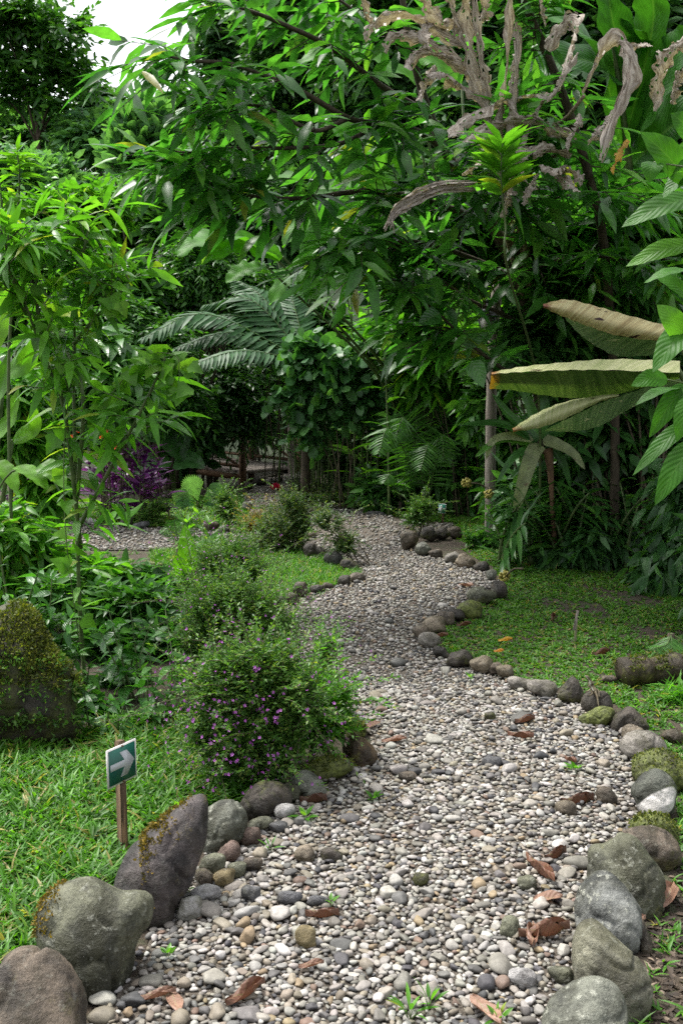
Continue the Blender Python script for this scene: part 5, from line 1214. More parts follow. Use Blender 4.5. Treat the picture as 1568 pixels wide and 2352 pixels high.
# ------------------------------------------------------------------ wispy shrubs
GW = 'wispy small shrubs along the gravel'
def wispy(label, blobs, base, n, mat='wisp', stems=9, **kw):
    g = gp(*base); a = dict(k=16, tl=.17, L=.028, W=.011, tpl='lo', shell=.25, up=.5, droop=.1, sag=.1, base=base, stems=stems, stem_r=.006, gap=.3, freq=6, group=GW, deep=.9, sprays=(24, .34)); a.update(kw)
    return bush('wispy_shrub', label, 'shrub', blobs, g[1], mat, n, **a)
wispy('bushy wispy shrub on the tip of the grass island', [(640, 1225, 80, 75), (595, 1265, 55, 50), (690, 1190, 45, 60), (670, 1150, 40, 34), (740, 1170, 26, 20)], (690, 1268), 1000, stems=18, up=1.0, gap=.35)
wispy('wispy shrub leaning over the gravel with bare dark stems', [(768, 1215, 34, 36), (790, 1245, 26, 36), (745, 1200, 24, 22)], (818, 1298), 300, stems=10, up=1.1, gap=.35)
wispy('dark wispy shrub beside the far sign', [(965, 1175, 32, 30), (980, 1160, 24, 22), (950, 1190, 22, 20)], (968, 1228), 420, mat='cuph', stems=8)
wispy('wispy shrub on the far side of the side path', [(520, 1170, 30, 30), (515, 1145, 20, 20)], (520, 1208), 320, mat='cuph', stems=7)
wispy('thin yellowish shrub at the foot of the far path', [(690, 1142, 36, 18), (660, 1155, 26, 14), (720, 1150, 30, 14)], (690, 1172), 130, stems=7)
wispy('thin yellowish shrub below the cane clump', [(760, 1148, 34, 14), (800, 1150, 24, 10)], (770, 1170), 190, stems=6)
wispy('small wispy shrub between the purple clump and the fan palm', [(345, 1180, 34, 24), (375, 1165, 26, 20)], (352, 1208), 200, mat='cuph', stems=6)
wispy('orange tinged low shrub on the wedge between the paths', [(590, 1205, 36, 14), (610, 1195, 20, 12)], (592, 1224), 170, mat='orangey', stems=6) if M.setdefault('orangey', leaf_mat('orange_tinged_leaves', [(0, (.10, .12, .02)), (.5, (.2, .16, .03)), (1, (.3, .17, .04))], .35, .5)) else None
wispy('pale wispy shrub at the frame edge behind the weeds', [(40, 1170, 60, 30), (90, 1190, 40, 22)], (50, 1225), 330, stems=8)
# ------------------------------------------------------------------ cuphea bushes
GC2 = 'purple flowered bushes along the path'
def cuphea(label, blobs, base, n, fn, cond=None, mat='cuph', **kw):
    g = gp(*base); a = dict(k=18, tl=.15, L=.0165, W=.0075, tpl='lo', shell=.35, up=.55, droop=.0, sag=.05, base=base, stems=26, stem_r=.005, gap=.25, freq=7, wild=(.35, 1.55), group=GC2, flowers=('magenta', fn, .008, cond), deep=.95); a.update(kw)
    return bush('flowering_bush', label, 'bush', blobs, g[1] - .1, mat, n, **a)
cuphea('large fine leaved bush full of tiny purple flowers beside the near boulders', [(480, 1580, 45, 55), (530, 1535, 55, 45), (590, 1520, 55, 42), (640, 1535, 55, 50), (690, 1565, 45, 50), (560, 1570, 80, 70), (630, 1600, 80, 75), (500, 1640, 70, 75), (570, 1680, 85, 70), (650, 1690, 70, 65), (470, 1690, 45, 55), (540, 1750, 85, 42), (630, 1750, 75, 40), (700, 1620, 45, 60)], (620, 1785), 2800, 1100, cond=lambda x, y: (x < 640) & (y > 1600) | (rng.random(len(x)) < .35), tl=.19, up=.9, gap=.42, freq=9, wild=(.35, 1.4), L=.019, W=.0085, sprays=(170, .36))
cuphea('fresh green low branched bush leaning onto the gravel', [(735, 1620, 75, 75), (765, 1660, 55, 55), (700, 1690, 60, 50), (775, 1600, 40, 40)], (755, 1735), 560, 30, mat='bright', L=.028, W=.011, tl=.14, k=12, sprays=(50, .28))
cuphea('thin upright twiggy shrub standing out against the gravel', [(745, 1500, 30, 60), (735, 1560, 40, 50), (760, 1470, 16, 30)], (745, 1640), 190, 20, gap=.35, stems=10, L=.02)
cuphea('fine leaved bush with few purple flowers behind the large one', [(470, 1400, 55, 55), (530, 1370, 60, 60), (590, 1400, 60, 50), (640, 1440, 50, 50), (500, 1460, 60, 60), (570, 1460, 70, 55), (640, 1490, 55, 45), (450, 1470, 40, 50), (540, 1510, 60, 40)], (550, 1560), 2100, 200, L=.021, tl=.22, up=.9, gap=.4, wild=(.35, 1.4), sprays=(110, .42))
cuphea('pinkish flowered fine leaved bush by the pale weeds', [(440, 1330, 50, 45), (490, 1290, 55, 40), (545, 1270, 50, 34), (520, 1330, 60, 45), (580, 1310, 34, 34), (560, 1350, 50, 34), (460, 1370, 50, 34)], (505, 1415), 1300, 220, L=.023, tl=.25, up=.9, gap=.4, wild=(.35, 1.4), sprays=(80, .45))
# ------------------------------------------------------------------ broad leaved weeds by the mossy rock
GB2 = 'broad leaved weeds by the mossy rock'
def weed(label, stems, mat='broad', L=.12, W=.055, **kw):
    a = dict(step=.075, tpl='ovate', group=GB2, stem_r=.006, el=.25, droop=.45, start=.2, Lend=.7); a.update(kw)
    return stem_plant('broad_leaved_weed', label, 'weed', stems, mat, L, W, **a)
def up_stem(bx, by, tx, ty, dY=0.0, bend=12):
    b = gp(bx, by); t = P(tx, ty, b[1] + dY); m = (b + t) / 2 + np.array([rng.normal(0, .02), 0, 0]); return smooth_path([b, m, t], 14)
weed('bright topped broad leaved weed in front of the dark hollow', [up_stem(368, 1668, 385, 1478), up_stem(372, 1664, 345, 1500), up_stem(375, 1662, 420, 1520, .1), up_stem(366, 1670, 340, 1560)], 'bright2', .125, .055) if M.setdefault('bright2', leaf_mat('soft_leaves', [(0, (.05, .16, .03)), (.6, (.08, .22, .04)), (1, (.12, .29, .05))], .4, .4, veins=.55, vscale=5)) else None
weed('dark glossy broad leaved weed beside the bright topped one', [up_stem(300, 1610, 270, 1440, .1), up_stem(310, 1612, 250, 1400), up_stem(320, 1615, 300, 1400, .15), up_stem(340, 1625, 350, 1420, .2), up_stem(305, 1615, 230, 1450)], 'broad', .13, .06)
weed('low heart leaved weed at the lawn edge below the rock', [up_stem(240, 1690, 255, 1610), up_stem(270, 1690, 285, 1620), up_stem(210, 1680, 195, 1590), up_stem(180, 1690, 165, 1610), up_stem(290, 1685, 300, 1640)], 'broad', .095, .052, step=.05)
weed('pair of hanging ribbed leaves on a shoot from the rock', [up_stem(190, 1600, 205, 1530, -.1), up_stem(195, 1600, 180, 1500, -.1)], 'bright2', .12, .05, step=.09)
weed('dark broad leaved weeds filling the hollow behind', [up_stem(400, 1600, 420, 1420, .3), up_stem(440, 1600, 440, 1440, .3), up_stem(420, 1610, 380, 1400, .4), up_stem(460, 1590, 470, 1420, .5), up_stem(430, 1640, 430, 1560, .1), up_stem(400, 1660, 410, 1590, .1), up_stem(350, 1650, 320, 1580)], 'broad', .125, .055)
bush('ground_weeds', 'dense mixed weeds under the tall weed and behind the broad leaved ones', 'weeds', [(260, 1500, 120, 90), (380, 1480, 110, 80), (330, 1570, 130, 80), (220, 1600, 70, 70), (450, 1540, 60, 80)], 5.7, 'dark', 420, k=7, tl=.16, L=.085, W=.045, stems=14, stem_r=.005, shell=.15, tpl='ovate')
weed('leafy weeds growing on top of the mossy rock', [smooth_path([P(60, 1420, 5.0), P(70, 1370, 5), P(90, 1310, 4.9)], 12), smooth_path([P(20, 1410, 5.0), P(10, 1360, 5), P(-10, 1310, 4.9)], 12), smooth_path([P(110, 1440, 4.9), P(115, 1400, 4.9), P(120, 1330, 4.9)], 12), smooth_path([P(140, 1480, 4.9), P(150, 1450, 4.8), P(165, 1420, 4.8)], 12)], 'broad', .13, .05, step=.06)
weed('slender pale weed in the middle of the beds', [up_stem(430, 1480, 440, 1310), up_stem(432, 1480, 470, 1330), up_stem(430, 1480, 410, 1340)], 'lime', .12, .03, tpl='lance')
weed('yellow green seedling tree standing before the side path', [up_stem(450, 1330, 455, 1180), up_stem(450, 1330, 430, 1200), up_stem(452, 1330, 480, 1205)], 'lime', .2, .06, tpl='lance', step=.12)
def aroid():
    root = empty('aroid', gp(428, 1400), 'pale upright arrow leaf standing before the pink flowered bush', 'plant')
    big_leaf(root, [(432, 1320, 6.75), (430, 1270, 6.7), (424, 1205, 6.7)], .13, 'lime', nvec=(.2, -1, .2), rnd=.3, pw=(.7, .6)); big_leaf(root, [(425, 1330, 6.7), (412, 1300, 6.65), (405, 1275, 6.6)], .1, 'lime', nvec=(-.5, -1, .2), rnd=.6)
    big_leaf(root, [(470, 1235, 6.9), (490, 1262, 6.85), (500, 1290, 6.8)], .22, 'bright2', rnd=.5, pw=(.5, .6))
    s = MB(); b = np.array(root.location)
    for p in ((432, 1322, 6.75), (425, 1332, 6.7), (470, 1238, 6.9)): s.tube(smooth_path([b, b * .5 + P(*p) * .5, P(*p)], 8), [.008, .005], 5)
    s.build('stalks', M['stem'], root)
aroid()
bush('ground_weeds', 'mixed low green weeds between the tall weed and the side path', 'weeds', [(230, 1390, 90, 40), (330, 1380, 80, 45), (130, 1360, 60, 40)], 5.9, 'mid', 420, k=7, tl=.18, L=.09, W=.035, stems=14, stem_r=.005, shell=.2, tpl='ovate')
bush('ground_weeds', 'leafy tangle of light green weeds filling the frame edge behind the rock', 'weeds', [(40, 1230, 100, 70), (120, 1310, 90, 60), (20, 1330, 80, 60), (210, 1310, 60, 40)], 6.3, 'bright', 420, k=8, tl=.26, L=.13, W=.036, tpl='lance', stems=14, stem_r=.006, shell=.15, droop=.35)
bush('ground_weeds', 'light green weeds standing between the tall weed and the red flowered shrubs', 'weeds', [(50, 1010, 80, 80), (110, 1120, 70, 60), (30, 900, 70, 80)], 7.6, 'bright', 320, k=8, tl=.3, L=.16, W=.045, tpl='lance', stems=12, stem_r=.008, shell=.15, droop=.35)
bush('ground_weeds', 'small leaved weeds creeping over the top and flank of the mossy rock', 'weeds', [(60, 1420, 90, 30), (130, 1500, 40, 40), (0, 1410, 60, 30), (150, 1600, 30, 60), (90, 1470, 50, 30)], 4.9, 'mid', 420, k=8, tl=.1, L=.04, W=.02, stems=10, stem_r=.003, shell=.1, droop=.3)
bush('ground_weeds', 'broad leaved low weeds covering the soil between the rock and the flowered bush', 'weeds', [(240, 1610, 80, 50), (330, 1620, 80, 50), (400, 1640, 60, 50), (190, 1640, 40, 50), (290, 1560, 90, 50)], 5.2, 'dark', 240, k=6, tl=.12, L=.075, W=.042, stems=14, stem_r=.004, shell=.1, tpl='ovate', droop=.3)
bush('ground_weeds', 'tangled weeds at the foot of the mossy rock', 'weeds', [(60, 1720, 90, 26), (150, 1700, 60, 26), (-20, 1720, 60, 30)], 4.55, 'cuph', 420, k=8, tl=.09, L=.028, W=.018, stems=14, stem_r=.003, shell=.1)
bush('ground_weeds', 'dark creeping weeds along the back of the near lawn', 'weeds', [(280, 1690, 80, 22), (380, 1690, 80, 26), (460, 1690, 40, 30)], 4.7, 'mid', 330, k=7, tl=.09, L=.035, W=.02, stems=12, stem_r=.003, shell=.1)
bush('ground_weeds', 'layered leafy plants filling the bed between the tall weed and the grass island', 'weeds', [(250, 1330, 80, 60), (350, 1340, 70, 50), (300, 1400, 90, 50), (420, 1400, 50, 50), (180, 1400, 70, 50)], 6.9, 'mid', 520, k=7, tl=.2, L=.12, W=.05, stems=14, stem_r=.005, shell=.1, tpl='ovate', droop=.3)
bush('ground_weeds', 'little broad leaved weeds on the bare soil beside the mossy rock', 'weeds', [(230, 1630, 60, 26), (300, 1660, 60, 20), (200, 1600, 30, 26), (350, 1650, 40, 26)], 4.75, 'broad', 130, k=6, tl=.09, L=.06, W=.034, stems=10, stem_r=.003, shell=.1, tpl='ovate', droop=.3)
# strap leaved plants
def straps(label, px, py, n, h, L, mat, spread=.12, w=.028, lean=(.1, .5)):
    b0 = gp(px, py); root = empty('strap_leaved_plant', b0, label, 'plant'); 
    for i in range(n):
        az = rng.random() * 6.28; p = rosette_path(b0 + np.array([rng.normal(0, spread), rng.normal(0, spread * .6), 0]), az, rng.uniform(.95, 1.5), h * rng.uniform(.6, 1.1), rng.uniform(*lean) * .5, 10)
        big_leaf(root, p, w, mat, nvec=(math.cos(az) * -.8, math.sin(az) * -.8, .5), fold=.5, wavy=0, rnd=rng.random(), n=10, m=1, pw=(.45, .5))
straps('bright strap leaved plant at the frame edge beyond the rock', 40, 1360, 20, .75, .5, 'lime', .2)
straps('second bright strap leaved plant behind the tall weed stem', 120, 1330, 14, .65, .5, 'bright', .16)
# lime broad leaves at the left edge
def limes():
    root = empty('lime_leaved_plant', gY(-10, 7.0), 'plant with big lime green leaves at the frame edge', 'plant')
    for (m, w) in [([(-40, 800, 6.9), (-5, 740, 6.85), (25, 660, 6.8)], .22), ([(-40, 960, 6.9), (0, 900, 6.8), (20, 810, 6.7)], .2), ([(-30, 1010, 6.8), (20, 970, 6.7), (45, 890, 6.6)], .18), ([(10, 860, 7), (60, 830, 6.9), (90, 760, 6.9)], .15), ([(-30, 760, 7), (-10, 700, 7), (-20, 600, 7)], .2), ([(30, 1010, 6.8), (75, 985, 6.7), (80, 930, 6.6)], .14)]:
        big_leaf(root, m, w, 'lime', rnd=rng.random(), nvec=rng.normal(0, .4, 3) + np.array([.2, -1, .5]))
    s = MB(); b = np.array(root.location)
    for p in ((-40, 800, 6.9), (-40, 960, 6.9), (-30, 1010, 6.8), (10, 860, 7), (-30, 760, 7), (30, 1010, 6.8)): s.tube(smooth_path([b, b * .5 + P(*p) * .5 + np.array([-.05, 0, 0]), P(*p)], 8), [.02, .012], 6)
    s.build('stalks', M['stem'], root)
    root = empty('heart_leaved_vine', gY(20, 5.9), 'sprawling vine with big heart shaped lime leaves at the frame edge', 'vine')
    for (a, b, w) in [((-10, 1060), (40, 1130), .13), ((40, 1070), (110, 1125), .13), ((95, 1065), (150, 1120), .13)]:
        y = 5.8 + rng.normal(0, .1); big_leaf(root, [(*a, y), ((a[0] + b[0]) / 2 + 4, (a[1] + b[1]) / 2 - 6, y - .05), (*b, y - .1)], w, 'lime', rnd=rng.random(), nvec=np.array([0, -.6, 1]) + rng.normal(0, .3, 3), pw=(.5, .55))
    s = MB(); g0 = np.array(root.location); s.tube(smooth_path([g0, P(-10, 1200, 5.9), P(20, 1090, 5.85), P(100, 1080, 5.85), P(150, 1150, 5.8)], 16), .006, 5); s.build('stem', M['stem'], root)
limes()
# ------------------------------------------------------------------ tall weed with a climbing vine
TW = [smooth_path(PP(p), 26) for p in [
    [(196, 1575, 5.15), (184, 1400, 5.15), (176, 1150, 5.1), (170, 900, 5.1), (172, 700, 5.1), (160, 540, 5.05), (150, 470, 5.0)],
    [(186, 1260, 5.13), (150, 950, 5.0), (115, 850, 4.95), (70, 730, 4.9), (30, 620, 4.85), (0, 520, 4.8)],
    [(178, 1140, 5.1), (190, 900, 5.0), (130, 760, 5.2), (95, 640, 5.3), (60, 560, 5.3)],
    [(180, 1215, 5.1), (230, 1120, 5.0), (300, 990, 4.9), (355, 880, 4.85), (380, 820, 4.85)],
    [(170, 790, 5.1), (220, 730, 5.05), (270, 680, 5.0), (300, 640, 5.0)],
    [(165, 640, 5.1), (190, 580, 5.0), (205, 520, 5.0)], [(100, 800, 4.95), (85, 690, 4.9), (80, 600, 4.9), (75, 530, 4.9)], [(60, 720, 4.9), (30, 640, 4.8), (15, 590, 4.75), (20, 540, 4.75)]]]
def tall_weed():
    r = stem_plant('tall_weed', 'tall leafy weed with a dark ribbed stem rising from behind the mossy rock', 'weed', TW, 'weed', .19, .042, step=.055, tpl='lance', stem_r=.0115, el=.35, droop=.35, start=.12, Lend=.75, mode='spiral', per=2)
    # extra leafy side twigs
    bt = Leaves(); w = MB(); o, d = [], []
    for s in TW:
        for t in rng.uniform(.25, 1, 8): 
            i = int(t * 25); o.append(s[i]); d.append(nrm(rng.normal(0, 1, 3) * np.array([1, .7, .3]) + UP * .7))
    o, d = np.array(o), np.array(d)
    twigs(bt, o, d, rng.uniform(.12, .32, len(o)), 9, .15, .034, .7, .3, 1.0, .5, .3, .1, 'spiral', wood=w, wr=.004)
    bt.build('side_foliage', 'lance', M['bright'], r); w.build('side_twigs', M['stem'], r)
tall_weed()
def lobed_vine():
    root = empty('climbing_vine', gY(190, 5.05), 'lobed leaf vine climbing through the tall weed', 'vine'); b = Leaves(); w = MB()
    paths = [[(195, 1560, 5.05), (150, 1200, 5.0), (160, 900, 5.0), (230, 700, 4.95), (260, 690, 4.9)], [(170, 1000, 5.0), (260, 900, 4.9), (330, 820, 4.85), (400, 815, 4.8), (412, 850, 4.8), (408, 905, 4.8)], [(160, 900, 5), (110, 760, 4.9), (60, 700, 4.85), (90, 600, 4.9)], [(300, 860, 4.85), (345, 825, 4.85), (400, 845, 4.8)]]
    for p in paths:
        pth = smooth_path(PP(p), 30); w.tube(pth, .0025, 4, cap=False); k = 26; i = rng.integers(3, 30, k)
        b.add(pth[i] + rng.normal(0, .03, (k, 3)), nrm(rng.normal(0, .6, (k, 3)) - UP * .6), nrm(CAM - pth[i]) * .6 + UP * .6 + rng.normal(0, .4, (k, 3)), rng.uniform(.06, .11, k), rng.uniform(.07, .12, k), .2)
    b.build('foliage', 'lobed', M['lime'], root); w.build('stem', M['stem'], root)
lobed_vine()
def tall_seedlings():
    for (lab, sts) in [('yellow green leafy shoot rising at the frame edge on the hillside foot', [[(20, 900, 6.2), (35, 600, 6.1), (45, 420, 6.0), (40, 345, 6)], [(30, 700, 6.1), (10, 520, 6), (0, 420, 6)]])]:
        g = gY(15, 6.2); pths = [smooth_path(np.concatenate([[g], PP(s)]) if i == 0 else PP(s), 24) for i, s in enumerate(sts)]
        stem_plant('leafy_shoot', lab, 'weed', pths, 'lime', .22, .05, step=.07, stem_r=.012, el=.5, droop=.3, start=.4)
tall_seedlings()
# ------------------------------------------------------------------ the big overhanging tree
KT = 1.34
def PK(l): return PP([(a, b, c * KT) for a, b, c in l])
def big_tree():
    g = gY(1262, 9.2)
    root = empty('overhanging_tree', g, 'big lance leaved tree whose long branches hang across the upper middle', 'tree')
    w = MB()
    trunk = smooth_path(np.concatenate([[g - UP * .1], PK([(1250, 1150, 6.85), (1238, 900, 6.75), (1222, 760, 6.6), (1188, 640, 6.5), (1125, 510, 6.4), (1040, 380, 6.2), (985, 260, 6.1), (945, 120, 6.0), (915, -60, 5.9)])]), 40)
    w.tube(trunk, [.07, .06, .056, .05, .04, .03, .02], 9); w.build('trunk', M['bark'], root, smooth=True)
    br = [
     ([(1040, 380, 6.2), (990, 320, 6.1), (930, 292, 5.95), (870, 285, 5.8), (800, 272, 5.6), (700, 215, 5.4), (600, 170, 5.25), (520, 145, 5.1), (440, 140, 5.0), (390, 130, 4.9)], .022, 9, 1.5),
     ([(1125, 510, 6.4), (1040, 480, 6.1), (940, 450, 5.9), (830, 440, 5.7), (700, 455, 5.5), (580, 450, 5.35), (470, 415, 5.2)], .02),
     ([(1188, 640, 6.5), (1100, 600, 6.2), (980, 560, 5.9), (880, 555, 5.6), (790, 570, 5.4)], .018),
     ([(985, 260, 6.1), (880, 200, 5.9), (760, 110, 5.7), (660, 60, 5.5), (560, 20, 5.3), (500, 10, 5.2)], .018, 8, 1.5),
     ([(945, 120, 6.0), (860, 60, 5.8), (740, -30, 5.6)], .016),
     ([(945, 140, 6.0), (1010, 60, 5.9), (1060, -30, 5.8)], .014),
     ([(870, 285, 5.8), (780, 330, 5.6), (660, 340, 5.45), (540, 340, 5.3), (430, 350, 5.2)], .014),
     ([(800, 272, 5.6), (720, 300, 5.45), (620, 250, 5.3), (560, 240, 5.2), (500, 235, 5.1)], .013),
     ([(1222, 760, 6.6), (1150, 720, 6.4), (1080, 690, 6.2), (1010, 640, 6.0)], .016),
     ([(1238, 880, 6.75), (1160, 850, 6.3), (1080, 790, 6.0), (1000, 715, 5.8), (930, 660, 5.7)], .014),
     ([(1125, 510, 6.4), (1210, 470, 6.1), (1300, 450, 5.8), (1400, 440, 5.6)], .014),
     ([(1040, 380, 6.2), (1100, 330, 5.9), (1160, 330, 5.6), (1180, 300, 5.4)], .012),
     ([(1188, 640, 6.5), (1270, 600, 6.2), (1370, 590, 5.9), (1460, 600, 5.7)], .014),
     ([(1125, 510, 6.4), (1120, 470, 6.0), (1150, 430, 5.6), (1165, 380, 5.4), (1170, 330, 5.3)], .012),
    ]
    for bi, (p, r0, *ex) in enumerate(br):
        dens, tp = ex if ex else (13, .9)
        path = smooth_path(PK(p), 30); tg = nrm(np.gradient(path, axis=0)); ln = np.linalg.norm(np.diff(path, axis=0), axis=1).sum()
        m = MB(); m.tube(path, [r0 * 1.3, r0, r0 * .35], 6)
        n = int(ln * dens); t = .15 + .83 * rng.random(n) ** tp; i = (t * 29).astype(int)
        sd = nrm(np.cross(tg[i], UP)) * np.where(rng.random(n) < .5, 1, -1)[:, None]
        d = nrm(tg[i] * .75 + sd * rng.uniform(.3, 1, (n, 1)) + UP * rng.normal(-.02, .3, (n, 1)) + rng.normal(0, .12, (n, 3)))
        b = Leaves(); tl = rng.uniform(.35, .8, n) * (1.1 - .5 * t)
        qx, qy = pix(path[i] + d * tl[:, None] * .6); ok = ~((qx > 1070) & (qx < 1165) & (qy > 630) & (qy < 800)); i, d, tl = i[ok], d[ok], tl[ok]
        twigs(b, path[i], d, tl, 8, .255, .07, .72, .22, 1.0, .38, .22, .28, 'dist', .25, m, .0045)
        # terminal spray
        e = np.repeat(path[-1:], 4, 0); twigs(b, e, tg[-1:] + rng.normal(0, .35, (4, 3)), .45, 7, .25, .05, .7, .15, 1.0, .35, .2, .2, 'dist', .2, m, .0035)
        bo = m.build('branch', M['bark'], root, smooth=True); b.build('foliage', 'lance', M['tree'], bo)
    # big leaves on the low drooping branch
    bo = None
    for (a, c) in [((960, 655), (990, 700)), ((985, 640), (1010, 700)), ((940, 650), (930, 690)), ((1060, 790), (1120, 760)), ((1100, 790), (1150, 740)), ((1010, 720), (960, 745)), ((1080, 830), (1110, 890))]:
        big_leaf(root, [(*a, 7.7), ((a[0] + c[0]) / 2 + 3, (a[1] + c[1]) / 2 - 3, 7.65), (*c, 7.6)], .14, 'broad', rnd=rng.random(), nvec=rng.normal(0, .4, 3) + np.array([0, -.7, .8]), n=10, m=2)
big_tree()
def dark_trunk():
    root = empty('slender_tree', gY(1420, 8.6), 'slender dark leaning stem crossing the withered leaves', 'tree')
    w = MB(); p = smooth_path(np.concatenate([[gY(1420, 8.6) - UP * .05], PK([(1410, 900, 6.3), (1385, 560, 5.9), (1350, 400, 5.8), (1300, 240, 5.7), (1240, 90, 5.6), (1180, -40, 5.5)])]), 26)
    w.tube(p, [.04, .035, .032, .03, .027], 8); w.build('trunk', M['bark'], root, smooth=True)
    m = MB(); b = Leaves(); n = 60; i = rng.integers(9, 26, n); d = nrm(rng.normal(0, 1, (n, 3)) * np.array([1, .8, .5]) + UP * .2)
    twigs(b, p[i], d, rng.uniform(.3, .7, n), 8, .24, .05, .72, .25, 1.0, .4, .22, .25, 'dist', .25, m, .004)
    m.build('twigs', M['bark'], root); b.build('foliage', 'lance', M['tree'], root)
dark_trunk()
# bright young shoots in front of the trunk
def shoots():
    sts = [smooth_path(PP(p), 16) for p in [[(1165, 620, 6.6), (1160, 520, 6.55), (1150, 420, 6.5), (1152, 330, 6.5)]]]
    g = gY(1245, 8.6); sts[0] = smooth_path(np.concatenate([[g], [P(1235, 900, 8.2)], sts[0][::5]]), 30)
    stem_plant('leafy_shoot', 'bright paired leaf shoot standing in front of the withered leaves', 'weed', sts, 'bright', .30, .075, step=.15, stem_r=.010, el=.7, droop=.05, start=.74, Lend=.8)
shoots()
# ------------------------------------------------------------------ ginger with big wavy leaves behind the tree
def heliconia():
    root = empty('giant_ginger', gY(1010, 12.2), 'giant ginger with long wavy drooping leaves behind the overhanging tree', 'ginger')
    L_ = [([(640, 600, 6.7), (540, 545, 6.4), (460, 555, 6.2), (405, 588, 6.1)], .24), ([(650, 590, 6.7), (560, 560, 6.5), (500, 575, 6.3), (455, 605, 6.2)], .2), ([(610, 610, 6.6), (560, 620, 6.5), (520, 650, 6.4)], .16),
          ([(900, 380, 7.2), (800, 420, 6.9), (720, 480, 6.7), (650, 570, 6.6)], .3), ([(880, 450, 7.2), (800, 480, 6.9), (740, 530, 6.8), (690, 600, 6.7)], .3), ([(870, 500, 7.1), (760, 560, 6.9), (720, 620, 6.8), (690, 680, 6.8)], .28),
          ([(880, 480, 7.4), (885, 380, 7.4), (870, 300, 7.3), (850, 250, 7.3)], .36), ([(820, 420, 7.4), (790, 320, 7.3), (740, 280, 7.2)], .3), ([(960, 190, 7.5), (850, 130, 7.3), (760, 120, 7.2), (680, 145, 7.1)], .3),
          ([(960, 300, 7.5), (900, 330, 7.3), (830, 350, 7.2), (770, 420, 7.1)], .28), ([(780, 560, 7), (730, 600, 6.9), (660, 640, 6.8), (620, 700, 6.8)], .24), ([(1000, 420, 7.5), (960, 470, 7.3), (920, 540, 7.2), (900, 620, 7.2)], .3),
          ([(760, 420, 7.2), (690, 400, 7.0), (620, 420, 6.9), (570, 480, 6.8)], .26), ([(700, 300, 7.3), (640, 310, 7.2), (590, 350, 7.1)], .26), ([(850, 640, 7.0), (790, 640, 6.9), (740, 660, 6.8), (700, 690, 6.8)], .22), ([(1060, 200, 7.8), (1000, 140, 7.7), (930, 130, 7.6)], .3)]
    s = MB(); b = np.array(root.location)
    for i, (m, w) in enumerate(L_):
        m = [(a, c, 9.2 + (y - 6) * 1.35) for a, c, y in m]; w *= 1.42
        big_leaf(root, m, w, 'ginger', rnd=rng.random(), fold=.25, wavy=.07, n=24, m=4, pw=(.75, .55), nvec=np.array([-.2, -.75, .75]) + rng.normal(0, .25, 3))
        q = P(*m[0]); s.tube(smooth_path([b + rng.normal(0, .3, 3) * np.array([1, .6, 0]), b * .5 + q * .5 + np.array([.25, .4, .15]), q], 10), [.024, .012], 6)
    s.build('stalks', M['stem'], root, smooth=True)
heliconia()
# ------------------------------------------------------------------ green banana-like plant in the top corner
def banana():
    root = empty('banana_plant', gY(1500, 9.2), 'green banana-like plant with large translucent leaves in the upper corner', 'banana plant')
    L_ = [([(1425, 330, 6.4), (1380, 150, 6.2), (1310, 60, 6.0), (1240, 28, 5.9)], .34), ([(1430, 250, 6.4), (1420, 120, 6.2), (1400, 20, 6.0), (1390, -60, 5.9)], .3), ([(1440, 300, 6.4), (1480, 150, 6.2), (1500, 40, 6.0), (1490, -60, 5.8)], .32), ([(1450, 330, 6.4), (1530, 170, 6.0), (1580, 60, 5.8)], .34),
          ([(1440, 200, 6.4), (1350, 140, 6.2), (1260, 150, 6.1), (1215, 185, 6.0)], .3), ([(1430, 430, 6.4), (1340, 380, 6.2), (1260, 380, 6.1), (1190, 430, 6.0)], .3), ([(1440, 400, 6.4), (1370, 330, 6.3), (1290, 320, 6.2), (1220, 350, 6.1)], .28), ([(1450, 380, 6.4), (1530, 300, 6.2), (1600, 260, 6.0)], .4), ([(1440, 120, 6.3), (1450, 80, 6.1), (1425, 40, 6.0)], .24)]
    b = np.array(root.location); s = MB()
    s.tube(smooth_path([b, P(1470, 700, 9), P(1440, 350, 8.8), P(1400, 40, 8.6)], 14), [.07, .05, .03, .015], 9)
    for m, w in L_: big_leaf(root, [(a, c, y * 1.38) for a, c, y in m], w * 1.38, 'banana', rnd=rng.random(), fold=.3, wavy=.05, n=26, m=5, pw=(.7, .5), nvec=np.array([-.1, -.7, .6]) + rng.normal(0, .3, 3))
    s.build('stalk', M['stem'], root, smooth=True)
banana()
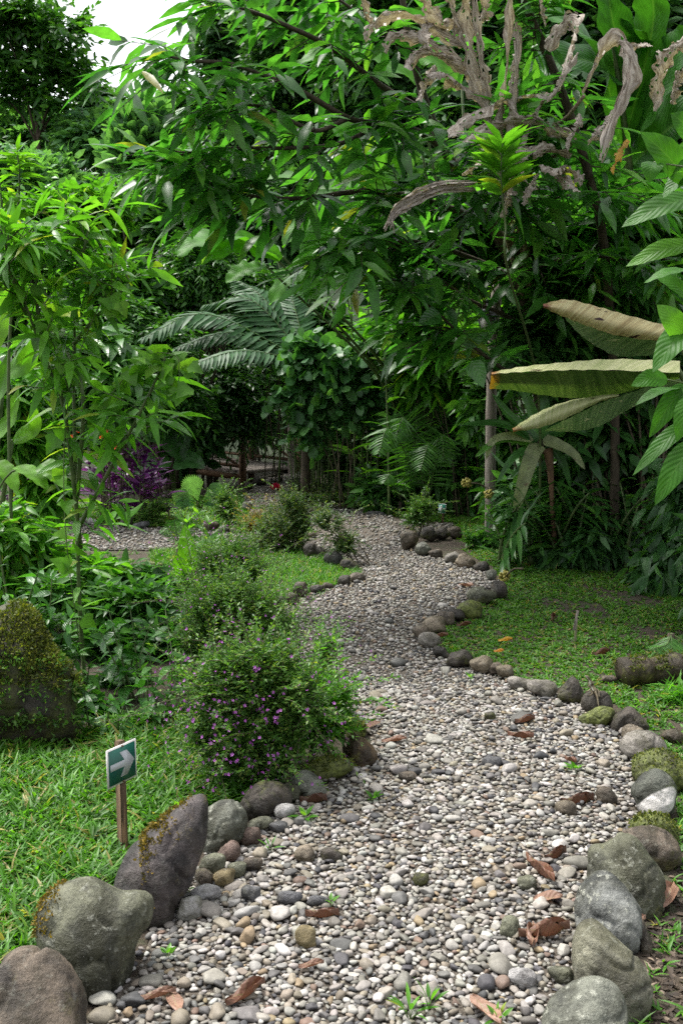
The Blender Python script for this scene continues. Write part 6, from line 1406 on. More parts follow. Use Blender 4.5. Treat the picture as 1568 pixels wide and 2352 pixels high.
# ------------------------------------------------------------------ withered clump
def withered():
    root = empty('withered_plant', gY(1345, 10.6), 'withered banana-like clump with pale brown curled leaves hanging at the top', 'dead plant')
    b = np.array(root.location)
    def strip(pts, w, curl=1.0, n=40, rnd=None, Y=6.9, nv=None, yend=None, nm='dead_leaf', mt='dead'):
        pts = [(*p, Y - .25 * (i / len(pts))) if len(p) == 2 else p for i, p in enumerate(pts)]
        path = smooth_path(PP(pts), n); tg = nrm(np.gradient(path, axis=0)); V = []; uv = []; m = 4; ph = rng.random(4) * 6; w *= 1.4
        v = nrm(CAM - path.mean(0)); nv_ = nrm(v + np.array([rng.normal(0, .3), 0, .5])) if nv is None else nv
        n = len(path); fold = rng.uniform(.15, .7) * curl; lft = rng.uniform(.55, 1.0); rgt = rng.uniform(.35, 1.0)
        for i in range(n):
            y = i / (n - 1); ww = w * (.25 + .75 * math.sin(math.pi * min(1, .06 + .92 * y)) ** .6)
            x = nrm(np.cross(tg[i], nv_)); z = np.cross(x, tg[i]); tw = 1.1 * math.sin(2.6 * y + ph[2]) + .5 * math.sin(8 * y + ph[1]); x, z = x * math.cos(tw) + z * math.sin(tw), z * math.cos(tw) - x * math.sin(tw)
            for k in range(-m, m + 1):
                u = k / m; sd = (rgt if u > 0 else lft) * (1 + .3 * math.sin(17 * y + ph[0] + (u > 0)) + .22 * math.sin(41 * y + ph[3] * (1 + (u > 0))))
                crp = (.10 * math.sin(29 * y + 3.1 * k + ph[3]) + .07 * math.sin(53 * y - 2.3 * k)) * abs(u)
                V.append(path[i] + x * (u * ww * .5 * sd * math.cos(fold * abs(u))) - z * (abs(u) * ww * .5 * sd * math.sin(fold * (.5 + abs(u) * .7)) + ww * crp)); uv.append((u * .5 + .5, y))
        N = 2 * m + 1
        q = [[i * N + k, i * N + k + 1, (i + 1) * N + k + 1, (i + 1) * N + k] for i in range(n - 1) for k in range(N - 1) if rng.random() > (.16 if k in (0, N - 2) else .05)]
        mesh_obj(nm, V, np.ravel(q), np.full(len(q), 4), M[mt], root, True, {'rnd': np.full(len(V), rng.random() if rnd is None else rnd)}, np.array(uv))
    S = [([(1075, 110), (1000, 68), (940, 40), (880, 45), (848, 70), (838, 92)], .10), ([(1060, 140), (1000, 105), (945, 82), (905, 88), (885, 122)], .09), ([(1095, 190), (1050, 150), (990, 125), (945, 130), (928, 155)], .10), ([(1110, 225), (1060, 195), (1015, 165), (985, 175)], .08),
         ([(1150, 420), (1145, 330), (1155, 240), (1168, 120), (1172, 20), (1165, -40)], .075), ([(1140, 330), (1125, 260), (1110, 180), (1095, 80), (1085, -30)], .075), ([(1125, 300), (1100, 200), (1075, 100), (1072, 20), (1085, -40)], .085), ([(1160, 460), (1170, 380), (1175, 300), (1185, 200), (1190, 90), (1185, 50)], .07),
         ([(1255, 215), (1200, 222), (1130, 240), (1080, 265), (1045, 295), (1033, 315)], .11), ([(1315, 315), (1270, 290), (1210, 280), (1150, 285), (1100, 300), (1062, 325)], .11), ([(1310, 360), (1260, 345), (1215, 345), (1195, 365)], .07), ([(1340, 410), (1290, 390), (1240, 385)], .10),
         ([(1340, 215), (1370, 150), (1400, 105), (1425, 95), (1445, 120), (1450, 165), (1430, 220), (1405, 290), (1380, 370)], .12), ([(1440, 130), (1465, 105), (1495, 105)], .05), ([(1255, 115), (1285, 70), (1308, 45), (1318, 75), (1300, 130), (1295, 170)], .10), ([(1500, 255), (1510, 200), (1525, 150), (1550, 110), (1580, 100)], .09), ([(1545, 240), (1550, 190), (1575, 160)], .08),
         ([(1080, 60), (1020, 60), (985, 20), (960, -30)], .09), ([(1060, 110), (1040, 40), (1030, -30)], .08), ([(1100, 60), (1110, 20), (1105, -40)], .08), ([(1150, 500), (1165, 440), (1175, 360)], .09), ([(1185, 120), (1180, 170), (1170, 230), (1190, 270)], .05), ([(1240, 240), (1215, 300), (1180, 370), (1165, 430)], .05), ([(1325, 120), (1290, 190), (1255, 235)], .05),
         ([(850, 70), (842, 30), (830, -30)], .09), ([(1250, 60), (1240, 10), (1235, -40)], .06)]
    for i, (p, w) in enumerate(S): strip(p, w, .7 + .5 * rng.random(), rnd=None)
    for (a_, b_) in [((1000, 150), (960, 230)), ((1200, 330), (1210, 420)), ((1330, 260), (1300, 340)), ((1105, 330), (1060, 400)), ((1230, 400), (1200, 470)), ((1410, 250), (1350, 330)), ((1010, 20), (985, 110)), ((1290, 380), (1330, 440))]:
        strip([a_, ((a_[0] + b_[0]) / 2 + rng.normal(0, 14), (a_[1] + b_[1]) / 2), b_], .075, .9)
    strip([(1440, 320), (1420, 350), (1412, 375), (1408, 400)], .045, .8, rnd=.3, mt='yell')
    # hanging fibrous frond and its stems
    for k in range(9): strip([(1085 + rng.normal(0, 5), 415 + 3 * k), (1010, 418 + 3 * k), (950, 440 + 4 * k), (905, 475 + 3 * k), (880 + 3 * k, 520 + rng.normal(0, 8))], .022, .6, Y=6.7, nm='dead_leaflet')
    s = MB()
    for (a, t) in [((1165, 480, 6.2), (1150, 420, 5.9)), ((1185, 500, 6.2), (1160, 470, 5.9)), ((1150, 500, 6.2), (1110, 230, 5.9)), ((1165, 480, 6.2), (1255, 215, 5.9)), ((1150, 480, 6.2), (1100, 200, 5.9)), ((1190, 500, 6.2), (1340, 220, 5.9)), ((1200, 520, 6.2), (1320, 320, 5.9))]:
        s.tube(smooth_path([b + rng.normal(0, .06, 3), P(a[0], a[1], 8.2), P(t[0], t[1], 7.0)], 12), [.02, .012], 6)
    s.build('stalks', noise_mat('dry_stalks', (.12, .085, .05), (.3, .24, .17), 18, .8, .4, .004, stretch=(3, 3, .4)), root, smooth=True)
withered()
# ------------------------------------------------------------------ folded giant leaves and the bromeliad on the right
def folded():
    root = empty('folded_leaf_plant', gY(1720, 6.6), 'plant with three giant folded spotted leaves reaching in from the frame edge', 'plant')
    def band(top, bot, Y, bulge, mat, nm, lab=None, n=26, m=6, rnd=.5, lean=0.0):
        a = catline(top, n); c = catline(bot, n); V = []; uv = []
        for i in range(n):
            for k in range(m + 1):
                u = k / m; px, py = a[i] * (1 - u) + c[i] * u
                V.append(P(px, py + 1.2 * math.sin(i * 2.1 + k * 1.3) * (k in (0, m)), Y * 1.4 - .55 * bulge * math.sin(math.pi * u) + 1.4 * lean * u * (2 - u))); uv.append((u * .5 + .5, i / (n - 1)))
        N = m + 1
        q = [[i * N + k, (i + 1) * N + k, (i + 1) * N + k + 1, i * N + k + 1] for i in range(n - 1) for k in range(N - 1)]
        o = mesh_obj(nm, V, np.ravel(q), np.full(len(q), 4), M[mat], root, True, {'rnd': np.full(len(V), rnd)}, np.array(uv)); o['label'] = lab if lab else ''
        if not lab: del o['label']
        return o
    def catline(p, n):
        p = np.asarray(p, float); q = np.concatenate([p, np.zeros((len(p), 1))], 1); return smooth_path(q, n)[:, :2]
    band([(1246, 698), (1300, 688), (1370, 704), (1440, 724), (1560, 756)], [(1247, 706), (1290, 726), (1350, 749), (1420, 771), (1560, 790)], 4.6, .09, 'cream', 'folded_leaf', 'buff brown upper face of the top folded leaf', lean=-.05)
    band([(1296, 728), (1360, 752), (1420, 772), (1500, 780), (1560, 785)], [(1300, 736), (1340, 776), (1400, 812), (1450, 819), (1560, 808)], 4.72, .06, 'greyleaf', 'folded_leaf', 'grey green underside of the top folded leaf', lean=.1)
    band([(1128, 855), (1200, 842), (1300, 832), (1400, 825), (1560, 828)], [(1128, 859), (1200, 854), (1300, 850), (1400, 850), (1560, 856)], 4.45, -.06, 'cream2', 'folded_leaf', 'pale rim of the middle folded leaf', lean=-.08)
    band([(1128, 860), (1200, 855), (1300, 851), (1400, 851), (1560, 857)], [(1123, 893), (1180, 897), (1250, 908), (1310, 914), (1400, 908), (1560, 870)], 4.37, .10, 'olivleaf', 'folded_leaf', 'dark olive side of the middle folded leaf', lean=.12)
    band([(1176, 984), (1230, 950), (1290, 925), (1372, 907), (1420, 905)], [(1178, 992), (1240, 982), (1300, 960), (1372, 925), (1420, 910)], 4.5, .07, 'cream2', 'folded_leaf', 'cream upper half of the lowest folded leaf', lean=-.05)
    band([(1250, 988), (1300, 963), (1380, 925), (1460, 897), (1560, 860)], [(1252, 990), (1320, 991), (1380, 977), (1440, 942), (1560, 885)], 4.58, .07, 'greyleaf', 'folded_leaf', 'grey green lower half of the lowest folded leaf', lean=.08)
    s = MB(); b = np.array(root.location)
    for (x, y, yy) in [(1555, 770, 4.6), (1555, 848, 4.42), (1555, 870, 4.55)]: s.tube(smooth_path([b, b * .4 + P(1660, 850, 6.6) * .6, P(x, y, yy * 1.4)], 10), [.03, .016], 7)
    s.build('stalks', M['stem'], root, smooth=True)
M['cream'] = fibre_mat('buff_leaf', [(.3, (.20, .15, .06)), (.5, (.36, .31, .15)), (.7, (.44, .41, .22))], 1.2, 46, .16, .25, .5, tip=(.16, .06, .04), holes=((.035, .015, .012), 11, .69), blot=((.25, .13, .07), .6))
M['cream2'] = fibre_mat('cream_leaf', [(.3, (.22, .26, .10)), (.5, (.34, .36, .17)), (.7, (.44, .44, .26))], 1.2, 50, .14, .25, .5, tip=(.26, .13, .05), holes=((.04, .02, .012), 12, .68))
M['greyleaf'] = fibre_mat('grey_green_leaf', [(.3, (.05, .095, .045)), (.5, (.09, .145, .075)), (.7, (.16, .21, .13))], 1.2, 48, .16, .2, .42, holes=((.26, .27, .2), 26, .66), tmul=(1.2, 1.4, .6))
M['olivleaf'] = fibre_mat('olive_leaf', [(.3, (.028, .06, .014)), (.5, (.055, .10, .024)), (.7, (.10, .15, .05))], 1.0, 44, -.22, .3, .4, tip=(.24, .12, .015), tmul=(1.4, 1.6, .5))
M['strap'] = leaf_mat('spotted_strap', [(0, (.16, .19, .085)), (1, (.2, .23, .11))], .25, .5, spots=((.10, .07, .035), 16, .64))
folded()
def bromeliad():
    Y = 8.5; c = P(1238, 1015, Y); host = gY(1262, 9.2)
    root = empty('bromeliad', c - UP * .06, 'bromeliad with long spotted strap leaves hanging from the trunk in the shade', 'bromeliad')
    for m, w, mat, r in [([(1240, 1020, Y - .05), (1222, 1045, Y - .1), (1204, 1100, Y - .12), (1190, 1150, Y - .12), (1182, 1198, Y - .1)], .085, 'strap', .5), ([(1245, 1010, Y - .05), (1280, 1022, Y - .08), (1315, 1042, Y - .1), (1342, 1078, Y - .1)], .07, 'strap', .2), ([(1225, 1010, Y - .05), (1165, 1003, Y - .1), (1130, 1015, Y - .14), (1116, 1055, Y - .15)], .055, 'strap', .8),
                 ([(1235, 1015, Y), (1170, 955, Y - .1), (1130, 905, Y - .15)], .06, 'dark', .5), ([(1235, 1015, Y), (1150, 975, Y - .15), (1060, 975, Y - .25)], .06, 'dark', .2), ([(1240, 1010, Y), (1215, 930, Y), (1190, 890, Y)], .06, 'dark', .8), ([(1240, 1010, Y), (1250, 930, Y + .1), (1240, 890, Y + .1)], .06, 'dark', .8), ([(1230, 1020, Y), (1150, 1010, Y - .1), (1090, 1050, Y - .2)], .055, 'mid', .8), ([(1245, 1012, Y), (1300, 985, Y + .05), (1380, 1010, Y + .1)], .055, 'dark', .6), ([(1230, 1025, Y), (1180, 1050, Y - .1), (1140, 1110, Y - .15)], .05, 'dark', .6), ([(1250, 1020, Y), (1290, 1060, Y), (1310, 1120, Y)], .05, 'dark', .3), ([(1240, 1025, Y), (1210, 1060, Y), (1170, 1100, Y)], .05, 'mid', .3)]:
        big_leaf(root, m, w * 1.57, mat, rnd=r, fold=.5, wavy=.02, n=18, m=2, pw=(.38, .45))
    for pts, r in [([(1258, 1030), (1263, 1080), (1268, 1180), (1274, 1292)], .021), ([(1252, 1032), (1262, 1090), (1272, 1200), (1277, 1288)], .013)]:
        s = MB(); s.tube(smooth_path(PP([(*p, Y - .02) for p in pts]), 14), [r * 2, r, r * .8], 7); s.build('dead_stalk', M['brownwood'], root, smooth=True)
    s = MB(); s.tube(smooth_path([c - UP * .05, c + np.array([.05, .7, .05]), np.array([host[0] - .04, host[1] - .1, c[2] + .1])], 6), [.06, .05, .04], 8); s.build('rooted_base', M['bark'], root, smooth=True)
bromeliad()
# ------------------------------------------------------------------ broad leaved shrub at the right edge
def edge_shrub():
    Y = 3.1; g = gY(1720, 3.3)
    root = empty('edge_shrub', g, 'bright broad leaved shrub reaching in from the frame edge close to the viewer', 'shrub')
    L_ = [((1585, 425), (1470, 303), 72), ((1600, 450), (1426, 522), 66), ((1500, 372), (1490, 420), 44), ((1600, 390), (1520, 455), 50), ((1590, 560), (1436, 612), 50), ((1590, 690), (1500, 632), 40), ((1580, 790), (1508, 700), 46), ((1532, 872), (1448, 886), 40), ((1580, 880), (1490, 1005), 46), ((1590, 910), (1553, 1015), 44), ((1595, 960), (1452, 1092), 42), ((1600, 1010), (1503, 1160), 56), ((1560, 890), (1458, 930), 36), ((1590, 740), (1498, 855), 62), ((1590, 620), (1478, 650), 40), ((1600, 330), (1540, 260), 50)]
    s = MB()
    for i, (a, c, w) in enumerate(L_):
        y0 = Y + rng.normal(0, .12); y1 = y0 - rng.uniform(-.02, .1); mid = ((a[0] + c[0]) / 2, (a[1] + c[1]) / 2 - 10, (y0 + y1) / 2 - .02)
        big_leaf(root, [(*a, y0), mid, (*c, y1)], w * 1.12 * Y / F, 'edge', rnd=rng.random(), nvec=np.array([-.2, -.8, .65]) + rng.normal(0, .22, 3), fold=.25, wavy=.02, n=18, m=3, pw=(.72, .8))
        q = P(*a, y0); s.tube(smooth_path([P(1668, a[1] + 110, Y + .1), P(1640, a[1] + 30, Y + .05), q], 8), [.005, .0025], 5)
    s.tube(smooth_path([g, P(1700, 1000, Y + .15), P(1680, 600, Y + .1), P(1640, 300, Y + .1)], 12), [.016, .012, .007], 7)
    bt = Leaves(); pth = smooth_path([P(1700, 1000, Y + .15), P(1680, 600, Y + .1), P(1640, 300, Y + .1)], 16); i_ = rng.integers(0, 16, 60); d_ = nrm(rng.normal(0, 1, (60, 3)) + np.array([.9, 0, .1]))
    bt.add(pth[i_], d_, UP + rng.normal(0, .4, (60, 3)), rng.uniform(.11, .19, 60), .075, .3); bt.build('foliage', 'ovate', M['edge'], root)
    s.build('stems', M['stem'], root, smooth=True)
M['edge'] = leaf_mat('bright_broad_leaves', [(0, (.035, .12, .013)), (.6, (.05, .16, .017)), (1, (.085, .22, .025))], .48, .45, veins=.25, vscale=9, spec=.22)
edge_shrub()
# ------------------------------------------------------------------ right hand thicket
GR = 'thicket shrubs behind the shaded lawn'
def thick(label, blobs, Y, mat, n, **kw):
    a = dict(k=8, tl=.4, L=.21, W=.06, tpl='lance', stems=10, stem_r=.016, shell=.4, up=.15, droop=.3, group=GR); a.update(kw)
    return bush('thicket_shrub', label, 'shrub', blobs, Y, mat, n, **a)
thick('glossy lance leaved shrub between the big trunk and the frame edge', [(1350, 560, 150, 90), (1450, 520, 110, 90), (1260, 540, 90, 70)], 8.7, 'tree', 900, base=1560)
thick('shrub behind the top folded leaf', [(1450, 660, 120, 80), (1330, 670, 110, 60), (1530, 620, 80, 90)], 8.6, 'mid', 760, base=1500)
thick('dark shrub between the folded leaves', [(1350, 800, 130, 80), (1460, 830, 120, 90), (1240, 780, 90, 80)], 8.8, 'dark', 820, base=1400)
thick('dark shrub under the bromeliad, leaning over the lawn', [(1400, 980, 140, 80), (1500, 1000, 110, 100), (1330, 950, 80, 60)], 8.9, 'dark', 700, base=1520, L=.17)
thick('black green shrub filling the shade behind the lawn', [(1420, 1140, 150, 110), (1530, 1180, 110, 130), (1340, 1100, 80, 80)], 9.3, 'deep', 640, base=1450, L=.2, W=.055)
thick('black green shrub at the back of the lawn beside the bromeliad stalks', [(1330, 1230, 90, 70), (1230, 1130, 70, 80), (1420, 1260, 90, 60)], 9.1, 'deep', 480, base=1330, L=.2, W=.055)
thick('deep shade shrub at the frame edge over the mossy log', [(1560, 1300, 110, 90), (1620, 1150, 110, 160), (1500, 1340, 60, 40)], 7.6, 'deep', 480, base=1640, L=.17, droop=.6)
thick('tangle of leaves in front of the withered stalks', [(1060, 520, 110, 70), (1180, 540, 90, 70), (960, 600, 80, 50)], 9.0, 'tree', 760, base=1290, stems=4, stem_r=.012)
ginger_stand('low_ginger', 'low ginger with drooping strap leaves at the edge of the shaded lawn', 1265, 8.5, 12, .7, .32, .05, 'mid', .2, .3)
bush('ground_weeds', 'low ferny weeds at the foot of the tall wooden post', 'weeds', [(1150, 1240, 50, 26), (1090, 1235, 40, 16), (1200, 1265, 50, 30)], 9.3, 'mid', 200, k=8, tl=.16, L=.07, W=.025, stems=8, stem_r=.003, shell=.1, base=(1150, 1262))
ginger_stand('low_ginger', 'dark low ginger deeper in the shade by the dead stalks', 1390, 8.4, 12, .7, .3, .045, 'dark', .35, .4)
bush('ground_weeds', 'grassy weeds beside the mossy log', 'weeds', [(1480, 1640, 70, 24), (1550, 1600, 60, 30), (1540, 1760, 40, 40)], 4.9, 'bright', 150, k=8, tl=.1, L=.07, W=.009, tpl='lance', stems=10, stem_r=.002, shell=.1, up=.9, base=(1530, 1650))
bush('ground_weeds', 'grassy weed on the soil beside the near boulders', 'weeds', [(1545, 2130, 30, 30), (1530, 2140, 30, 20)], 3.05, 'bright', 40, k=8, tl=.08, L=.07, W=.010, tpl='lance', stems=6, stem_r=.002, shell=.1, up=.9, base=(1545, 2165))
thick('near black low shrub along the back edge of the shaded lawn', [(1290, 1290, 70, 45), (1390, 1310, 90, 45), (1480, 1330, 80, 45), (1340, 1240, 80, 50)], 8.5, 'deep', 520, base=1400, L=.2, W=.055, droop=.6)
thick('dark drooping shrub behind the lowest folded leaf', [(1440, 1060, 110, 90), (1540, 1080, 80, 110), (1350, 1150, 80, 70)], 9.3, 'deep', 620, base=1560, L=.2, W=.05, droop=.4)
thick('leafy shrub standing beyond the frame edge next to the mossy log', [(1760, 1250, 150, 130), (1860, 1100, 130, 150), (1740, 1380, 90, 60)], 6.2, 'dark', 600, base=1800)
thick('low shrub beyond the frame edge on the soil side of the boulders', [(2050, 1500, 220, 160), (2250, 1350, 200, 200)], 4.6, 'mid', 520, base=2100)
# unseen tree added beyond the right edge to throw shade on the lawn
tree('tall unseen tree added outside the picture to shade the lawn', [(2150, 400, 380, 300), (2050, 160, 280, 220, .6)], 8.2, 'dark', 1700, tl=.6, L=.22, W=.09, trunk_r=.15, base=2250)
# ------------------------------------------------------------------ posts, lamp, bridge
def post():
    g = gp(1124, 1250); Y = g[1]
    root = empty('wooden_post', g, 'tall weathered grey wooden post standing in the garden bed', 'post')
    pts = PP([(1124, 1256, Y), (1126, 1000, Y), (1131, 800, Y), (1142, 645, Y)]); s = MB()
    path = smooth_path(pts, 22); rr = np.full(22, .048) * (1 + .06 * np.sin(np.arange(22) * 1.7)); rr[-1] = .03
    s.tube(path, rr, 9); s.build('shaft', M['wood'], root, smooth=False)
    l = MB(); c = P(1117, 738, Y - .12); 
    l.tube([c + UP * .055, c + UP * .12, c + UP * .16], [.085, .04, .006], 4); l.tube([c + UP * .045, c + UP * .056], [.09, .09], 4); l.tube([c + UP * .16, c + UP * .20], [.008, .003], 6); l.tube([c - UP * .115, c - UP * .10], [.055, .055], 4)
    for k in range(4):
        a = math.pi / 2 * k; d = np.array([math.cos(a), math.sin(a), 0]); l.tube([c + d * .052 - UP * .11, c + d * .074 + UP * .05], .006, 4)
    l.tube(smooth_path([c - UP * .11, c - UP * .17, c + np.array([.05, .1, -.2]), path[15] + UP * .02], 8), .010, 5)
    lm = empty('garden_lantern', c - UP * .11, 'black four sided garden lantern fixed to the weathered post', 'lantern')
    l.build('housing', flat_mat('black_metal', (.02, .02, .028), .4), lm)
    gl = MB(); gl.tube([c - UP * .10, c + UP * .045], [.045, .066], 4)
    m, nt, ns, ln = new_mat('lamp_glass'); b = nd(ns, 'ShaderNodeBsdfPrincipled', i_Roughness=.3); b.inputs['Base Color'].default_value = (.5, .52, .48, 1); b.inputs['Transmission Weight'].default_value = .6
    ln.new(b.outputs[0], nd(ns, 'ShaderNodeOutputMaterial').inputs[0]); gl.build('glass', m, lm)
post()
def bridge():
    g = gp(600, 1085)
    root = empty('footbridge', g, 'rustic wooden footbridge with log railings at the end of the path', 'footbridge')
    A = gp(655, 1079); A[2] = 0; Bp = P(560, 1060, 16.2); 
    f0 = np.array([A[0] - .2, 16.6, .02]); f1 = np.array([A[0] - 2.6, 18.6, .1])
    ax = nrm(f1 - f0); sx = nrm(np.cross(ax, UP))
    deck = MB(); ln = np.linalg.norm(f1 - f0); n = int(ln / .16)
    Mx = np.stack([ax, sx, np.cross(ax, sx)], 1)
    for i in range(n): deck.box(f0 + ax * (i + .5) * ln / n + UP * rng.normal(.0, .004), (.145, 1.25, .05), Mx)
    deck.build('deck', M['wood'], root)
    bm = MB()
    for s in (-.62, .62): bm.tube([f0 + sx * s - UP * .075, f1 + sx * s - UP * .075], .05, 7)
    bm.build('beam', M['brownwood'], root)
    for s in (-.66, .66):
        for i, t in enumerate((0.0, .36, .68, 1.0)):
            p = MB(); b = f0 + ax * ln * t + sx * s; p.tube([b - UP * .35, b + UP * .62], [.062, .055], 7); p.build('railing_post', M['brownwood'], root)
        r = MB(); r.tube([f0 + sx * s + UP * .60 - ax * .2, f1 + sx * s + UP * .60], .038, 6); r.build('handrail', M['brownwood'], root)
        for (t0, t1) in ((0, .36), (.68, .36), (.68, 1.0)):
            d = MB(); d.tube([f0 + ax * ln * t0 + sx * s * .98 + UP * .06, f0 + ax * ln * t1 + sx * s * .98 + UP * .54], .026, 5); d.build('brace', M['brownwood'], root)
        r = MB(); r.tube([f0 + sx * s * 1.02 + UP * .10, f1 + sx * s * 1.02 + UP * .10], .03, 5); r.build('lower_rail', M['brownwood'], root)
bridge()
def tall_post(px, py, top, r, label, mat, lean=0):
    g = gp(px, py); root = empty('wooden_post', g, label, 'post'); s = MB()
    s.tube(smooth_path([g - UP * .1, P(px + lean * .5, (py + top) / 2, g[1]), P(px + lean, top, g[1])], 12), [r, r * .92], 9); s.build('shaft', M[mat], root)
tall_post(670, 1084, 930, .058, 'grey wooden post beside the railing of the footbridge', 'wood', -2)
# ------------------------------------------------------------------ signs
def sign(name, TL, TR, BR, BL, base, label, arrow_dir, near=True, post_w=.03, mats=('signwhite', 'signgreen', 'signarrow')):
    """corners are 3-D points; the plate is built in its own plane"""
    o = (TL + TR + BR + BL) / 4; ex = nrm((TR - TL) + (BR - BL)); ey0 = (TL - BL) + (TR - BR); ey = nrm(ey0 - ex * (ey0 @ ex)); ez = np.cross(ex, ey)
    if ez @ (CAM - o) < 0: ez = -ez
    W = (np.linalg.norm(TR - TL) + np.linalg.norm(BR - BL)) / 2; H = (np.linalg.norm(TL - BL) + np.linalg.norm(TR - BR)) / 2
    root = empty(name, base, label, 'sign')
    def poly(pts, z, th, nm, mat, par):
        f = [o + ex * (x * W) + ey * (y * H) + ez * z for x, y in pts]; b = [p - ez * th for p in f]; n = len(pts); m = MB()
        m.add(f + b, [list(range(n)), list(range(2 * n - 1, n - 1, -1))] + [[i, i + n, (i + 1) % n + n, (i + 1) % n] for i in range(n)]); return m.build(nm, mat, par)
    th = .004 if near else .01
    pl = poly([(-.5, -.5), (.5, -.5), (.5, .5), (-.5, .5)], 0, th, 'plate', M[mats[0]], root)
    e = .045; pg = poly([(-.5 + e, -.5 + e), (.5 - e, -.5 + e), (.5 - e, .5 - e), (-.5 + e, .5 - e)], .0008, .0012, 'green_field', M[mats[1]], pl)
    arr = [(-.42, -.09), (.08, -.09), (-.08, -.34), (.17, -.34), (.43, .0), (.17, .34), (-.08, .34), (.08, .09), (-.42, .09)]
    if arrow_dir < 0: arr = [(-x, y) for x, y in arr][::-1]
    k = .82 if near else .9; poly([(x * k / .85, y * .95) for x, y in arr], .0018, .0012, 'arrow', M[mats[2]], pl)
    for y in (.46, -.46):
        s = MB(); c = o + ey * (y * H) + ez * .001 + ex * .02 * W; s.tube([c - ez * .002, c + ez * .0035], [.0042, .003], 8); s.build('screw', M['brownwood'], pl)
    st = MB(); a = base - UP * .06; top = o + ey * (H * .56) - ez * (th + post_w * .45) + ex * .01; up_ = nrm(top - a); r_ = nrm(ex - up_ * (ex @ up_)); f_ = np.cross(r_, up_)
    st.box((a + top) / 2, (post_w, post_w * .8, np.linalg.norm(top - a)), np.stack([r_, f_, up_], 1), bev=.002)
    st.build('stake', M['stake'], root)
M['signwhite'] = flat_mat('sign_white', (.62, .60, .58), .45); M['signgreen'] = flat_mat('sign_green', (.008, .085, .06), .4); M['signarrow'] = flat_mat('sign_arrow', (.42, .44, .45), .5)
M['stake'].name = 'sign_stake'
gs = gp(283, 1942); D = gs[1] - .012
sign('arrow_sign', P(244.7, 1726.5, D - .055), P(312.8, 1695, D + .065), P(314.3, 1782.5, D + .065), P(249.5, 1813.5, D - .055), gs, 'green sign with a white arrow pointing at the path, staked in the near lawn', 1)
gf = gp(1014, 1208); Df = gf[1] - .03
M['signgreen2'] = flat_mat('lightened_sign_green', (.02, .26, .18), .5); M['signwhite2'] = flat_mat('far_sign_white', (.8, .8, .8), .5); M['signarrow2'] = M['signwhite2']  # far sign colours lightened to make up for the tree shade over it
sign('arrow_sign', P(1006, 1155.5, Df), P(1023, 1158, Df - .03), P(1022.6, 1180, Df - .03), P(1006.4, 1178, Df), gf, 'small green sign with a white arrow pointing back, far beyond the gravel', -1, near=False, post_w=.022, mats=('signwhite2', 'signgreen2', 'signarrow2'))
# ------------------------------------------------------------------ log, stick, fruit, flowers
def log():
    c0 = G(1425, 1575, .0); c1 = G(1600, 1560, .0); s = MB(); n = 24; t = np.linspace(0, 1, n)[:, None]; pth = c0 + (c1 - c0) * t + UP * (.065 + .008 * np.sin(t * 11))
    s.tube(pth, .075 * (1 + .1 * np.sin(np.arange(n) * 1.3)), 12); o = s.build('mossy_log', rock_mat((.02, .014, .008), (.06, .042, .025), .5, (.09, .09, .015), 0), None, True, loc=(c0 + c1) / 2)
    tag(o, 'short mossy log lying on the shaded lawn at the frame edge', 'log')
    moss_on(o, 'moss', M['moss'], 900, .018, .01, lambda x, y, nn: (nn[:, 2] > .1) & (np.sin(x * .1) > -.4))
log()
def stick():
    g = gp(1319, 1478); root = empty('plant_marker', g, 'short stick with a narrow blank marker stuck in the shaded lawn', 'plant marker'); Y = g[1]
    s = MB(); s.tube([g - UP * .03, P(1322, 1440, Y), P(1324, 1408, Y)], [.008, .007], 6); s.build('stick', noise_mat('pale_stick', (.2, .18, .11), (.34, .3, .2), 25, .8, .3, .002, stretch=(3, 3, .4)), root)
    p = MB(); a, b_ = P(1317, 1448, Y - .012), P(1326, 1402, Y - .012); u = nrm(b_ - a); p.box((a + b_) / 2, (.016, .004, np.linalg.norm(b_ - a)), np.stack([nrm(np.cross(u, [0, -1, .1])), nrm(np.cross(np.cross(u, [0, -1, .1]), u)), u], 1), bev=.001); p.build('tag', M['wood'], root)
stick()
def fruit(label, px, py, Y, r, stalk):
    c = P(px, py, Y); V, Fc = ICO[2]; m = MB()
    for _ in range(46):
        u = nrm(rng.normal(0, 1, 3)); m.add(c + u * r * rng.uniform(.6, 1) + V * r * .22, Fc.tolist())
    root = empty('fruit_cluster', c - UP * r, label, 'fruit', 'yellow fruit clusters by the shaded lawn')
    m.build('fruit', noise_mat('yellow_fruit', (.12, .11, .015), (.32, .28, .05), 30, .6, .2, .002), root, smooth=True)
    s = MB(); s.tube(smooth_path([c, (c + stalk) / 2 + UP * .03, stalk], 8), [.006, .009], 5); s.build('stalk', M['twig'], root)
fruit('yellow fruit cluster resting on the lawn behind the round grey stone', 1158, 1326, G(1158, 1334)[1], .05, P(1200, 1300, 7.6) - UP * .02)
fruit('yellow fruit cluster hanging in front of the lance leaved shrub', 1070, 1110, 9.0, .045, P(1126, 1128, 9.7))
fruit('yellow fruit cluster hanging close to the wooden post', 1122, 1135, 9.2, .045, P(1126, 1120, 9.75))
def fallen_flower():
    g = gp(634, 1130); b = Leaves(); k = 26; u = nrm(rng.normal(0, 1, (k, 3)) + UP * .8); b.add(np.tile(g + UP * .04, (k, 1)), u, rng.normal(0, 1, (k, 3)), .09, .06, .2)
    o = b.build('fallen_flower', 'petal', M['pinkred'], None, loc=g); tag(o, 'pinkish red flower lying on the far path', 'flower')
fallen_flower()
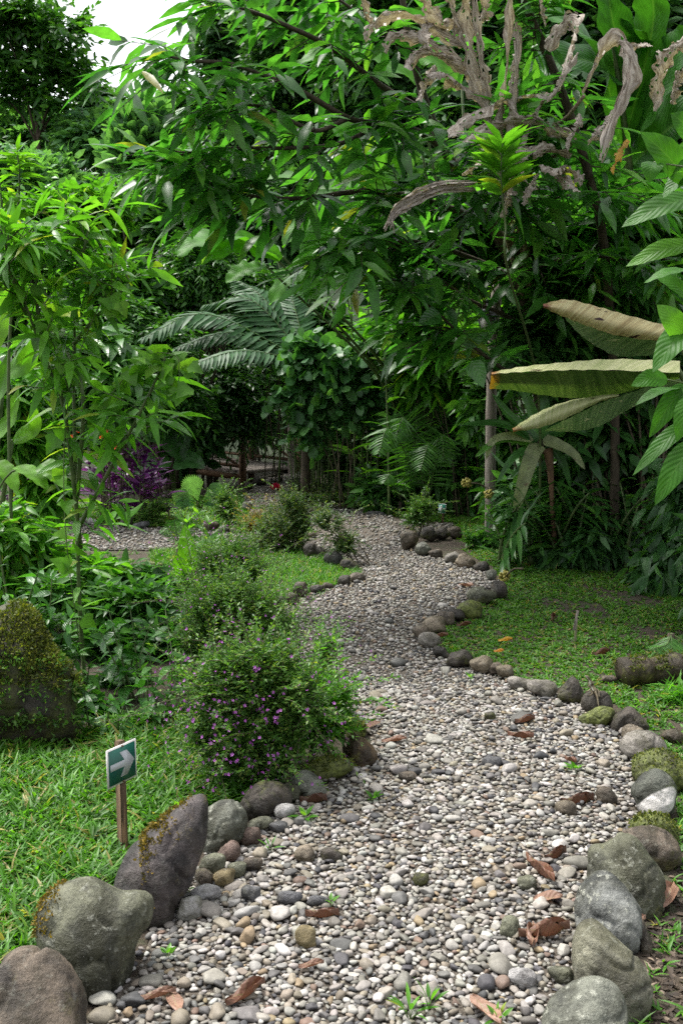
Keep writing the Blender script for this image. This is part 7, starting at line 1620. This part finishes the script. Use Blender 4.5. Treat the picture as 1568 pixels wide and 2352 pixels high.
# ------------------------------------------------------------------ lizard
def lizard():
    cen, t = LIZROCK[1], LIZROCK[2]; Y = cen[1] - .01
    B_ = [((1342.5, 1551.5), .0042, -.004), ((1346.5, 1554), .0075, -.002), ((1350.5, 1557.5), .0085, 0), ((1353, 1562), .0068, 0), ((1354.5, 1567), .0095, .0), ((1357, 1573), .0125, .0), ((1360, 1579), .0125, .0), ((1364, 1586), .0095, -.012), ((1367.5, 1592), .0068, -.03), ((1370.5, 1600), .005, -.045), ((1372.3, 1611), .0038, -.06), ((1374.5, 1628), .0028, -.08), ((1376.5, 1639), .0022, -.10), ((1379, 1647), .0015, -.11)]
    me = bpy.data.meshes.new('lizard'); V = [P(x, y, Y + dy) for (x, y), r, dy in B_]; R_ = [r for _, r, _ in B_]; E = [(i, i + 1) for i in range(len(V) - 1)]
    def limb(a, pts, rs):
        p = a
        for (x, y, dy), r in zip(pts, rs):
            V.append(P(x, y, Y + dy)); R_.append(r); E.append((p, len(V) - 1)); p = len(V) - 1
        return p
    toes = lambda p, x, y, dy, s: [limb(p, [(x + s * a, y + b, dy - .004)], [.0012]) for a, b in ((4, -2), (5, .5), (3.5, 2.5))]
    p = limb(4, [(1352.5, 1574, -.014), (1355.5, 1582, -.02), (1351, 1586.5, -.026)], [.0048, .0036, .003]); limb(p, [(1346, 1588, -.03), (1342.5, 1588.5, -.032)], [.0024, .0012]); limb(p, [(1346, 1590.5, -.034)], [.0012])
    p = limb(4, [(1361, 1572, .014), (1363.5, 1580, .014)], [.0045, .0034]); limb(p, [(1361, 1586, .012)], [.002])
    p = limb(7, [(1357, 1588, -.03), (1360, 1593, -.038), (1356, 1596, -.045)], [.006, .0045, .0028]); limb(p, [(1351, 1597.5, -.05)], [.0014]); limb(p, [(1353, 1599.5, -.05)], [.0014])
    p = limb(7, [(1371, 1584, -.005), (1375, 1590, -.015), (1374, 1597, -.03)], [.006, .0045, .0028]); limb(p, [(1378, 1600, -.036)], [.0014]); limb(p, [(1374.5, 1602, -.038)], [.0014])
    V = np.array(V); V0 = V[6].copy(); me.from_pydata([tuple(v - V0) for v in V], E, [])
    o = bpy.data.objects.new('lizard', me); COL.objects.link(o); o.location = V0
    sk = o.modifiers.new('skin', 'SKIN'); sk.use_smooth_shade = True
    for i, r in enumerate(R_): me.skin_vertices[0].data[i].radius = (r, r)
    me.skin_vertices[0].data[6].use_root = True
    sb = o.modifiers.new('sub', 'SUBSURF'); sb.levels = 2; sb.render_levels = 2
    bpy.context.view_layer.update(); dg = bpy.context.evaluated_depsgraph_get(); m2 = bpy.data.meshes.new_from_object(o.evaluated_get(dg)); o.modifiers.clear(); o.data = m2
    # stripes as real skin colour: pale lateral line on a brown body
    co = np.array([v.co[:] for v in m2.vertices]) + V0; ax_i = np.array([np.argmin(((V[:14] - c) ** 2).sum(1)) for c in co]); 
    sgn = np.array([(c - V[i])[0] * .8 + (c - V[i])[2] * .6 for c, i in zip(co, ax_i)]) / np.array([R_[i] for i in ax_i])
    col = np.where((np.abs(sgn + .35) < .22) & (ax_i < 8), .9, .25) + .15 * np.sin(ax_i * 2.1); col = np.where(co[:, 1] > 9, .2, col)
    at = m2.attributes.new('rnd', 'FLOAT', 'POINT'); at.data.foreach_set('value', np.clip(col, 0, 1).astype(np.float32))
    m2.materials.clear(); m2.materials.append(leaf_mat('lizard_skin', [(0, (.05, .038, .02)), (.35, (.13, .105, .06)), (.7, (.34, .33, .25)), (1, (.42, .42, .34))], .02, .5)); m2.polygons.foreach_set('use_smooth', np.ones(len(m2.polygons), bool))
    tag(o, 'small brown lizard with pale stripes propped up on the step shaped boulder, tail hanging down', 'lizard')
    for s in (-1,):
        e = MB(); c = P(1349.5, 1555.2, Y - .010); Vi, Fi = ICO[2]; e.add(c + Vi * .0017, Fi.tolist()); e.build('eye', flat_mat('lizard_eye', (.01, .01, .01), .15), o, True)
lizard()
